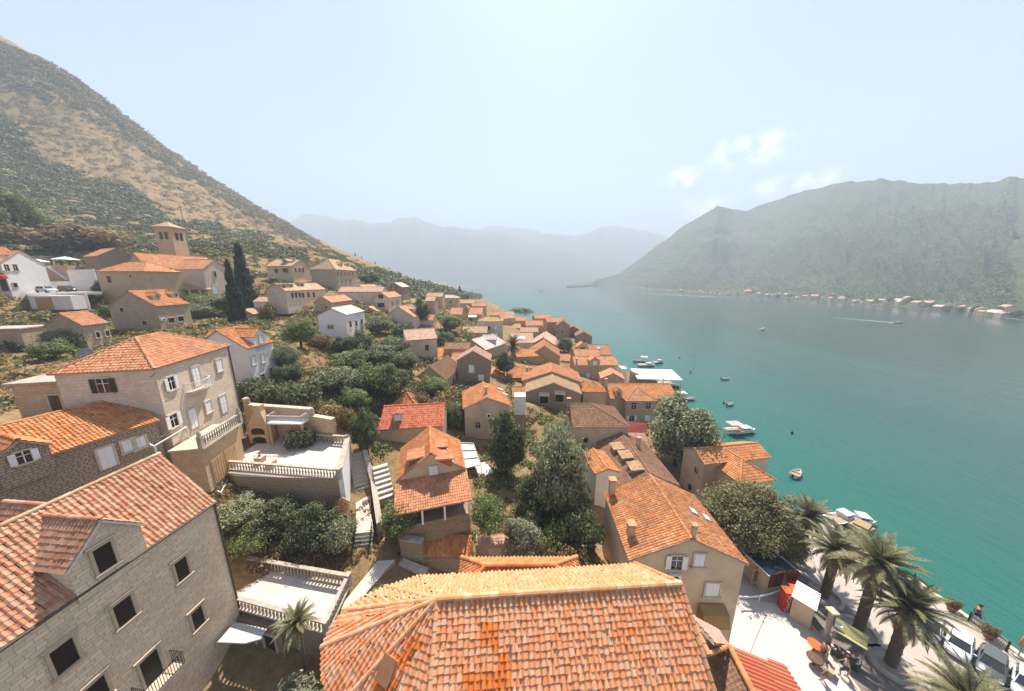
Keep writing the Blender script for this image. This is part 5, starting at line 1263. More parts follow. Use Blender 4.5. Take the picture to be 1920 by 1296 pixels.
m=MB(); q=[U(331,543,84),U(396,543,88),U(393,534,90),U(333,534,88)]; roof_tri(m,q,.3,.4,0,1,3); m.build('portico_roof',[RM(R_TAN),EDGE],chr_)
for f in (.03,.35,.65,.97): b=q[0]+(q[1]-q[0])*f; m=MB(); m.box((b[0],b[1],b[2]-1.6),(.4,.4,3),0); m.build('portico_post',W_BEIGE,chr_)

g=geo((190,467),92,-20,9,8,2.6,base_v=525); GEO['L1b']=g; house('L1b','stone_house','rust roofed stone house with windowless dark side, directly left of the church',R_SAL,W_DARK,near=False)
# white hotel at the left edge
g=geo((38,470),70,192,16,8,3.0,wall=8.2); GEO['L0']=g; Hh=house('L0','hotel','white hotel with dark red awning over its door at the left edge of the town',R_SAL,W_WHITE,[(10,502,.8,1.4,'open'),(28,502,.8,1.4,'open'),(13,535,1.2,2.6,'door'),(28,535,.7,1.0),(-10,502,.8,1.4,'open')],near=True)
hs_=-1 if (Hh.rot.T@(CAM-Hh.org))[1]<0 else 1
gable_block(Hh.root,(Hh.wa+2.2,hs_*(Hh.hw+.05),Hh.wall),(0,hs_,0),3.4,1.9,1.6,4,R_SAL,W_WHITE,'white',(.9,1.1),edge=EDGEW)
RED=simple('red_canvas',(.5,.05,.025),(.42,.04,.02),3,.8)
def dome_awning(o,w=1.6,d=.9,h=.9,z=1.5):
    m=MB(); n=8; V=[]
    for i in range(n+1):
        a=math.pi*i/n
        for j in range(5):
            b=math.pi/2*j/4; V.append((-math.cos(a)*w/2*math.cos(b),-.08-math.sin(a)*d*math.cos(b),z+h*math.sin(b)))
    f=[(i*5+j,(i+1)*5+j,(i+1)*5+j+1,i*5+j+1) for i in range(n) for j in range(4)]; m.add(V,f,0,smooth=True); m.build('awning',RED,o)
for ch in list(Hh.root.children):
    if ch.name.startswith('door'): dome_awning(ch,2.4,1.2,1.3,1.5)
# parking deck and retaining walls
t0=70
dk=[U(52,560,66),U(190,546,74),U(196,541,80),U(55,545,78)]
zd=float(np.mean([p[2] for p in dk])); 
floor_poly('parking_deck','white concrete parking deck carrying two cars above a garage opening',[p[:2] for p in dk],zd,CONC,zd-.5,W_WHITE)
gx=U(95,575,66.5); root=thing('garage','white walled garage with an ochre door under the parking deck','garage',(gx[0],gx[1],zd-3.6),.12); m=MB(); m.box((0,1.5,1.5),(8,2.5,3.1),0); m.build('wall',W_WHITE,root); m=MB(); m.box((-1.2,.2,1.4),(3.0,.12,2.6),0); m.build('garage_door',W_OCHRE,root)
px_=U(164,565,72); m=MB(); m.tube([(0,0,-4),(0,0,zd-px_[2]-.5)],.22,0); tag(m.build('deck_pillar',W_WHITE,loc=tuple(px_)),'white round pillar under the right end of the parking deck','pillar')
vwall('retaining_wall','white retaining wall behind the two parked cars with a terrace above',[(*U(68,548,80)[:2],zd-.5,U(68,529,80)[2]),(*U(138,545,81)[:2],zd-.5,U(138,527,81)[2]),(*U(138,545,81)[:2],zd-.5,U(138,507,81)[2]),(*U(186,540,82)[:2],zd-.5,U(186,505,82)[2])],W_WHITE,.4,None)
p=U(98,525,86); root=thing('garden_house','flat beige garden house with two dark doors and white outside steps','house',tuple(p),.15); m=MB(); m.box((0,1,1.5),(10,3,5.2),0); m.build('wall',W_BEIGE,root)
for xx in (-3,-1): window(root,(xx,-.5,1.2),(0,-1,0),1.1,2.2,'hole')
m=MB()
for k in range(9): m.box((1.2+k*.42,-.9,3.6-k*.42),(.45,.8,.42),0)
m.build('steps',W_WHITE,root)
for u,v,t,lab in ((70,507,88,'white square parasol on the garden terrace, nearer the hotel'),(128,503,90,'white square parasol on the garden terrace, nearer the church')):
    p=U(u,v,t); parasol(lab,tuple(p),p[2]+3.4,2.6,4,rz=.2,group='parasols on the hillside terrace')
root=thing('garden_pavilion','grey roofed shed with brown posts behind the parasols','shed',tuple(U(100,500,95)),.1); m=MB(); m.box((-4,0,1.4),(6,3,2.8),0); m.build('wall',W_CREAM,root); m=MB(); m.box((-4,0,2.95),(6.8,3.8,.25),0); m.box((5,0,2.7),(8,3.5,.2),1); m.build('roof',[CONC,BRDOOR],root); m=MB()
for xx in (1.5,4,6.5,8.8): m.box((xx,-1.4,1.2),(.25,.25,2.9),0)
m.build('post',BRDOOR,root)

q=[Z(622,952,10.0),Z(650,968,10.0),Z(655,940,10.9),Z(640,932,10.9)]; root=thing('small_lean_to','tiny orange tiled lean to against the terrace side wall above the garden','lean-to'); m=MB(); roof_tri(m,q,.22,.3,0,1,4); m.build('roof',[RM(R_ORG),EDGE],root); m=MB(); c=(q[0]+q[1]+q[2]+q[3])/4; m.box((c[0],c[1],8.6),(.9,.7,2.8),0); m.build('wall',W_RUB,root)
# ------------------------------------------------------------------ vegetation
def leafquads(P,N,size,asp=1.7):
    n=len(P); a=rng.normal(size=(n,3)); a-=N*(a*N).sum(1,keepdims=True); a/=np.linalg.norm(a,axis=1,keepdims=True)+1e-9
    b=np.cross(N,a); s=size*(.6+.8*rng.random((n,1)))
    V=np.stack([P-a*s*asp/2,P+b*s/2*.9,P+a*s*asp/2,P-b*s/2*.9],1).reshape(-1,3)
    return V,np.arange(n*4).reshape(-1,4)
def unit(n):
    v=rng.normal(size=(n,3)); return v/np.linalg.norm(v,axis=1,keepdims=True)
def crown_mesh(name,mat,ncl,nlf,size,rx=1.0,rz=.8,zc=1.2,rc=.34,shell=.55,cone=0.0,up=.25):
    d=unit(ncl); rad=(shell+(1-shell)*rng.random((ncl,1)))*(.66+.46*rng.random((ncl,1)))
    C=d*rad; C[:,2]=np.where(C[:,2]<-.55,C[:,2]*.6,C[:,2])
    C=C*np.array((rx,rx,rz))*(.8+.16*np.sin(2.0*np.arctan2(C[:,1:2],C[:,0:1])+ncl)+.08*np.sin(5*C[:,2:3]+3*C[:,0:1]))+np.array((0,0,zc))
    if cone:
        z=rng.random(ncl)**1.15; th=rng.random(ncl)*6.283; w=rx*np.minimum(1,(1-z)*1.6)*np.minimum(1,.55+z*4)*(.35+.65*rng.random(ncl)**.5)
        C=np.stack([np.cos(th)*w,np.sin(th)*w,z*2*rz],1)
    r=rc*(.5+.85*rng.random(ncl)**1.3); k=rng.integers(0,ncl,ncl*nlf); k=np.where(rng.random(len(k))<(r[k]/r.max())**1.5+.15,k,np.argsort(-r)[rng.integers(0,ncl//2,len(k))]); dd=unit(len(k))
    sp=.35+.75*rng.random(len(k)); sp=np.where(rng.random(len(k))<.07,sp+.35*rng.random(len(k)),sp)
    P=C[k]+dd*(r[k]*sp)[:,None]*np.array((1,1,.85))
    N=dd*.9+unit(len(k))*.7+np.array((0,0,up)); N/=np.linalg.norm(N,axis=1,keepdims=True)
    mb=MB(); V,f=leafquads(P,N,size); mb.add(V,f,0); return mb.mesh(name,[mat])
def trunk_mesh(name,h=.7,r=.07,limbs=5,spread=.5,top=1.3):
    mb=MB(); mb.tube([(0,0,-.35),(0,0,0),(.02,.01,h*.5),(-.01,.02,h)],[r*1.5,r*1.2,r,r*.85],0,8)
    for i in range(limbs):
        a=i*6.283/limbs+rng.random(); s=spread*(.6+.5*rng.random())
        mb.tube([(0,0,h*.8),(math.cos(a)*s*.4,math.sin(a)*s*.4,h+(top-h)*.45),(math.cos(a)*s,math.sin(a)*s,top*(.85+.25*rng.random()))],[r*.7,r*.45,r*.15],0,6)
    return mb.mesh(name,[BARK])
PR={}
def proto(key,*meshes): PR[key]=meshes
def big(key,mat,leaf=.055,ncl=95,nlf=120,**k): proto(key,('crown',crown_mesh('crown',mat,ncl,nlf,leaf,**k)),('trunk',trunk_mesh('trunk')))
big('olive_big',L_OLIVE,.042,170,210,rz=.95,zc=1.1,rc=.27,shell=.7)
big('olive_water',L_OLIVE,.05,150,190,rz=1.0,zc=1.15,rc=.26,shell=.55,up=.5)
big('ficus',L_FICUS,.03,210,250,rz=.8,zc=1.0,rc=.24,shell=.75)
big('dark',L_DARK,.052,95,170,rz=.9,zc=1.05,rc=.3)
big('green',L_GREEN,.05,95,180,rz=.85,zc=1.05,rc=.3)
big('green2',L_GREEN,.048,90,180,rz=.7,zc=.9,rc=.34)
big('olive',L_OLIVE,.052,95,170,rz=.9,zc=1.05,rc=.3)
big('dark2',L_DARK,.05,90,180,rz=.75,zc=.95,rc=.32)
big('silver',L_SILV,.065,90,130,rz=.85,zc=.95,rc=.3)
proto('bush',('crown',crown_mesh('crown',L_GREEN,40,70,.09,rz=.6,zc=.45,rc=.36)),('trunk',trunk_mesh('trunk',.2,.05,4,.3,.5)))
proto('bush_olive',('crown',crown_mesh('crown',L_SCRUB,40,70,.09,rz=.6,zc=.45,rc=.36)),('trunk',trunk_mesh('trunk',.2,.05,4,.3,.5)))
proto('bush_dry',('crown',crown_mesh('crown',L_DRY,40,70,.085,rz=.55,zc=.4,rc=.36)),('trunk',trunk_mesh('trunk',.2,.05,4,.3,.5)))
proto('bush_dark',('crown',crown_mesh('crown',L_DARK,40,80,.09,rz=.6,zc=.45,rc=.36)),('trunk',trunk_mesh('trunk',.2,.05,4,.3,.5)))
proto('cypress',('crown',crown_mesh('crown',L_CYP,150,50,.09,rx=.9,rz=1.0,rc=.2,cone=1)),('trunk',trunk_mesh('trunk',.3,.06,2,.1,.6)))
_used=set()
def plant(key,label,cat,base,w,h,group=None,name=None,rz=None):
    """w crown width, h total height in metres; base on the ground"""
    key_w,key_h=2.0,{'cypress':2.0}.get(key,2.0 if not key.startswith('bush') else 1.05)
    s=(w/key_w,w/key_w,h/key_h)
    nmn=name or {'cypress':'cypress_tree'}.get(key,'shrub' if key.startswith('bush') else 'broadleaf_tree')
    root=thing(nmn,label,cat,base,rng.random()*6.28 if rz is None else rz,group); root.scale=s
    for n,me in PR[key]: part(me,n,root)
    return root
def tree_px(key,label,u,vb,wpx,hpx,cat='tree',group=None,t=None,name=None,sink=.3):
    p=hit(u,vb) if t is None else U(u,vb,t)
    if p is None: print('tree miss',label); return
    tt=p[1]*CP-(p[2]-CAMH)*SP
    w=wpx*tt/F; hh=abs(zdrop(p,vb-hpx)-p[2]) if hpx>0 else w
    hh=min(hh,w*2.2) if key!='cypress' else hh
    return plant(key,label,cat,(p[0],p[1],p[2]-sink),w,hh+sink,group,name)
def palm_proto():
    def frond(mb,az,el0,droop,L,mat,w=.17,nl=26):
        n=9; pts=[]; p=np.array((0,0,0.)); e=el0; st=L/n
        for i in range(n+1):
            pts.append(p.copy()); d=np.array((math.cos(az)*math.cos(e),math.sin(az)*math.cos(e),math.sin(e))); p=p+d*st; e-=droop/n
        pts=np.array(pts); side=np.array((-math.sin(az),math.cos(az),0))
        mb.tube(pts,list(np.linspace(.018,.004,n+1)),mat,4,False)
        for k in range(nl):
            f=.1+.9*k/nl; i=min(n-1,int(f*n)); q=pts[i]+(pts[i+1]-pts[i])*(f*n-i); tang=(pts[i+1]-pts[i]); tang/=np.linalg.norm(tang)
            upv=np.cross(side,tang); 
            if upv[2]<0: upv=-upv
            lw=w*math.sin(math.pi*min(1,f*.8+.2))*(1.05)
            for sg in (-1,1):
                tip=q+side*sg*lw+tang*lw*.75+upv*lw*(.22+.1*rng.random())-np.array((0,0,lw*.25))
                bw=tang*.012
                mb.add([q-bw,q+bw,tip+bw*.25,tip-bw*.25],[(0,1,2,3)],mat)
    mb=MB()
    for i in range(38):
        az=i*2.399+rng.random()*.4; f=i/38; frond(mb,az,math.radians(84-64*f+rng.normal()*6),math.radians(50+40*f),1.0+.1*rng.normal(),0,.11,44)
    green=mb.mesh('green_fronds',[L_PALM]); mb=MB()
    for i in range(30):
        az=i*2.399+rng.random()*.5; f=i/30; frond(mb,az,math.radians(14-40*f+rng.normal()*7),math.radians(60+15*f),.95+.12*rng.normal(),0,.09,36)
    dry=mb.mesh('dry_fronds',[L_PDRY])
    return green,dry
PG,PD=palm_proto()
def palm(label,base,top,R,trunk_r=.32,group='palms along the promenade',dryfr=True):
    root=thing('palm_tree',label,'palm tree',base,rng.random()*6,group)
    H=top-base[2]; mb=MB(); n=14
    mb.tube([(0,0,H*i/n-.2) for i in range(n+1)],[trunk_r*(1.25 if i==0 else 1.0+.07*(i%2)) for i in range(n+1)],0,10)
    mb.lathe([(trunk_r*1.0,H-.5),(trunk_r*1.75,H-.15),(trunk_r*1.5,H+.2),(.05,H+.45)],(0,0,0),0,10)
    mb.build('trunk',BARK,root)
    part(PG,'crown',root,(0,0,H+.15),rng.random()*6,(R,R,R))
    if dryfr: part(PD,'dry_fronds',root,(0,0,H-.05),rng.random()*6,(R*.95,R*.95,R*.95))
    return root
# hillside scrub: uncountable, one object per kind of growth
def scrub(name,mat,pts,sizes,nl,label,hz=.8):
    pts=np.array(pts); sizes=np.array(sizes); n=len(pts); k=np.repeat(np.arange(n),nl)
    d=unit(len(k)); d[:,2]=np.abs(d[:,2])*1.0-.15
    # two or three lobes per bush
    lob=rng.normal(size=(n,3,3))*np.array((.45,.45,.15)); li=rng.integers(0,3,len(k))
    P=pts[k]+(lob[k,li]+d*(.55+.35*rng.random((len(k),1)))*np.array((1,1,hz)))*sizes[k][:,None]
    N=d+unit(len(k))*.6; N/=np.linalg.norm(N,axis=1,keepdims=True)
    s=sizes[k][:,None]*.36
    a=rng.normal(size=(len(k),3)); a-=N*(a*N).sum(1,keepdims=True); a/=np.linalg.norm(a,axis=1,keepdims=True); b=np.cross(N,a)
    V=np.stack([P-a*s*.7,P+b*s*.5,P+a*s*.7,P-b*s*.5],1).reshape(-1,3)
    mb=MB(); mb.add(V,np.arange(len(k)*4).reshape(-1,4),0); o=mb.build(name,mat); tag(o,label,'vegetation',kind='stuff'); return o
def hitmany(us,vs,tmin=10,tmax=1400,n=260):
    out=[]
    ts=tmin*np.power(tmax/tmin,np.linspace(0,1,n))
    for i in range(0,len(us),400):
        u=us[i:i+400]; v=vs[i:i+400]; x=(u-CX)/F; d=(v-CY)/F
        R=np.stack([x,CP-d*SP,-SP-d*CP],1)
        P=CAM+R[:,None,:]*ts[None,:,None]; df=P[...,2]-terr_fast(P[...,0],P[...,1]); neg=df<0
        j=np.argmax(neg,1); ok=neg[np.arange(len(u)),j]&(j>0)
        ar=np.arange(len(u)); f=df[ar,j-1]/(df[ar,j-1]-df[ar,j]+1e-9); t=ts[j-1]+(ts[j]-ts[j-1])*f
        Q=CAM+R*t[:,None]; Q[~ok]=np.nan; out.append(np.concatenate([Q,t[:,None]],1))
    return np.concatenate(out)
# skyline of the near hill in the picture frame and the dry band
sk=np.array([(s[0],s[1]) for s in sky],float)
def in_house(P):
    m=np.zeros(len(P),bool)
    for k,g in GEO.items():
        q=P[:,:2]-g['mid'][:2]; a=q@g['d'][:2]; b=q@g['n'][:2]
        m|=(np.abs(a)<g['L']/2+g['hip']+1.0)&(np.abs(b)<g['hw']+1.0)
    return m
def scatter_hill():
    N=19000; us=rng.uniform(-120,900,N); ys=np.interp(us,sk[:,0],sk[:,1]); vs=ys+rng.random(N)**1.25*(560-ys)
    Q=hitmany(us,vs); ok=~np.isnan(Q[:,0])&(Q[:,1]>70)&(Q[:,2]>3); us,vs,Q=us[ok],vs[ok],Q[ok]
    bot=np.interp(us,[-120,0,200,400,600,680,760,870],[455,455,440,450,465,500,530,560])
    mid=np.interp(us,[-120,0,100,250,400,520,640,900],[190,220,300,370,425,465,500,520])  # lower edge of dry band
    top=np.interp(us,[-120,0,100,250,400,520,640,900],[110,150,195,275,372,436,480,500])
    nz=fbm(us/60.,vs/40.,4,2); r=rng.random(len(us))
    band=(vs<mid+nz*40)&(vs>top+nz*25)
    ok=(vs<bot+25)&~in_house(Q)
    dry=ok&band; wood=ok&(vs>=mid+nz*40); upper=ok&(vs<=top+nz*25)
    t=Q[:,3]; P=Q[:,:3]
    w=wood; sz=np.clip(t[w]*.0125*(.6+.9*rng.random(w.sum())),.7,6); sel=rng.random(w.sum())<.6
    scrub('hillside_woods',leaf_mat('hill_wood_leaves',(.055,.06,.028),(.125,.12,.052),(.22,.19,.095)),P[w][sel],sz[sel],46,'dense green brown woodland covering the lower hillside above the town')
    sel=~sel; scrub('dark_hillside_trees',L_DARK,P[w][sel],sz[sel]*1.1,46,'dark evergreen trees scattered through the hillside woodland')
    d=dry&(r<.55); sz=np.clip(t[d]*.006*(.6+.8*rng.random(d.sum())),.6,3)
    scrub('dry_scrub',leaf_mat('dry_scrub_leaves',(.13,.105,.05),(.22,.175,.085),(.33,.26,.14)),P[d],sz,24,'sparse brown scrub on the dry rocky band of the hillside')
    u_=upper&(r<.95); sz=np.clip(t[u_]*.008*(.6+.8*rng.random(u_.sum())),.8,4)
    scrub('upper_scrub',leaf_mat('upper_scrub_leaves',(.10,.09,.045),(.17,.15,.075),(.25,.21,.11)),P[u_],sz,28,'olive brown scrub along the upper slope and skyline of the hill')
def skyline_scrub():
    N=2600; us=rng.uniform(-60,880,N); ys=np.interp(us,sk[:,0],sk[:,1]); vs=ys+rng.random(N)**1.6*26+1; Q=hitmany(us,vs); ok=~np.isnan(Q[:,0])&(Q[:,1]>70); Q=Q[ok]; r=rng.random(len(Q)); t=Q[:,3]
    sz=np.clip(t*.0075*(.5+.9*rng.random(len(Q))),.8,5); scrub('skyline_scrub',L_SCRUB,Q[:,:3],sz,30,'ragged scrub growing along the crest of the near hill')
scatter_hill(); skyline_scrub()
def scatter_town():
    # undergrowth between the houses, where the ground is not paved
    N=9000; us=rng.uniform(-40,900,N); lo=np.interp(us,[-40,0,200,400,600,680,760,870],[450,450,435,445,460,495,525,558]); hi=np.interp(us,[-40,100,250,400,430,640,700,900],[760,760,640,640,760,790,860,760]); vs=lo+rng.random(N)*(hi-lo)
    Q=hitmany(us,vs); ok=~np.isnan(Q[:,0])&(Q[:,2]>2)&~in_house(Q); Q=Q[ok];us=us[ok];vs=vs[ok]
    gold=((us<135)&(vs>630))|((np.abs(us-620)<70)&(np.abs(vs-668)<22))|((us>170)&(us<225)&(vs>560)&(vs<585))|((us<140)&(vs>570)&(vs<625))
    t=Q[:,3]; r=rng.random(len(Q))
    g=gold&(r<.9); sz=np.clip(t[g]*.010*(.6+.6*rng.random(g.sum())),.25,.8); scrub('golden_grass',L_GOLD,Q[g,:3],sz,30,'tall golden dry grass on the banks between the old houses',.9)
    b=~gold&(r<.55); sz=np.clip(t[b]*.016*(.5+.8*rng.random(b.sum())),.4,1.8)
    scrub('undergrowth',L_SCRUB,Q[b,:3],sz,36,'olive brown undergrowth filling the slopes between the houses',.8)
    b=~gold&(r>.85); sz=np.clip(t[b]*.018*(.5+.8*rng.random(b.sum())),.4,2.0)
    scrub('green_undergrowth',L_GREEN,Q[b,:3],sz,40,'fresh green bushes mixed into the garden slopes',.9)
scatter_town()
def scatter_lanes():
    N=1500; us=rng.uniform(840,1140,N); vs=rng.uniform(640,1010,N); Q=hitmany(us,vs); ok=~np.isnan(Q[:,0])&(Q[:,2]>2.5)&~in_house(Q)&(Q[:,0]<22); Q=Q[ok]; t=Q[:,3]; r=rng.random(len(Q))
    a=r<.55; sz=np.clip(t[a]*.014*(.5+.8*rng.random(a.sum())),.3,1.1); scrub('garden_growth',L_GREEN,Q[a,:3],sz,40,'green garden growth in the yards between the waterside houses',.7)
    a=r>.7; sz=np.clip(t[a]*.012*(.5+.8*rng.random(a.sum())),.3,.9); scrub('dry_garden_growth',L_SCRUB,Q[a,:3],sz,36,'dry weeds and low shrubs in the yards and lanes',.6)
    N=700; us=rng.uniform(395,720,N); vs=rng.uniform(900,1075,N); Q=hitmany(us,vs); ok=~np.isnan(Q[:,0])&(Q[:,0]<-12.5)&(Q[:,1]>20.3)&(Q[:,1]<25.2); Q=Q[ok]; r=rng.random(len(Q)); sz=.25+.35*rng.random(len(Q)); a=r<.6
    scrub('garden_undergrowth',L_SCRUB,Q[a,:3],sz[a],50,'brown leafy undergrowth beneath the garden trees by the palace',.7); scrub('rust_undergrowth',leaf_mat('rust_leaves',(.14,.07,.035),(.25,.14,.07),(.36,.22,.12)),Q[~a,:3],sz[~a],50,'rusty dry undergrowth above the narrow terrace',.7)
# woods over the mountain opposite
def mount_trees():
    n=26000; i=(rng.random(n)**.8*(149*.97)).astype(int); j=rng.integers(0,379,n)
    P=G[i,j]+(G[i,j+1]-G[i,j])*rng.random((n,1))+(G[i+1,j]-G[i,j])*rng.random((n,1))
    dist=np.linalg.norm(P,axis=1); ok=(dist<1250)&(P[:,2]>6); P=P[ok]; sz=2.2+2.8*rng.random(len(P))
    scrub('mountain_woods',leaf_mat('mountain_leaves',(.06,.082,.042),(.12,.14,.07),(.2,.2,.11)),P,sz,9,'green woods over the slopes across the bay',1.0)
mount_trees()
scatter_lanes()
def side_slope():
    N=4200; th=np.radians(rng.uniform(-104,-57,N)); r=32*np.power(480/32,rng.random(N)**.75); X=np.sin(th)*r; Y=np.cos(th)*r; Zt=terr_fast(X,Y); P=np.stack([X,Y,Zt],1); ok=(X<-34)&~in_house(P)
    P=P[ok]; r=r[ok]; q=rng.random(len(P)); sz=np.clip(r*.011*(.6+.9*rng.random(len(P))),.6,5); a=q<.6
    scrub('side_slope_scrub',L_SCRUB,P[a],sz[a],34,'olive brown scrub over the open slope left of the town'); scrub('side_slope_woods',L_DARK,P[~a],sz[~a]*1.1,34,'dark trees scattered over the open slope left of the town')
side_slope()
# ------------------------------------------------------------------ named trees and shrubs
T=tree_px
G1='trees on the garden slope between the houses'
T('olive_big','large grey green olive like tree, the tallest in front of the dark brown roof',1045,985,118,185,t=33)
T('dark','dark evergreen tree between the gabled stone house and the grey green tree',948,900,84,135,t=39)
T('dark2','dark shaded tree below the big grey green tree, near the closed parasol',1010,965,95,95,t=33)
T('dark2','low dark tree at the foot of the outside stair',1075,975,80,80,t=32)
T('olive_water','broad grey tree with pale leaf tips standing at the water edge',1265,888,122,140,t=47)
plant('ficus','huge round brown green tree beside the kiosk and plaza','tree',(24.9,27.2,1.3),9.6,8.6)
plant('ficus','smaller brown green tree between the huge round tree and the first palm','tree',(27.6,25.6,1.3),4.6,5.4)
T('silver','silvery round bush beside the pale gate door',978,1048,78,80,t=27,cat='shrub',name='shrub')
T('green','dense garden tree below the street lamp, left of the salmon porch roof',755,1002,85,75,t=27)
T('green2','leafy vine arbour over the dining terrace beside the salmon porch roof',917,985,78,62,t=27.5,cat='vine',name='vine_arbour')
for u,v,w,h,k,l in ((1072,1078,70,48,'bush_dry','yellow green shrub directly behind the church ridge'),(1112,1085,60,40,'bush_olive','olive shrub behind the church ridge, by the plastered house'),(1038,1030,58,45,'bush','small green shrub between the silvery bush and the olive shrub'),(1025,1062,50,45,'bush_olive','olive shrub right of the silvery bush'),(1092,1010,70,50,'bush_dark','dark shrub against the wall of the plastered house'),(1000,1000,45,40,'bush_dark','dark shrub under the closed parasol')): T(k,l,u,v,w,h,cat='shrub')
for u,v,w,h,k,l in ((440,990,92,50,'olive','tree at the left end of the garden, beside the palace corner'),(520,1000,95,62,'dark','broad tree in the middle of the garden below the balustrade'),(600,1018,92,75,'dark','dark tree at the right of the garden beside the path'),(468,1030,80,48,'green2','front tree of the garden just above the narrow terrace'),(640,1030,70,60,'olive','small grey tree at the garden corner by the iron handrail'),(560,1022,70,48,'dark2','darkest tree in the garden centre')): T(k,l,u,v,w,h)
for u,v,w,h,l in ((520,1045,95,35,'rusty brown shrub above the narrow terrace, middle'),(590,1055,75,35,'rusty brown shrub above the narrow terrace, right end'),(445,1030,70,30,'rusty brown shrub above the narrow terrace, by the palace')): T('bush_dry',l,u,v-6,w*.8,h*.7,cat='shrub')
MS=.86
for u,v,w,h,k,l in ((690,850,70,100,'dark','tall dark tree between the terrace and the red ribbed roof'),(668,770,60,55,'green','green tree behind the right end of the terrace'),(735,745,85,75,'dark','dark tree behind the orange pyramid roof'),(700,735,95,75,'green2','broad leafy tree in the middle of the wild garden'),(640,735,90,60,'olive','grey green tree in the wild garden above the terrace wall'),(655,700,85,55,'green','fresh green tree at the upper left of the wild garden'),(760,700,75,60,'dark2','dark tree left of the brown roofed corner house'),(715,690,75,55,'olive','grey tree below the plastered pink roofed house'),
   (565,655,68,72,'green','round dense tree left of the tall plastered house'),(540,690,60,55,'olive','pale olive tree beside the white cross gabled house'),(545,715,55,45,'dark2','small dark tree beside the white cross gabled house'),(680,672,80,62,'dark','dark round tree in front of the white windowed facade'),(735,672,90,58,'dark2','wide dark tree left of the pink roofed house'),(640,665,45,40,'dark','low dark tree at the foot of the tall plastered house'),(712,628,60,45,'olive','grey tree behind the tall plastered house'),(755,640,50,40,'bush_dark','dark shrub behind the pink roofed house'),
   (790,608,48,58,'dark','dark round tree beside the pale cross gable'),(845,625,55,45,'green','green tree below the long far house'),(835,655,50,45,'dark2','dark tree left of the ragged grey roof'),(815,745,65,50,'green','green tree below the brown roofed corner house'),(855,800,60,60,'dark2','dark tree left of the gabled stone house'),(825,775,60,40,'bush_dry','yellow shrub behind the red ribbed roof'),(790,765,50,40,'bush_dry','yellow shrub below the brown roofed corner house'),
   (945,705,52,55,'dark','dark tree in the lane right of the dark gabled house'),(1058,662,40,40,'dark2','dark tree in front of the small waterside gables'),(700,533,30,28,'dark','dark evergreen beside the villa'),(685,532,26,24,'dark2','small dark evergreen nearest the villa'),(980,590,60,18,'dark2','low wide tree on the shore behind the roofs'),
   (400,590,90,48,'green','bushy tree between the dormered house and the cypresses'),(375,600,60,40,'olive','pale tree right of the red tiled dormered house'),(505,600,40,40,'bush_olive','brown shrub below the small white house'),(600,650,50,30,'bush_dry','dry shrub at the edge of the golden grass'),(205,560,40,50,'dark','dark ivy tree against the left church wall'),(215,600,36,34,'bush','green shrub under the parking deck'),
   (130,655,80,50,'olive','grey tree beside the three windowed cottage'),(100,675,70,45,'green','green tree between hut and cottage'),(60,605,80,28,'bush_olive','grey shrub below the hotel'),(200,690,90,32,'bush','vine covered bank behind the hip roof'),(255,665,60,30,'bush_olive','olive shrub just left of the hip roof peak'),(50,660,60,30,'bush_dark','dark shrub behind the flat roofed hut'),(20,625,50,30,'bush_dark','dark shrub above the flat roofed hut'),
   (350,665,50,40,'dark2','dark tree behind the hip roof'),(470,745,50,50,'dark2','dark tree at the corner of the white shuttered house'),(760,1030,50,30,'bush_olive','olive shrub on the ruined wall'),(650,800,45,50,'bush_olive','olive shrub at the back of the terrace')):
    T(k,l,u,v,w*MS,h*MS,cat='shrub' if k.startswith('bush') else 'tree')
for k,(u,v,w,t) in enumerate(((480,747,70,39),(525,752,75,38.5),(570,752,70,38))):
    T('bush_dark','grape vine leaves over the back wall of the broad terrace',u,v,w,38,cat='vine',group='vines on the terrace back wall',t=t,name='grape_vine')
p=Z(566,838,ZT); plant('bush_dark','small citrus tree in a round bed on the broad terrace','tree',(p[0],p[1],ZT),2.6,2.3,name='citrus_tree')
plant('silver','pale silvery bush in the courtyard at the bottom of the view','shrub',(-12.6,12.4,4.0),3.6,3.4,name='shrub')
plant('bush_dark','dark shrub at the back of the courtyard below the narrow terrace','shrub',(-11.3,13.9,4.3),2.2,1.8)
p=U(435,905,26); plant('silver','grey shrub growing under the white pergola','shrub',(p[0],p[1],8.6),1.6,1.8,name='shrub')
T('cypress','shorter of the two dark cypresses above the red cross gabled house',448,606,28,112,cat='cypress',t=72)
T('cypress','taller of the two dark cypresses above the red cross gabled house',467,582,38,118,cat='cypress',t=84)
for k,(u,h) in enumerate(((668,18),(680,16),(689,12),(705,15),(719,12),(731,14),(744,12),(757,10),(776,11),(790,9),(804,9),(818,8),(838,9),(863,26))):
    t=float(np.interp(u,sk[:,0],[s[2] for s in sky])); v=float(np.interp(u,sk[:,0],sk[:,1]))
    if u==863: t=230; v=566
    p=U(u,v+3,t); hh=h*t/F*1.25; plant('cypress','dark cypress standing up on the skyline of the far wooded slope' if u!=863 else 'lone tall cypress beside the square tower house','cypress',(p[0],p[1],p[2]-1),hh*.36,hh,'skyline cypresses' if u!=863 else None)
for k,(u,v,w,h,t,kk) in enumerate(((15,462,90,120,112,'dark'),(55,462,60,105,116,'green'),(-20,470,90,130,105,'dark2'),(85,455,60,70,122,'olive'))):
    T(kk,['tall dark tree rising behind the hotel, nearest its gable','tall green tree behind the hotel, second from its gable','tall dark tree cut by the left edge','pale tree on the terrace bank behind the parasols'][k],u,v,w,h,t=t)
T('bush_dry','golden bank shrubs above the parasols',120,462,130,36,cat='shrub',t=112); T('bush_dry','golden shrubs behind the left end of the church',180,455,110,36,cat='shrub',t=116)
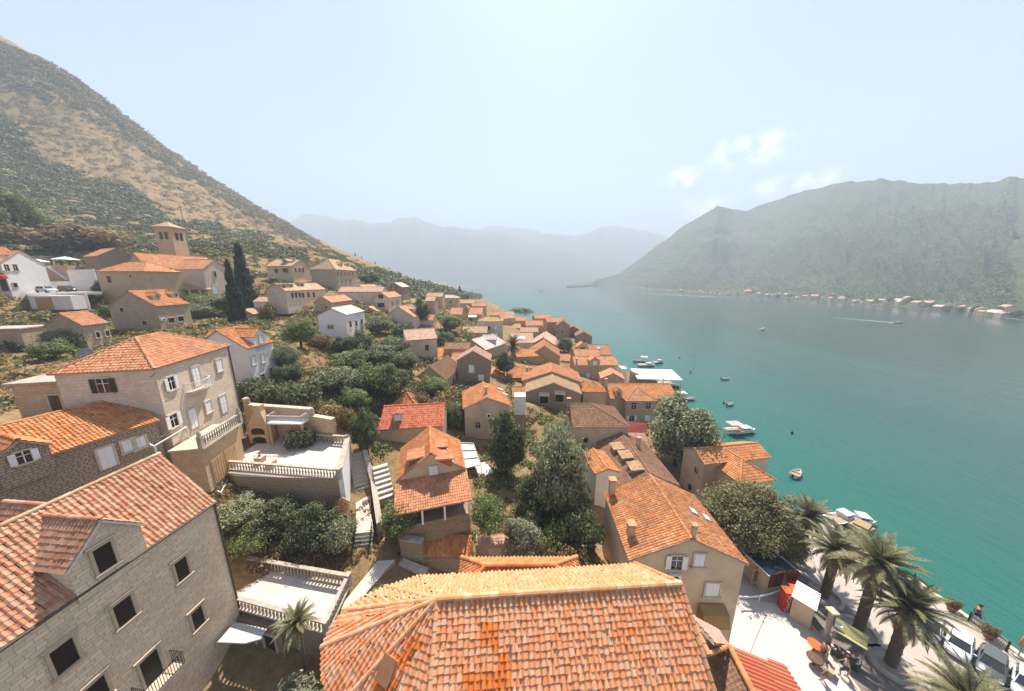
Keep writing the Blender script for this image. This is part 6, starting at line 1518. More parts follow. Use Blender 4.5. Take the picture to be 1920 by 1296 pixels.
# ------------------------------------------------------------------ promenade
ZP=1.3
QUAY=simple('quay_concrete',(.44,.38,.33),(.36,.305,.26),.7,.9,.1); PLAZA=stone_mat('plaza_paving',(.50,.455,.42),(.46,.415,.38),(.39,.35,.32),1.2,1.0,.01,samt=.18,bstr=.1); ASPH_SHADE=simple('shaded_road_surface',(.22,.19,.165),(.16,.135,.115),1.2,.95,.1)
prom=[(41.2,-25),(40.7,8),(39.7,24),(38.4,30.4),(35,33.5),(29,31),(24.5,28.5),(21.5,26.5),(17.5,21),(15,14),(12.5,6),(12,-25)]
def structpoly(name,pts,z,low,mat,side):
    o=floor_poly(name,None,pts,z,mat,low,side); o['kind']='structure'; return o
structpoly('promenade',prom,ZP,-4,QUAY,W_GREY)
e=[Z(u,v,ZP)[:2] for u,v in ((1366,1190),(1390,1120),(1490,1140),(1532,1190),(1610,1300))]; d=(e[4]-e[3]); e.append(e[4]+d*2.0); e.append(np.array((14.5,-4))); e.append(np.array((14.5,13.5)))
structpoly('plaza',e,ZP+.03,ZP-.5,PLAZA,STONE)
rd=[e[2]+(-.2,1.2),e[3]+(.25,.1),e[4]+(.25,.1),e[5]+(.25,.1),e[5]+(4.2,2),e[3]+(5,2.2),e[2]+(3.6,3.4)]
structpoly('shaded_road',rd,ZP+.006,ZP-.5,ASPH_SHADE,STONE)  # asphalt strip; the palms' shade is put into its dark colour
kb=MB()
for a,b in ((e[2],e[3]),(e[3],e[4]),(e[4],e[5])): kb.bar((a[0]+.1,a[1],ZP+.05),(b[0]+.1,b[1],ZP+.05),.2,.14)
kb.build('kerb',STONE,kind='structure')
kb=MB(); 
for a,b in zip(prom[:4],prom[1:5]): kb.bar((a[0]-.2,a[1],ZP+.06),(b[0]-.2,b[1],ZP+.06),.42,.12)
kb.build('quay_edge',STONE,kind='structure')
# shore rocks and low sea walls further on
for k,(u0,v0,u1,v1,lab) in enumerate(((1318,812,1345,832,'pale broken quay edge beside the broad grey tree'),(1262,745,1275,757,'short stone landing below the waterside orange house'))):
    a=Z(u0,v0,.8); b=Z(u1,v1,.8); m=MB(); m.bar((a[0],a[1],.1),(b[0],b[1],.1),2.2,1.3); 
    for i in range(9): f=rng.random(); q=a+(b-a)*f; m.box((q[0]+rng.normal()*.8,q[1]+rng.normal()*.8,.7),(.9,.7,.5),0,rz=rng.random()*3)
    tag(m.build('stone_landing',STONE),lab,'landing')
# palms
PAL=[((1496,1051),972,2.6,'palm in the shade of the huge round tree, first of the row'),((1545,1121),1037,2.95,'palm behind the white snack hut, second of the row'),((1607,1187),1062,3.05,'tallest palm in the middle of the promenade, third of the row'),((1668,1248),1148,2.85,'palm in front of the first parked silver car, fourth of the row')]
for (b,vt,R,lab) in PAL:
    p=Z(*b,ZP); palm(lab,tuple(p),zdrop(p,vt),R)
    m=MB(); m.lathe([(1.25,-.2),(1.25,.35),(1.0,.35),(1.0,.22),(.05,.22)],(0,0,0),0,24); tag(m.build('stone_planter',STONEW,loc=tuple(p)),'round stone bed around the '+lab.split(',')[0],'planter')
palm('palm at the bottom right, in front of the dark parked car',(25.6,12.2,ZP),6.6,2.5); palm('palm cut by the right corner of the view',(30.2,11.0,ZP),5.6,2.4)
palm('small lone palm in the courtyard below the narrow terrace',(-13.2,14.3,4.2),9.2,1.45,.13,None,False)
p=Z(962,676,7.0); palm('old palm with a dark skirt in the lane among the far roofs',tuple(U(962,676,78)),U(962,648,78)[2],3.6,.35,None)
# ------------------------------------------------------------------ cars
CARM={}
def carpaint(n,c,r=.25):
    m=simple(n,c,tuple(x*.96 for x in c),.3,r,spec=.6); return m
GLS=simple('car_glass',(.02,.022,.025),(.03,.03,.033),1,.06,spec=.8); TYRE=simple('tyre_rubber',(.02,.02,.02),(.015,.015,.015),4,.9); RIM=simple('wheel_rim',(.4,.4,.4),(.34,.34,.34),4,.35,metal=.7); LAMP=simple('headlight_glass',(.6,.6,.6),(.5,.5,.5),2,.1,spec=.8); TAIL=simple('tail_light',(.35,.02,.02),(.3,.02,.02),2,.2)
def car(label,pos,yaw,paint,L=4.0,group='cars parked along the quay'):
    root=thing('parked_car',label,'car',pos,yaw,group); W=1.68; m=MB()
    # lofted body: stations along x (front +)
    st=[(-.5,.30,.72,.80),(-.485,.22,.88,.9),(-.40,.2,.95,.97),(-.1,.2,.95,1.0),(.18,.2,.93,1.0),(.22,.2,.92,1.0),(.40,.2,.80,.96),(.47,.24,.72,.88),(.5,.34,.60,.76)]
    R=[]
    for x,z0,z1,w in st:
        hw=W/2*w; R.append([(x*L,-hw*.94,z0),(x*L,-hw,z0+.22),(x*L,-hw,z1-.12),(x*L,-hw*.88,z1),(x*L,hw*.88,z1),(x*L,hw,z1-.12),(x*L,hw,z0+.22),(x*L,hw*.94,z0)])
    V=np.array(R).reshape(-1,3); n=8; f=[(i*n+k,(i+1)*n+k,(i+1)*n+(k+1)%n,i*n+(k+1)%n) for i in range(len(st)-1) for k in range(n)]
    m.add(V,f,0,smooth=True); m.poly(R[0],0); m.poly(R[-1][::-1],0); body=m.build('body',paint,root)
    m=MB(); cs=[(-.44,.9,.80),(-.36,1.36,.66),(-.2,1.46,.66),(.05,1.44,.66),(.25,.92,.84)]
    C=[(x*L,W/2*w,z) for x,z,w in cs]
    def strip(idx,mt,inset=0):
        pass
    # glasshouse sides and roof
    top=[(-.36,1.36),(-.2,1.46),(.0,1.45),(.07,1.42)]
    bx0,bx1=-.455*L,.26*L; tw=W/2*.70; bw=W/2*.86; rx0,rx1=-.35*L,.06*L; zr=1.43; zb=.9
    P=dict(a=(bx0,-bw,zb),b=(bx1,-bw,zb),c=(bx1,bw,zb),d=(bx0,bw,zb),e=(rx0,-tw,zr),f=(rx1,-tw,zr),g=(rx1,tw,zr),h=(rx0,tw,zr))
    m.poly([P['a'],P['b'],P['f'],P['e']],0); m.poly([P['c'],P['d'],P['h'],P['g']],0); m.poly([P['b'],P['c'],P['g'],P['f']],0); m.poly([P['d'],P['a'],P['e'],P['h']],0); m.build('windows',GLS,root)
    m=MB(); m.box(((rx0+rx1)/2,0,zr+.02),((rx1-rx0)+.1,tw*2+.06,.06),0)
    for s in (-1,1):
        m.bar((bx1,s*bw,zb),(rx1,s*tw,zr),.07,.07); m.bar((bx0,s*bw,zb),(rx0,s*tw,zr),.1,.1); m.bar((-.1*L,s*(bw+.01),zb),(-.1*L,s*(tw+.01),zr),.07,.05)
    m.build('roof',paint,root)
    for x in (-.31,.31):
        for s in (-1,1):
            m=MB(); m.tube([(x*L,s*(W/2-.18),.31),(x*L,s*(W/2+.015),.31)],[.31,.31],0,16,smooth=False); w_=m.build('wheel',TYRE,root); m=MB(); m.tube([(x*L,s*(W/2+.01),.31),(x*L,s*(W/2+.03),.31)],[.19,.17],0,12); m.build('rim',RIM,w_)
    for s in (-1,1):
        m=MB(); m.box((.485*L,s*W*.34,.62),(.12,.34,.14),0); m.build('headlight',LAMP,root)
        m=MB(); m.box((-.492*L,s*W*.38,.75),(.06,.2,.2),0); m.build('tail_light',TAIL,root)
        m=MB(); m.box((.2*L,s*(W/2+.08),.95),(.12,.18,.13),0); m.build('wing_mirror',paint,root)
    return root
WHT=carpaint('white_car_paint',(.75,.75,.77)); SIL=carpaint('silver_car_paint',(.5,.52,.53)); BLK=carpaint('dark_car_paint',(.03,.035,.032)); GRN=carpaint('grey_car_paint',(.09,.1,.095))
yq=math.radians(209)
_k=0
for (u,v,pt,lab,L) in ((1770,1142,WHT,'white car half hidden by the fourth palm, farthest of the parked row',3.9),(1783,1180,SIL,'silver car with pale bonnet, second in the parked row',4.1),(1826,1205,WHT,'white hatchback in the middle of the parked row',3.8),(1867,1238,GRN,'dark green grey car right of the white hatchback',4.2),(1908,1268,SIL,'silver car at the right edge of the view',4.0)):
    o=car(lab,(34.2+.66*_k,20.6-1.22*_k,ZP+.02),yq,pt,L); o.scale=(.74,.74,.78); _k+=1
p=U(89,548,70); car('white compact car on the parking deck',(p[0],p[1],zd+.02),math.radians(-8),WHT,4.2,'cars on the parking deck')
p=U(127,545,76); car('dark brown car behind the white one on the parking deck',(p[0],p[1],zd+.02),math.radians(-12),BLK,4.2,'cars on the parking deck')
# ------------------------------------------------------------------ kiosk, fridges, hut, stalls
k0=Z(1432,1112,ZP); k1=Z(1472,1103,ZP); d=(k1-k0)[:2]; rz=math.atan2(d[1],d[0])
root=thing('kiosk','snack kiosk with curved dark glossy roof and poster panels','kiosk',((k0[0]+k1[0])/2-d[1]/np.linalg.norm(d)*1.1,(k0[1]+k1[1])/2+d[0]/np.linalg.norm(d)*1.1,ZP),rz)
m=MB(); m.box((0,0,1.15),(2.5,2.2,2.3),0); m.build('body',W_CREAM,root); m=MB(); n=9; 
for s in (0,1):
    V=[]
    for i in range(n+1):
        a=-.5+i/n; z=2.3+.5-.55*(2*a)**2*.9; V+= [(a*3.1,-1.45,z+s*.08),(a*3.1,1.35,z+s*.08)]
    f=[(2*i,2*i+2,2*i+3,2*i+1) for i in range(n)]
    m.add(V,f if s else [x[::-1] for x in f],0,smooth=True)
m.build('curved_roof',simple('dark_blue_gloss',(.02,.035,.06),(.015,.025,.045),1,.08,spec=.8),root)
for sx in (-1,1): m=MB(); m.bar((sx*1.55,-1.47,2.42),(sx*1.55,1.37,2.42),.09); m.build('roof_rim',METW,root)
m=MB(); m.box((-.15,-1.12,1.25),(1.5,.05,1.4),0); m.build('frame',BRDOOR,root)
POST=simple('poster_print',(.30,.09,.04),(.07,.03,.02),3.5,.5)
for xx,ww in ((-.5,.6),(.2,.55)): m=MB(); m.box((xx,-1.16,1.3),(ww,.03,1.2),0); m.build('poster',POST,root)
m=MB(); m.tube([(1.15,-1.5,2.1),(1.15,-1.62,2.1)],[.55,.55],0,20); m.build('round_sign',simple('dark_red_sign',(.22,.01,.015),(.19,.01,.012),2,.4),root)
p=Z(1413,1096,ZP); root=thing('menu_board','upright wooden menu board with small pictures left of the kiosk','sign',tuple(p),rz+.1); m=MB(); m.box((0,0,1.0),(.85,.12,1.9),0); m.build('board',simple('pale_board',(.42,.33,.24),(.34,.26,.18),3,.7),root)
for r_ in range(3):
    for c_ in range(2): m=MB(); m.box((-.18+.36*c_,-.075,.7+.42*r_),(.28,.03,.32),0); m.build('menu_picture',POST,root)
rp=[Z(u,v,ZP+.9) for u,v in ((1386,1119),(1405,1119.5),(1425,1118),(1445,1113),(1465,1106),(1486,1097))]
root=thing('curved_rail','pale curved railing in front of the kiosk','railing'); m=MB(); m.tube(rp,.06,0,8); m.build('rail',METW,root)
for q in rp[::2]: m=MB(); m.bar((q[0],q[1],ZP),(q[0],q[1],q[2]),.05); m.build('post',METW,root)
FRED=simple('fridge_red',(.52,.03,.015),(.46,.025,.012),2,.3,spec=.5); TOPR=simple('fridge_top_orange',(.68,.12,.03),(.6,.1,.025),2,.5)
def text_mesh(txt,size,shear=0.25):
    cu=bpy.data.curves.new('lettering','FONT'); cu.body=txt; cu.size=size; cu.align_x='CENTER'; cu.align_y='CENTER'; cu.extrude=.006; cu.shear=shear
    o=bpy.data.objects.new('tmp',cu); COL.objects.link(o); dg=bpy.context.evaluated_depsgraph_get(); me=bpy.data.meshes.new_from_object(o.evaluated_get(dg)); bpy.data.objects.remove(o); me.name='lettering'; return me
TXT=text_mesh('Coca-Cola',.42)
WL=simple('white_lettering',(.8,.8,.8),(.76,.76,.76),2,.5); TXT.materials.clear(); TXT.materials.append(WL)
for k,(u,v,lab) in enumerate(((1477,1150,'red drinks fridge with white script lettering, nearer the plaza'),(1491,1146,'red drinks fridge beside the white snack hut'))):
    p=Z(u,v,ZP); root=thing('drinks_fridge',lab,'fridge',(p[0],p[1]+.4,ZP),-.25,'red drinks fridges'); m=MB(); m.box((0,0,1.0),(.72,.7,2.0),0); m.build('body',FRED,root)
    m=MB(); m.box((0,0,2.03),(.74,.72,.06),0); m.build('top',TOPR,root)
    if k: m=MB(); m.box((0,-.36,1.15),(.56,.03,1.3),0); m.build('glass_door',GLS,root)
    o=part(TXT,'lettering',root,(0,-.36 if not k else -.385,.95)); o.rotation_euler=(math.pi/2,-math.pi/2,0)
p=Z(1487,1118,ZP); parasol('small half folded red and white parasol beside the red fridges',tuple(p),3.0,.75,6,mat=RED)
p=Z(1512,1172,ZP); root=thing('snack_hut','small white snack hut with a white slatted roof','hut',(p[0]+.2,p[1]+.7,ZP),math.radians(38)); m=MB(); m.box((0,0,1.1),(1.9,1.3,2.2),0); m.build('body',W_CREAM,root); m=MB(); m.box((0,0,2.26),(2.2,1.55,.08),0)
for k in range(7): m.box((-.95+k*.315,0,2.31),(.05,1.55,.05),1)
m.build('roof',[FABW,GREYM],root); m=MB(); m.box((.3,-.66,1.3),(.9,.04,.7),0); m.build('hatch',simple('cream_panel',(.6,.56,.5),(.55,.5,.44),3,.7),root)
p=Z(1546,1198,ZP); root=thing('stone_pillar','old stone pillar with a flat capital beside the snack hut','pillar',tuple(p)); m=MB(); m.lathe([(.35,0),(.35,.5),(.2,.6),(.17,2.7),(.28,2.8)],(0,0,0),0,12); m.build('shaft',STONEW,root); m=MB(); m.box((0,0,2.88),(.6,.6,.16),0); m.build('capital',STONE,root)
STG=simple('olive_tarpaulin',(.36,.35,.16),(.3,.29,.13),3,.8)
p=Z(1583,1232,ZP); root=thing('market_stall','market stall under two olive green canopies with goods laid out','stall',(p[0],p[1],ZP),math.radians(-52))
for dx in (-.1,1.0):
    m=MB(); m.box((0,dx,2.3),(2.6,1.05,.06),0,R=np.array(Euler((.55 if dx>0.5 else -.3,0,0)).to_matrix())); m.build('canopy',STG,root)
m=MB(); m.box((0,-.6,.8),(2.4,1.0,.07),0); m.box((0,-.6,.4),(2.2,.9,.75),1); m.build('counter',[BRDOOR,simple('dark_green_cloth',(.06,.07,.04),(.04,.05,.03),3,.9)],root)
m=MB()
for k in range(26): m.box((rng.uniform(-1.1,1.1),rng.uniform(-1.0,-.2),.9),(rng.uniform(.1,.25),rng.uniform(.1,.25),rng.uniform(.06,.2)),int(rng.integers(0,4)),rz=rng.random())
o=m.build('goods',[FABW,BRDOOR,STONE,RED],root); o['kind']='stuff'
for xx in (-1.2,1.2):
    for yy in (-.5,1.3): m=MB(); m.bar((xx,yy,0),(xx,yy,2.3),.05); m.build('post',GREYM,root)
m=MB(); m.box((-1.0,.3,2.6),(.6,.5,.3),0); m.build('cool_box',FABW,root); root.scale=(.66,.66,.85)
p=Z(1524,1221,ZP); root=thing('cafe_table','round orange table at the kerb of the plaza','table',tuple(p)); m=MB(); m.lathe([(.45,.72),(.45,.76)],(0,0,0),0,20); m.build('tabletop',TOPR,root); m=MB(); m.lathe([(.25,0),(.05,.05),(.04,.72)],(0,0,0),0,8); m.build('leg',RED,root)
p=Z(1525,1246,ZP); m=MB(); m.lathe([(.02,.72),(.45,.7),(.5,.62),(.48,.6)],(0,0,0),0,18,False); m.lathe([(.2,0),(.04,.06),(.035,.62)],(0,0,0),0,8); tag(m.build('round_table',BRDOOR,loc=tuple(p)),'round brown table on the bright plaza near the stall','table')
for k,(u,v) in enumerate(((1553,1262),(1537,1226))):
    p=Z(u,v,ZP); m=MB(); m.box((0,0,.25),(.7,.5,.5),0); m.box((0,0,.52),(.76,.56,.06),0); tag(m.build('crate',[simple('cardboard',(.42,.33,.22),(.36,.27,.18),3,.9)],loc=tuple(p),rz=.6+k),['open cardboard box at the foot of the market stall','cardboard box between the orange table and the stall'][k],'box')
# quay furniture
for k,(a,b) in enumerate((((1815,1166),(1843,1187)),((1858,1198),(1886,1222)))):
    p=Z(*a,ZP);q=Z(*b,ZP); root=thing('quay_fence',['low metal fence panel on the quay behind the silver car','low metal fence panel on the quay behind the dark car'][k],'fence'); m=MB()
    for z in (.35,.9): m.bar((p[0],p[1],ZP+z),(q[0],q[1],ZP+z),.06)
    for i in range(14): f=i/13; r_=p+(q-p)*f; m.bar((r_[0],r_[1],ZP+.1),(r_[0],r_[1],ZP+.9),.03)
    m.build('panel',GREYM,root)
    for r_ in (p,q): m=MB(); m.bar((r_[0],r_[1],ZP),(r_[0],r_[1],ZP+1.05),.09); m.build('post',IRON,root)
for k,(u,v) in enumerate(((1783,1145),(1852,1196))):
    p=Z(u,v,ZP); root=thing('potted_plant',['potted yellow flowers beside the half hidden white car','potted yellow flowers between the two fence panels'][k],'potted plant',tuple(p)); m=MB(); m.lathe([(.22,0),(.34,.5),(.36,.55),(.28,.55)],(0,0,0),0,14); m.build('pot',RM(R_BRN,True),root); o=part(PR['bush_dry'][0][1],'foliage',root,(0,0,.5)); o.scale=(.5,.5,.7)
p=Z(1908,1232,ZP); parasol('pink and red folded parasol at the right edge of the quay',tuple(p),4.0,1,closed=True,mat=simple('pink_canvas',(.6,.28,.22),(.5,.18,.13),1.5,.8))
# street lamp
p=hit(745,1010); root=thing('street_lamp','street lamp with a white globe above the ruined wall','street lamp',(p[0],p[1],7.4)); m=MB(); m.tube([(0,0,0),(0,0,.4),(0,0,2.3)],[.09,.05,.04],0,8); m.build('post',IRON,root); m=MB(); m.lathe([(.03,2.3),(.15,2.36),(.21,2.5),(.19,2.64),(.1,2.72),(.01,2.74)],(0,0,0),0,14); m.build('globe',FABW,root)
# ------------------------------------------------------------------ boats
def hull_mesh(L,W,h,name='hull',mats=None,open_=True):
    m=MB(); st=np.linspace(0,1,9); R=[]
    for s in st:
        w=W/2*(math.sin(math.pi*min(1,(1-s)*1.25+.0)/2))**.7*(.82+.18*min(1,s*4)); w=max(w,.02); x=-L/2+L*s; sh=h*(1+.25*s*s)
        R.append([(x,-w,sh),(x,-w*.82,.08),(x-(.12*L*s*s),-.0,-.18),(x,w*.82,.08),(x,w,sh)])
    V=np.array(R).reshape(-1,3); n=5; f=[(i*n+k,i*n+k+1,(i+1)*n+k+1,(i+1)*n+k) for i in range(8) for k in range(4)]
    m.add(V,f,0,smooth=True); m.poly(R[0][::-1],0)
    inner=[[(p[0]*.94,p[1]*.86,p[2]*.35 if open_ else p[2]-.03) for p in (r[0],r[4])] for r in R]
    for i in range(8):
        a,b=R[i],R[i+1]; c,d=inner[i],inner[i+1]
        m.add([c[0],c[1],d[1],d[0]],[(0,1,2,3)],1); m.add([a[0],c[0],d[0],b[0]],[(0,1,2,3)],0); m.add([c[1],a[4],b[4],d[1]],[(0,1,2,3)],0)
    return m.mesh(name,mats or [METW,BRDOOR])
BW=simple('boat_white',(.74,.72,.69),(.66,.64,.6),1.5,.3,spec=.5); BIN=simple('boat_inside',(.36,.27,.19),(.3,.22,.15),3,.7); PINKC=simple('faded_pink_canvas',(.62,.36,.30),(.54,.3,.25),2,.8)
def boat(label,u,v,L,W,yaw,kind,group=None,hullm=BW,v0=None):
    p=Z(u,v,0); root=thing({'row':'rowing_boat'}.get(kind,'motor_boat'),label,'boat',(p[0],p[1],.12),math.radians(yaw),group); h=.5*L/5 if kind!='row' else .42
    h=max(.35,min(1.0,h)); part(hull_mesh(L,W,h,mats=[hullm,BIN],open_=kind in('row','canopy')),'hull',root)
    if kind in('row',):
        m=MB()
        for x in (-.25,.1): m.box((x*L,0,h*.75),(.22,W*.8,.05),0)
        m.build('bench',BIN,root); m=MB(); m.box((-L*.5-.08,0,h*.8),(.2,.25,.5),0); m.build('outboard_motor',IRON,root)
    if kind in('cabin','canopycabin'):
        m=MB(); x0,x1=(-.02,.3); m.box(((x0+x1)/2*L,0,h+.28),((x1-x0)*L,W*.62,.6),0); m.box(((x0+x1)/2*L-.1,0,h+.61),((x1-x0)*L*.95,W*.66,.06),0); c=m.build('cabin',hullm,root)
        for s in (-1,1):
            for xx in (.05,.17): m=MB(); m.box((xx*L,s*W*.315,h+.34),(.09*L,.02,.2),0); m.build('cabin_window',GLS,c)
    if kind in('canopy','canopycabin'):
        m=MB(); cx=-.25*L; m.box((cx,0,h+1.45),(.42*L,W*.85,.06),0)
        m.build('canopy',PINKC if kind=='canopycabin' else FABW,root); m=MB()
        for sx in (-1,1):
            for s in (-1,1): m.bar((cx+sx*.2*L,s*W*.4,h*.8),(cx+sx*.2*L,s*W*.4,h+1.45),.04)
        m.build('canopy_frame',METW,root)
    return root
boat('white cabin boat with faded pink canopy moored off the orange roofed house',1388,812,6.2,2.2,4,'canopycabin')
boat('white rowing boat with brown inside floating alone on green water',1492,891,3.1,1.35,32,'row')
boat('tiny dinghy with outboard, nearer the shore than the mooring buoys',1369,760,2.5,1.2,22,'row')
boat('boat with white flat canopy moored below the waterside orange house',1286,750,4.8,1.8,-4,'canopy')
boat('white motor yacht moored behind the pavilion, front of the three',1212,687,6.2,2.2,0,'cabin'); boat('long low boat with tan cover behind the white yacht',1200,679,5.5,1.8,176,'canopy'); boat('dark keeled sailing dinghy right of the white yacht',1234,681,5.0,1.7,18,'cabin',hullm=SIL)
boat('small white motor boat alone in the middle of the bay',1429,619,5.0,2.0,20,'cabin'); boat('grey speedboat pulling a white wake toward the right shore',1684,606,5.5,2.1,-20,'cabin',hullm=SIL); boat('far dark boat on the pale water near the horizon',1014,546,14,4,10,'cabin',hullm=BLK); boat('dark boat off the roofs of the far shore houses',921,582,6,2,0,'cabin',hullm=BLK); boat('small white open boat near the swimming buoy',1360,712,2.6,1.2,0,'row')
for k,(u,v,L,yaw,lab,kind) in enumerate(((1576,982,4.2,12,'white motor boat moored at the end of the quay, farther left','cabin'),(1606,984,3.6,-20,'white boat with square cabin at the end of the quay, nearer right','cabin'))):
    boat(lab,u,v-6,L,1.8,yaw,kind)
p=Z(1612,998,1.0); m=MB(); m.box((0,0,0),(1.9,1.5,1.0),0,rz=.3); m.box((.2,.1,.55),(1.5,1.2,.3),0,rz=.5); tag(m.build('boat_cover',simple('tan_tarpaulin',(.36,.25,.14),(.3,.2,.11),2,.9),loc=(p[0],p[1],1.4)),'tan tarpaulin heap on the end of the quay','tarpaulin')
for k,(u,v,lab) in enumerate(((1295,699,'dark marker post standing in the water off the pavilion'),(1357,757,'small dark buoy left of the tiny dinghy'),(1485,813,'single dark buoy far from the cabin boat'),(1274,671,'tiny dark buoy beyond the moored yachts'))):
    p=Z(u,v,0); m=MB(); m.lathe([(.02,-.3),(.22,0),(.25,.2),(.1,.4),(.04,.45),(.04,1.3 if k==0 else .7),(.01,1.35 if k==0 else .72)],(0,0,0),0,10); tag(m.build('buoy',IRON,loc=tuple(p)),lab,'buoy')
FOAM=simple('white_foam',(.7,.72,.72),(.5,.56,.56),.8,.9)
def wake(name,pts,w0,w1):
    P=[Z(u,v,0) for u,v in pts]; m=MB(); n=24; V=[]
    for i in range(n+1):
        f=i/n*(len(P)-1); k=min(len(P)-2,int(f)); q=P[k]+(P[k+1]-P[k])*(f-k); d=P[k+1]-P[k]; d/=np.linalg.norm(d); nn=np.array((-d[1],d[0],0)); w=(w0+(w1-w0)*i/n)*(.6+.8*rng.random()); V+=[q+nn*w/2+(0,0,.02),q-nn*w/2+(0,0,.02)]
    m.add(V,[(2*i,2*i+1,2*i+3,2*i+2) for i in range(n)],0); m.build(name,FOAM,kind='structure')
wake('water_foam',[(1562,596),(1620,600.5),(1678,605.5)],.6,2.0); wake('water_foam',[(1204,550.5),(1260,553),(1330,556.5),(1396,558)],6,2)
# pavilion on the water
pz=1.2; c0,c1=Z(1192,728,pz),Z(1274,731,pz); w=np.linalg.norm((c1-c0)[:2]); root=thing('pavilion','waterside restaurant pavilion under a flat white canvas roof','pavilion',(c0[0],c0[1],0),math.atan2(c1[1]-c0[1],c1[0]-c0[0]))
m=MB(); m.box((w/2,3,pz/2-.9),(w+.6,7,pz+2.2),0); m.build('stone_platform',W_GREY,root)
for i in range(2):
    m=MB(); a=w*(.0 if i==0 else .6); b=w*(.585 if i==0 else 1.02); m.add([(a,-.6,4.2),(b,-.6,4.2),(b,6.5,4.9),(a,6.5,4.9)],[(0,1,2,3)],0); m.add([(a,-.6,4.1),(a,6.5,4.8),(b,6.5,4.8),(b,-.6,4.1)],[(0,1,2,3)],0); m.box(((a+b)/2,-.62,4.08),(b-a,.06,.26),0); m.build('canvas_roof',FABW,root)
for x in np.linspace(0,w,6):
    for y in (-.4,6.2): m=MB(); m.bar((x,y,pz),(x,y,4.3),.1); m.build('post',GREYM,root)
for k in range(7): o=part(PR['bush'][0][1],'hedge_plant',root,(.7+k*(w-1.4)/6,.3,pz)); o.scale=(.85,.6,1.1)
m=MB()
for x in np.linspace(1,w-1,6):
    for y in (2.2,4.6): m.box((x,y,pz+.72),(.8,.8,.05),0); m.box((x,y,pz+.4),(.1,.1,.7),0)
o=m.build('tables',FABW,root); o['kind']='stuff'
a,b=Z(1180,722,1.5),Z(1232,718,1.5); vwall('slanting_wall','brown stone wall with slanting tiled top between shutters house and pavilion',[(a[0],a[1],1,5.6),(b[0],b[1],1,1.9)],W_OCHRE,.5,EDGE)
wa_=Z(1165,722,1.5); m=MB(); m.box((0,0,2.5),(1.6,2.5,5.4),0); tag(m.build('white_annex',W_WHITE,loc=tuple(wa_)),'narrow white annex between the stone house and the slanting wall','annex')
# lower roofs by the water tree
q=[Z(1168,812,3.0),Z(1216,810,3.0),Z(1212,793,3.9),Z(1176,790,3.9)]; root=thing('red_awning','dark red awning below the white shuttered window of the waterside house','awning'); m=MB(); m.poly(q,0); m.poly([p-(0,0,.05) for p in q[::-1]],0); m.bar(q[0],q[1],.08); m.build('canvas',simple('dark_red_canvas',(.2,.03,.025),(.16,.025,.02),2,.9),root); m=MB()
for p in (q[0],q[1]): m.bar((p[0],p[1],.5),p,.08)
m.build('post',GREYM,root)
q=[Z(1160,836,3.2),Z(1214,834,3.2),Z(1210,812,4.3),Z(1160,812,4.3)]; root=thing('low_house','low pink roofed outbuilding between the row house and the water tree','outbuilding'); m=MB(); roof_tri(m,q,.25,.36,0,1,4); m.build('roof',[RM(R_PNK),EDGE],root); m=MB()
for i in range(4):
    a,b=q[i],q[(i+1)%4]; m.poly([(a[0],a[1],.2),(b[0],b[1],.2),(b[0],b[1],b[2]-.1),(a[0],a[1],a[2]-.1)],0)
m.build('wall',W_AGED,root)
# outside stair by the small white house
steps('stone_stairs','narrow outside stair with white treads beside the small white walled house',Z(1108,938,4.4),Z(1106,900,6.4),1.0,8,4.4,6.4,W_WHITE)
m=MB(); m.box((0,0,.3),(1.7,1.8,3.0),0); root=tag(m.build('white_shed',W_WHITE,loc=tuple(U(975,760,47))),'small white flat roofed shed right of the gabled stone house','shed'); m=MB(); m.box((0,0,-3.2),(1.9,2.0,4.0),0); m.build('stone_base',W_RUB,root); window(root,(.1,-.8,.6),(0,-1,0),.35,.5,'hole',fw=.05)
a=hit(762,757); g0=Z(763,737,13.0); hipbox('pyramid_roof_house','orange pyramid roof peeping over the red ribbed roof','house',tuple(g0+(-3,-2.6,-2.2)),tuple(g0+(3,-2.6,-2.2)),tuple(g0+(3,2.6,-2.2)),tuple(g0+(-3,2.6,-2.2)),(762.5,737),(763.5,737),float(g0[2]-2.2),13.0,R_ORG,W_BEIGE,8)
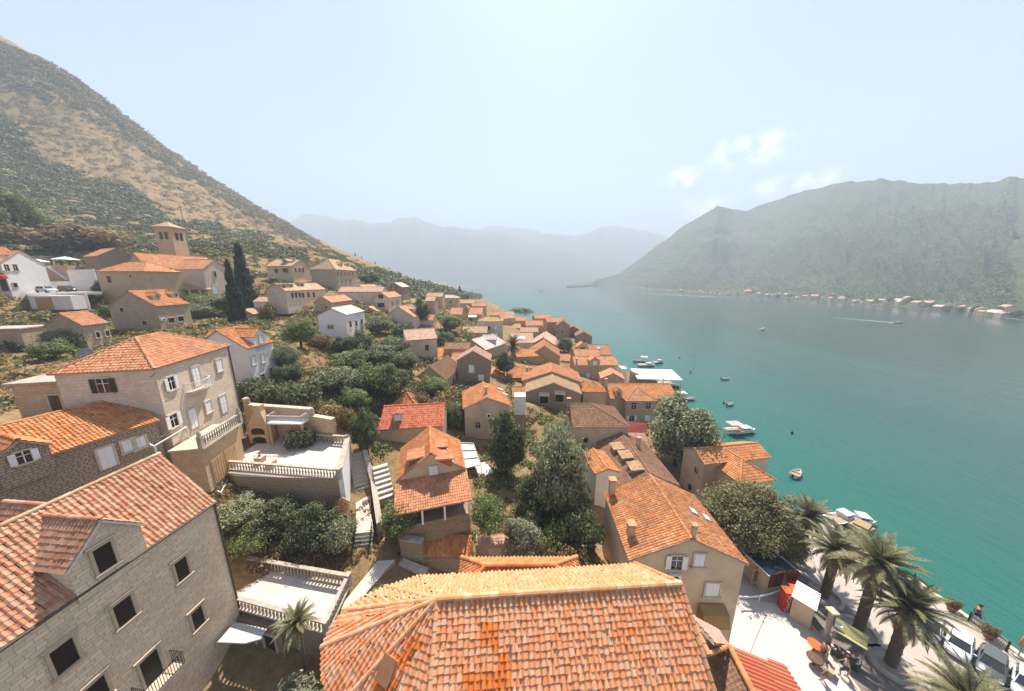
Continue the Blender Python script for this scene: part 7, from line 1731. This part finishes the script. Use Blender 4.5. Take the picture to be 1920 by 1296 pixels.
# houses tucked between: small roofs of the far shore
for k,(u,v,t,L,W,yaw,rd,wm,lab) in enumerate(((985,601,138,8,7,0,R_SAL,W_OCHRE,'salmon roofed house with bushes on its wall top, behind the lane palm'),(1022,596,150,9,7,10,R_SAL,W_OCHRE,'shore house with red stepped roof left of the roofless stone gable'),(950,607,150,7,7,5,R_TAN,W_BEIGE,'tan roofed house right behind the square stone house'),(975,614,132,8,6,0,R_TAN,W_OCHRE,'ochre gabled house in front of the shore trees'),(1008,607,140,7,6,90,R_SAL,W_OCHRE,'ochre house with a stepped gable beside the red stepped roof'),(1075,612,142,7,7,80,R_BRN,W_DARK,'broken stone house touching the roofless gable'),(862,562,170,9,7,0,R_TAN,W_BEIGE,'small tan roof just right of the square tower house'),(885,568,165,8,6,0,R_SAL,W_BEIGE,'salmon roof with chimney behind the long far house'),(802,549,150,8,7,0,R_TAN,W_BEIGE,'small tan roofed house among the dark slope trees'),(935,590,150,8,7,30,R_SAL,W_BEIGE,'house with broad tan roof right of the white awning'),(455,580,78,5,5,90,R_TAN,W_GREY,'small tan roof beside the cypress foot'),(640,538,100,14,6,5,R_PNK,W_PALE,'long terrace building with pink roof below the villa'),(1018,664,98,9,6,0,R_SAL,W_OCHRE,'orange flat topped roof in front of the low gable house'),(905,628,85,4,4,0,R_PAL,W_PALE,'small white roofed hut below the square stone house'),(918,584,165,8,7,0,R_SAL,W_BEIGE,'salmon roof at the shore end right of the long far house'),(938,585,175,8,7,20,R_TAN,W_BEIGE,'tan roof on the outermost shore edge before the low shore trees'),(955,594,160,9,7,0,R_SAL,W_OCHRE,'wide salmon roof just in front of the low shore trees'),(1000,590,165,9,7,10,R_SAL,W_BEIGE,'orange roof between the low shore trees and the red stepped roof'),(1040,607,150,7,7,80,R_TAN,W_DARK,'dark gable between the red stepped roof and the roofless gable'),(965,655,85,8,6,10,R_ORG,W_OCHRE,'orange roof hidden beside the lane palm'),(1075,655,98,8,6,0,R_SAL,W_BEIGE,'salmon roof squeezed behind the skylight house'),(1150,700,75,5,6,80,R_SAL,W_GREY,'narrow gabled house between the twin chimneys and the white annex'),(935,745,56,5,5,90,R_PNK,W_AGED,'small pink roof behind the gabled stone house'),(848,662,68,7,6,0,R_SAL,W_BEIGE,'orange roof behind the weathered brown corner house'),(770,590,98,8,6,0,R_SAL,W_PALE,'salmon roof above the pale cross gable house'),(690,575,92,8,6,90,R_TAN,W_BEIGE,'tan gable roof left of the dark timber gable'),(800,605,100,8,6,10,R_SAL,W_PALE,'salmon roof just right of the dark round tree'),(868,612,108,9,7,0,R_TAN,W_BEIGE,'tan roof above the green tree of the long far house'),(780,655,72,7,6,20,R_ORG,W_AGED,'orange roof peeping behind the pink roofed plastered house'),(925,700,64,6,5,85,R_SAL,W_GREY,'small gable right of the dark gabled house, before the lane tree'),(960,725,58,7,5,0,R_RUST,W_AGED,'rusty low roof between the lane tree and the ochre long house'),(1010,640,118,8,6,0,R_ORG,W_OCHRE,'orange roof just behind the low stone gable house'))):
    g=geo((u,v),t,yaw,L,W,W*.26,wall=4.5); GEO['X%d'%k]=g; house('X%d'%k,'far_house',lab,rd,wm,near=False)
# far shore village
me_w=[];me_r=[]
for k in range(3):
    w_,l_,h_=(6,8,10)[k],(8,10,12)[k],(5,6,7)[k]; m=MB(); m.box((0,0,h_/2-2),(l_,w_,h_+4),0); me_w.append(m.mesh('wall',[[W_PALE,W_BEIGE,W_CREAM][k]])); m=MB(); e=.4
    m.prism([(-l_/2-e,-w_/2-e,h_),(-l_/2-e,w_/2+e,h_),(-l_/2-e,0,h_+w_*.3)],(l_+2*e,0,0),0); me_r.append(m.mesh('roof',[RM([R_TAN,R_PAL,R_PNK][k],True)]))
for k in range(74):
    u=1905-(k/73)**1.0*700+rng.normal()*5; f=.012+.05*rng.random()**1.5*(1 if u>1350 else .6); j=int(np.argmin(abs(ucol-u))); i=int(np.argmin(abs(vv-f))); p=G[max(1,i),j]; kk=int(rng.integers(0,3)); d=Su[min(j+4,len(Su)-1)]-Su[max(0,j-4)]
    root=thing('shore_house','small pale house in the village strung along the opposite shore','house',(p[0],p[1],p[2]-.5),math.atan2(d[1],d[0])+rng.normal()*.3,'houses on the opposite shore'); part(me_w[kk],'wall',root); part(me_r[kk],'roof',root); s=.42+.36*rng.random(); root.scale=(s,s,s)
# ------------------------------------------------------------------ people
SKIN=simple('skin',(.42,.25,.17),(.38,.22,.15),3,.6)
def skinmesh(name,verts,edges,radii,mat,parent,root_i=0):
    me=bpy.data.meshes.new(name); me.from_pydata([tuple(v) for v in verts],edges,[]); me.materials.append(mat); o=bpy.data.objects.new(name,me); COL.objects.link(o); o.parent=parent
    md=o.modifiers.new('skin','SKIN'); sv=me.skin_vertices[0].data
    for i,r in enumerate(radii): sv[i].radius=(r,r*.85)
    for i in range(len(verts)): sv[i].use_root=(i==root_i)
    md.use_smooth_shade=True; s=o.modifiers.new('sub','SUBSURF'); s.levels=1; s.render_levels=2; return o
def person(label,pos,yaw,shirt,trous,pose='stand',hair=(.04,.025,.015)):
    root=thing('person',label,'person',pos,yaw); 
    hip=.92 if pose!='sit' else .48; sw=.18 if pose=='walk' else .02
    def leg(s):
        if pose=='sit': return [(0,s*.1,hip),(.42,s*.12,hip-.02),(.45,s*.12,.08),(.6,s*.12,.04)]
        k=sw*s*1.6; return [(0,s*.1,hip),(k*.8+.03,s*.1,.5),(k*.6-.05*(s<0),s*.1,.08),(k*.6+.16,s*.11,.03)]
    def arm(s):
        a=-s*sw*1.2; b=hip
        if pose=='sit': return [(0,s*.19,b+.5),(.05,s*.25,b+.24),(.28,s*.2,b+.15),(.36,s*.17,b+.14)]
        return [(0,s*.19,b+.5),(a*.5,s*.25,b+.22),(a+.08,s*.26,b-.02),(a+.12,s*.26,b-.1)]
    V=[(0,0,hip),(0,0,hip+.28),(0,0,hip+.5),(.01,0,hip+.6),(.03,0,hip+.72),(.03,0,hip+.82)]; E=[(0,1),(1,2),(2,3),(3,4),(4,5)]; R=[.135,.125,.14,.055,.095,.085]
    for s in (-1,1):
        L_=leg(s); b=len(V); V+=L_; R+=[.1,.068,.045,.04]; E+=[(0,b),(b,b+1),(b+1,b+2),(b+2,b+3)]
        A_=arm(s); b=len(V); V+=A_; R+=[.062,.046,.034,.03]; E+=[(2,b),(b,b+1),(b+1,b+2),(b+2,b+3)]
    skinmesh('body',V,E,R,SKIN,root)
    V=[(0,0,hip+.04),(0,0,hip+.28),(0,0,hip+.5)]; E=[(0,1),(1,2)]; R=[.155,.145,.16]
    for s in (-1,1):
        A_=arm(s); b=len(V); V+=[A_[0],tuple((np.array(A_[0])*.35+np.array(A_[1])*.65))]; R+=[.08,.068]; E+=[(2,b),(b,b+1)]
    skinmesh('shirt',V,E,R,shirt,root)
    V=[(0,0,hip+.02)]; E=[]; R=[.155]
    for s in (-1,1):
        L_=leg(s); b=len(V); V+=[L_[0],L_[1]]; R+=[.12,.088]; E+=[(0,b),(b,b+1)]
    skinmesh('shorts',V,E,R,trous,root)
    m=MB(); m.lathe([(.1,hip+.76),(.112,hip+.83),(.09,hip+.9),(.03,hip+.93)],(.015,0,0),0,12); m.build('hair',simple('dark_hair',hair,None,5,.7),root)
    m=MB(); 
    for s in (-1,1): m.box((.125,s*.035,hip+.80),(.02,.025,.015),0); m.box((.03,s*.1,hip+.78),(.04,.02,.06),1)
    m.box((.135,0,hip+.77),(.035,.02,.04),1); m.box((.12,0,hip+.735),(.015,.05,.012),2); m.build('face',[IRON,SKIN,RED],root)
    for s in (-1,1):
        q=np.array(arm(s)[3]); m=MB()
        for k in range(4): m.tube([q+(0.01,(k-1.5)*.018,-.02),q+(.03,(k-1.5)*.02,-.09-.012*(k in(1,2)))],[.009,.007],0,5)
        m.tube([q+(.02,-s*.03,0),q+(.05,-s*.05,-.05)],[.01,.008],0,5); m.build('hand',SKIN,root)
C1=simple('white_shirt',(.75,.73,.72),None,4,.8); C2=simple('brown_cloth',(.2,.1,.06),None,4,.8); C3=simple('navy_cloth',(.05,.06,.1),None,4,.8); C4=simple('beige_cloth',(.5,.4,.3),None,4,.8); C5=simple('orange_shirt',(.55,.15,.06),None,4,.8)
def pp(u,v): p=Z(u,v,ZP); return (p[0],p[1],ZP+.035)
person('person in a white shirt and brown shorts standing at the plaza kerb',pp(1541,1276),2.2,C1,C2,'stand'); person('person in a brown top walking alone along the quay edge',pp(1826,1166),-.8,C2,C3,'walk'); person('person in a pale shirt stooping beside the market stall',pp(1581,1268),2.5,C4,C3,'walk'); person('person in an orange shirt beside the orange table',pp(1541,1238),2.8,C5,C3,'stand')

# poles and cables
for k,(u,v0,v1,t,lab) in enumerate(((95,470,404,118,'tall utility pole on the bank behind the parasols'),(124,462,432,118,'short utility pole on the bank left of the church'),(354,462,385,112,'utility pole on the slope behind the belfry'))):
    p=U(u,v0,t); q=zdrop(p,v1); m=MB(); m.tube([(0,0,-1),(0,0,q-p[2])],[.14,.1],0,8); m.bar((-.7,0,q-p[2]-.5),(.7,0,q-p[2]-.5),.1); tag(m.build('utility_pole',GREYM,loc=tuple(p)),lab,'utility pole')
def cable(label,a,b,sag):
    a=np.array(a,float);b=np.array(b,float); m=MB(); m.tube([a+(b-a)*f-np.array((0,0,sag*4*f*(1-f))) for f in np.linspace(0,1,13)],.018,0,5,False); tag(m.build('overhead_cable',IRON),label,'cable')
cable('thin cable sagging from the plastered house by the plaza to the dark kiosk',U(1290,1062,21.6),Z(1428,1075,3.6),.3)
cable('thin cable from the hip roofed stone house to the long low house',U(292,700,24.2),U(150,760,24.5),.5)
cable('thin cable from the red ribbed roof to the gabled stone house',U(845,800,39),U(868,775,43.5),.4)
cable('thin cable from the white plastered house down to the pink roofed house',U(650,600,68),U(760,640,66),.8)
for k in range(26):
    u=1910-k*26+rng.normal()*6; f=.012+.035*rng.random(); j=int(np.argmin(abs(ucol-u))); i=max(1,int(np.argmin(abs(vv-f)))); p=G[i,j]
    plant(['dark','green','olive'][k%3],'dark round tree among the houses on the opposite shore','tree',(p[0],p[1],p[2]-.5),6+5*rng.random(),6+4*rng.random(),'trees among the opposite shore houses')
HAZE=0.00056; EXPO=1.5
# ------------------------------------------------------------------ camera, light, sky, air
cd=bpy.data.cameras.new('camera'); cam=bpy.data.objects.new('camera',cd); COL.objects.link(cam)
cam.location=(0,0,CAMH); cam.rotation_euler=(math.pi/2-PITCH,0,0); cd.sensor_fit='HORIZONTAL'; cd.sensor_width=36; cd.lens=36*F/1920; cd.clip_end=30000; cd.clip_start=.1
SC.camera=cam
AZ,EL=math.radians(7),math.radians(57)
sd=Vector((math.sin(AZ)*math.cos(EL),math.cos(AZ)*math.cos(EL),math.sin(EL)))
sl=bpy.data.lights.new('sun','SUN'); sl.energy=5.0; sl.angle=math.radians(.55); sl.color=(1,.92,.81)
so=bpy.data.objects.new('sun',sl); COL.objects.link(so); so.rotation_euler=sd.to_track_quat('Z','Y').to_euler(); so.location=(0,0,200)
w=bpy.data.worlds.new('World'); SC.world=w; w.use_nodes=True; nt=w.node_tree; bg=nt.nodes['Background']
st=nt.nodes.new('ShaderNodeTexSky'); st.sky_type='NISHITA'; st.sun_disc=False; st.sun_elevation=EL; st.sun_rotation=AZ; st.air_density=1.0; st.dust_density=.5; st.ozone_density=.9
tc=nt.nodes.new('ShaderNodeTexCoord')
# thin clouds low over the far side of the bay
def cloud(az,el,rw,rh,seed):
    vdir=Vector((math.sin(math.radians(az))*math.cos(math.radians(el)),math.cos(math.radians(az))*math.cos(math.radians(el)),math.sin(math.radians(el))))
    sub=nt.nodes.new('ShaderNodeVectorMath'); sub.operation='SUBTRACT'; nt.links.new(tc.outputs['Generated'],sub.inputs[0]); sub.inputs[1].default_value=vdir
    ln=nt.nodes.new('ShaderNodeVectorMath'); ln.operation='MULTIPLY'; nt.links.new(sub.outputs[0],ln.inputs[0]); ln.inputs[1].default_value=(1/rw,1/rw,1/rh)
    le=nt.nodes.new('ShaderNodeVectorMath'); le.operation='LENGTH'; nt.links.new(ln.outputs[0],le.inputs[0])
    m=nt.nodes.new('ShaderNodeMapRange'); m.inputs[1].default_value=1; m.inputs[2].default_value=.1; nt.links.new(le.outputs[1],m.inputs[0])
    n=nd(nt,'ShaderNodeTexNoise',Scale=14+seed,Detail=7,Roughness=.6); nt.links.new(tc.outputs['Generated'],n.inputs['Vector'])
    r=ramp(nt,[(.46,(0,0,0)),(.68,(1,1,1))]); nt.links.new(n.outputs['Fac'],r.inputs[0])
    return mth(nt,'MULTIPLY',r.outputs[0],m.outputs[0])
def azel(u,v):
    r=ray(u,v); return math.degrees(math.atan2(r[0],r[1])),math.degrees(math.atan2(r[2],math.hypot(r[0],r[1])))
cl=None
for u,v,rw,rh,sd_ in ((1405,283,.10,.045,0),(1500,345,.13,.03,1.3),(1275,335,.07,.03,2.1),(1320,392,.08,.04,3)):
    a,e=azel(u,v); c=cloud(a,e,rw,rh,sd_); cl=c if cl is None else mth(nt,'MAXIMUM',cl,c)
col=mixc(nt,st.outputs[0],(15,14.4,14.4,1),mth(nt,'MULTIPLY',cl,1.0))
nt.links.new(col,bg.inputs[0]); bg.inputs[1].default_value=.082
# haze
mb=MB(); x0,x1,y0,y1,z0,z1=-3500,4600,-200,4700,-16,860
mb.box(((x0+x1)/2,(y0+y1)/2,(z0+z1)/2),(x1-x0,y1-y0,z1-z0),0)
hm=bpy.data.materials.new('haze_air'); hm.use_nodes=True; n2=hm.node_tree; n2.nodes.remove(n2.nodes['Principled BSDF']); pv=n2.nodes.new('ShaderNodeVolumePrincipled')
pv.inputs['Color'].default_value=(.745,.86,.985,1); pv.inputs['Density'].default_value=HAZE; pv.inputs['Anisotropy'].default_value=0.05
n2.links.new(pv.outputs[0],n2.nodes['Material Output'].inputs['Volume'])
ho=mb.build('haze',hm,kind='stuff'); ho['label']='pale blue summer haze hanging over the whole bay'; ho['category']='haze'
SC.view_settings.view_transform='Standard'; SC.view_settings.look='None'; SC.view_settings.gamma=1; SC.view_settings.exposure=EXPO
cy=SC.cycles; cy.use_denoising=True; cy.max_bounces=6; cy.diffuse_bounces=3; cy.glossy_bounces=2; cy.transmission_bounces=2; cy.volume_bounces=0; cy.transparent_max_bounces=4; cy.caustics_reflective=False; cy.caustics_refractive=False; cy.sample_clamp_indirect=4
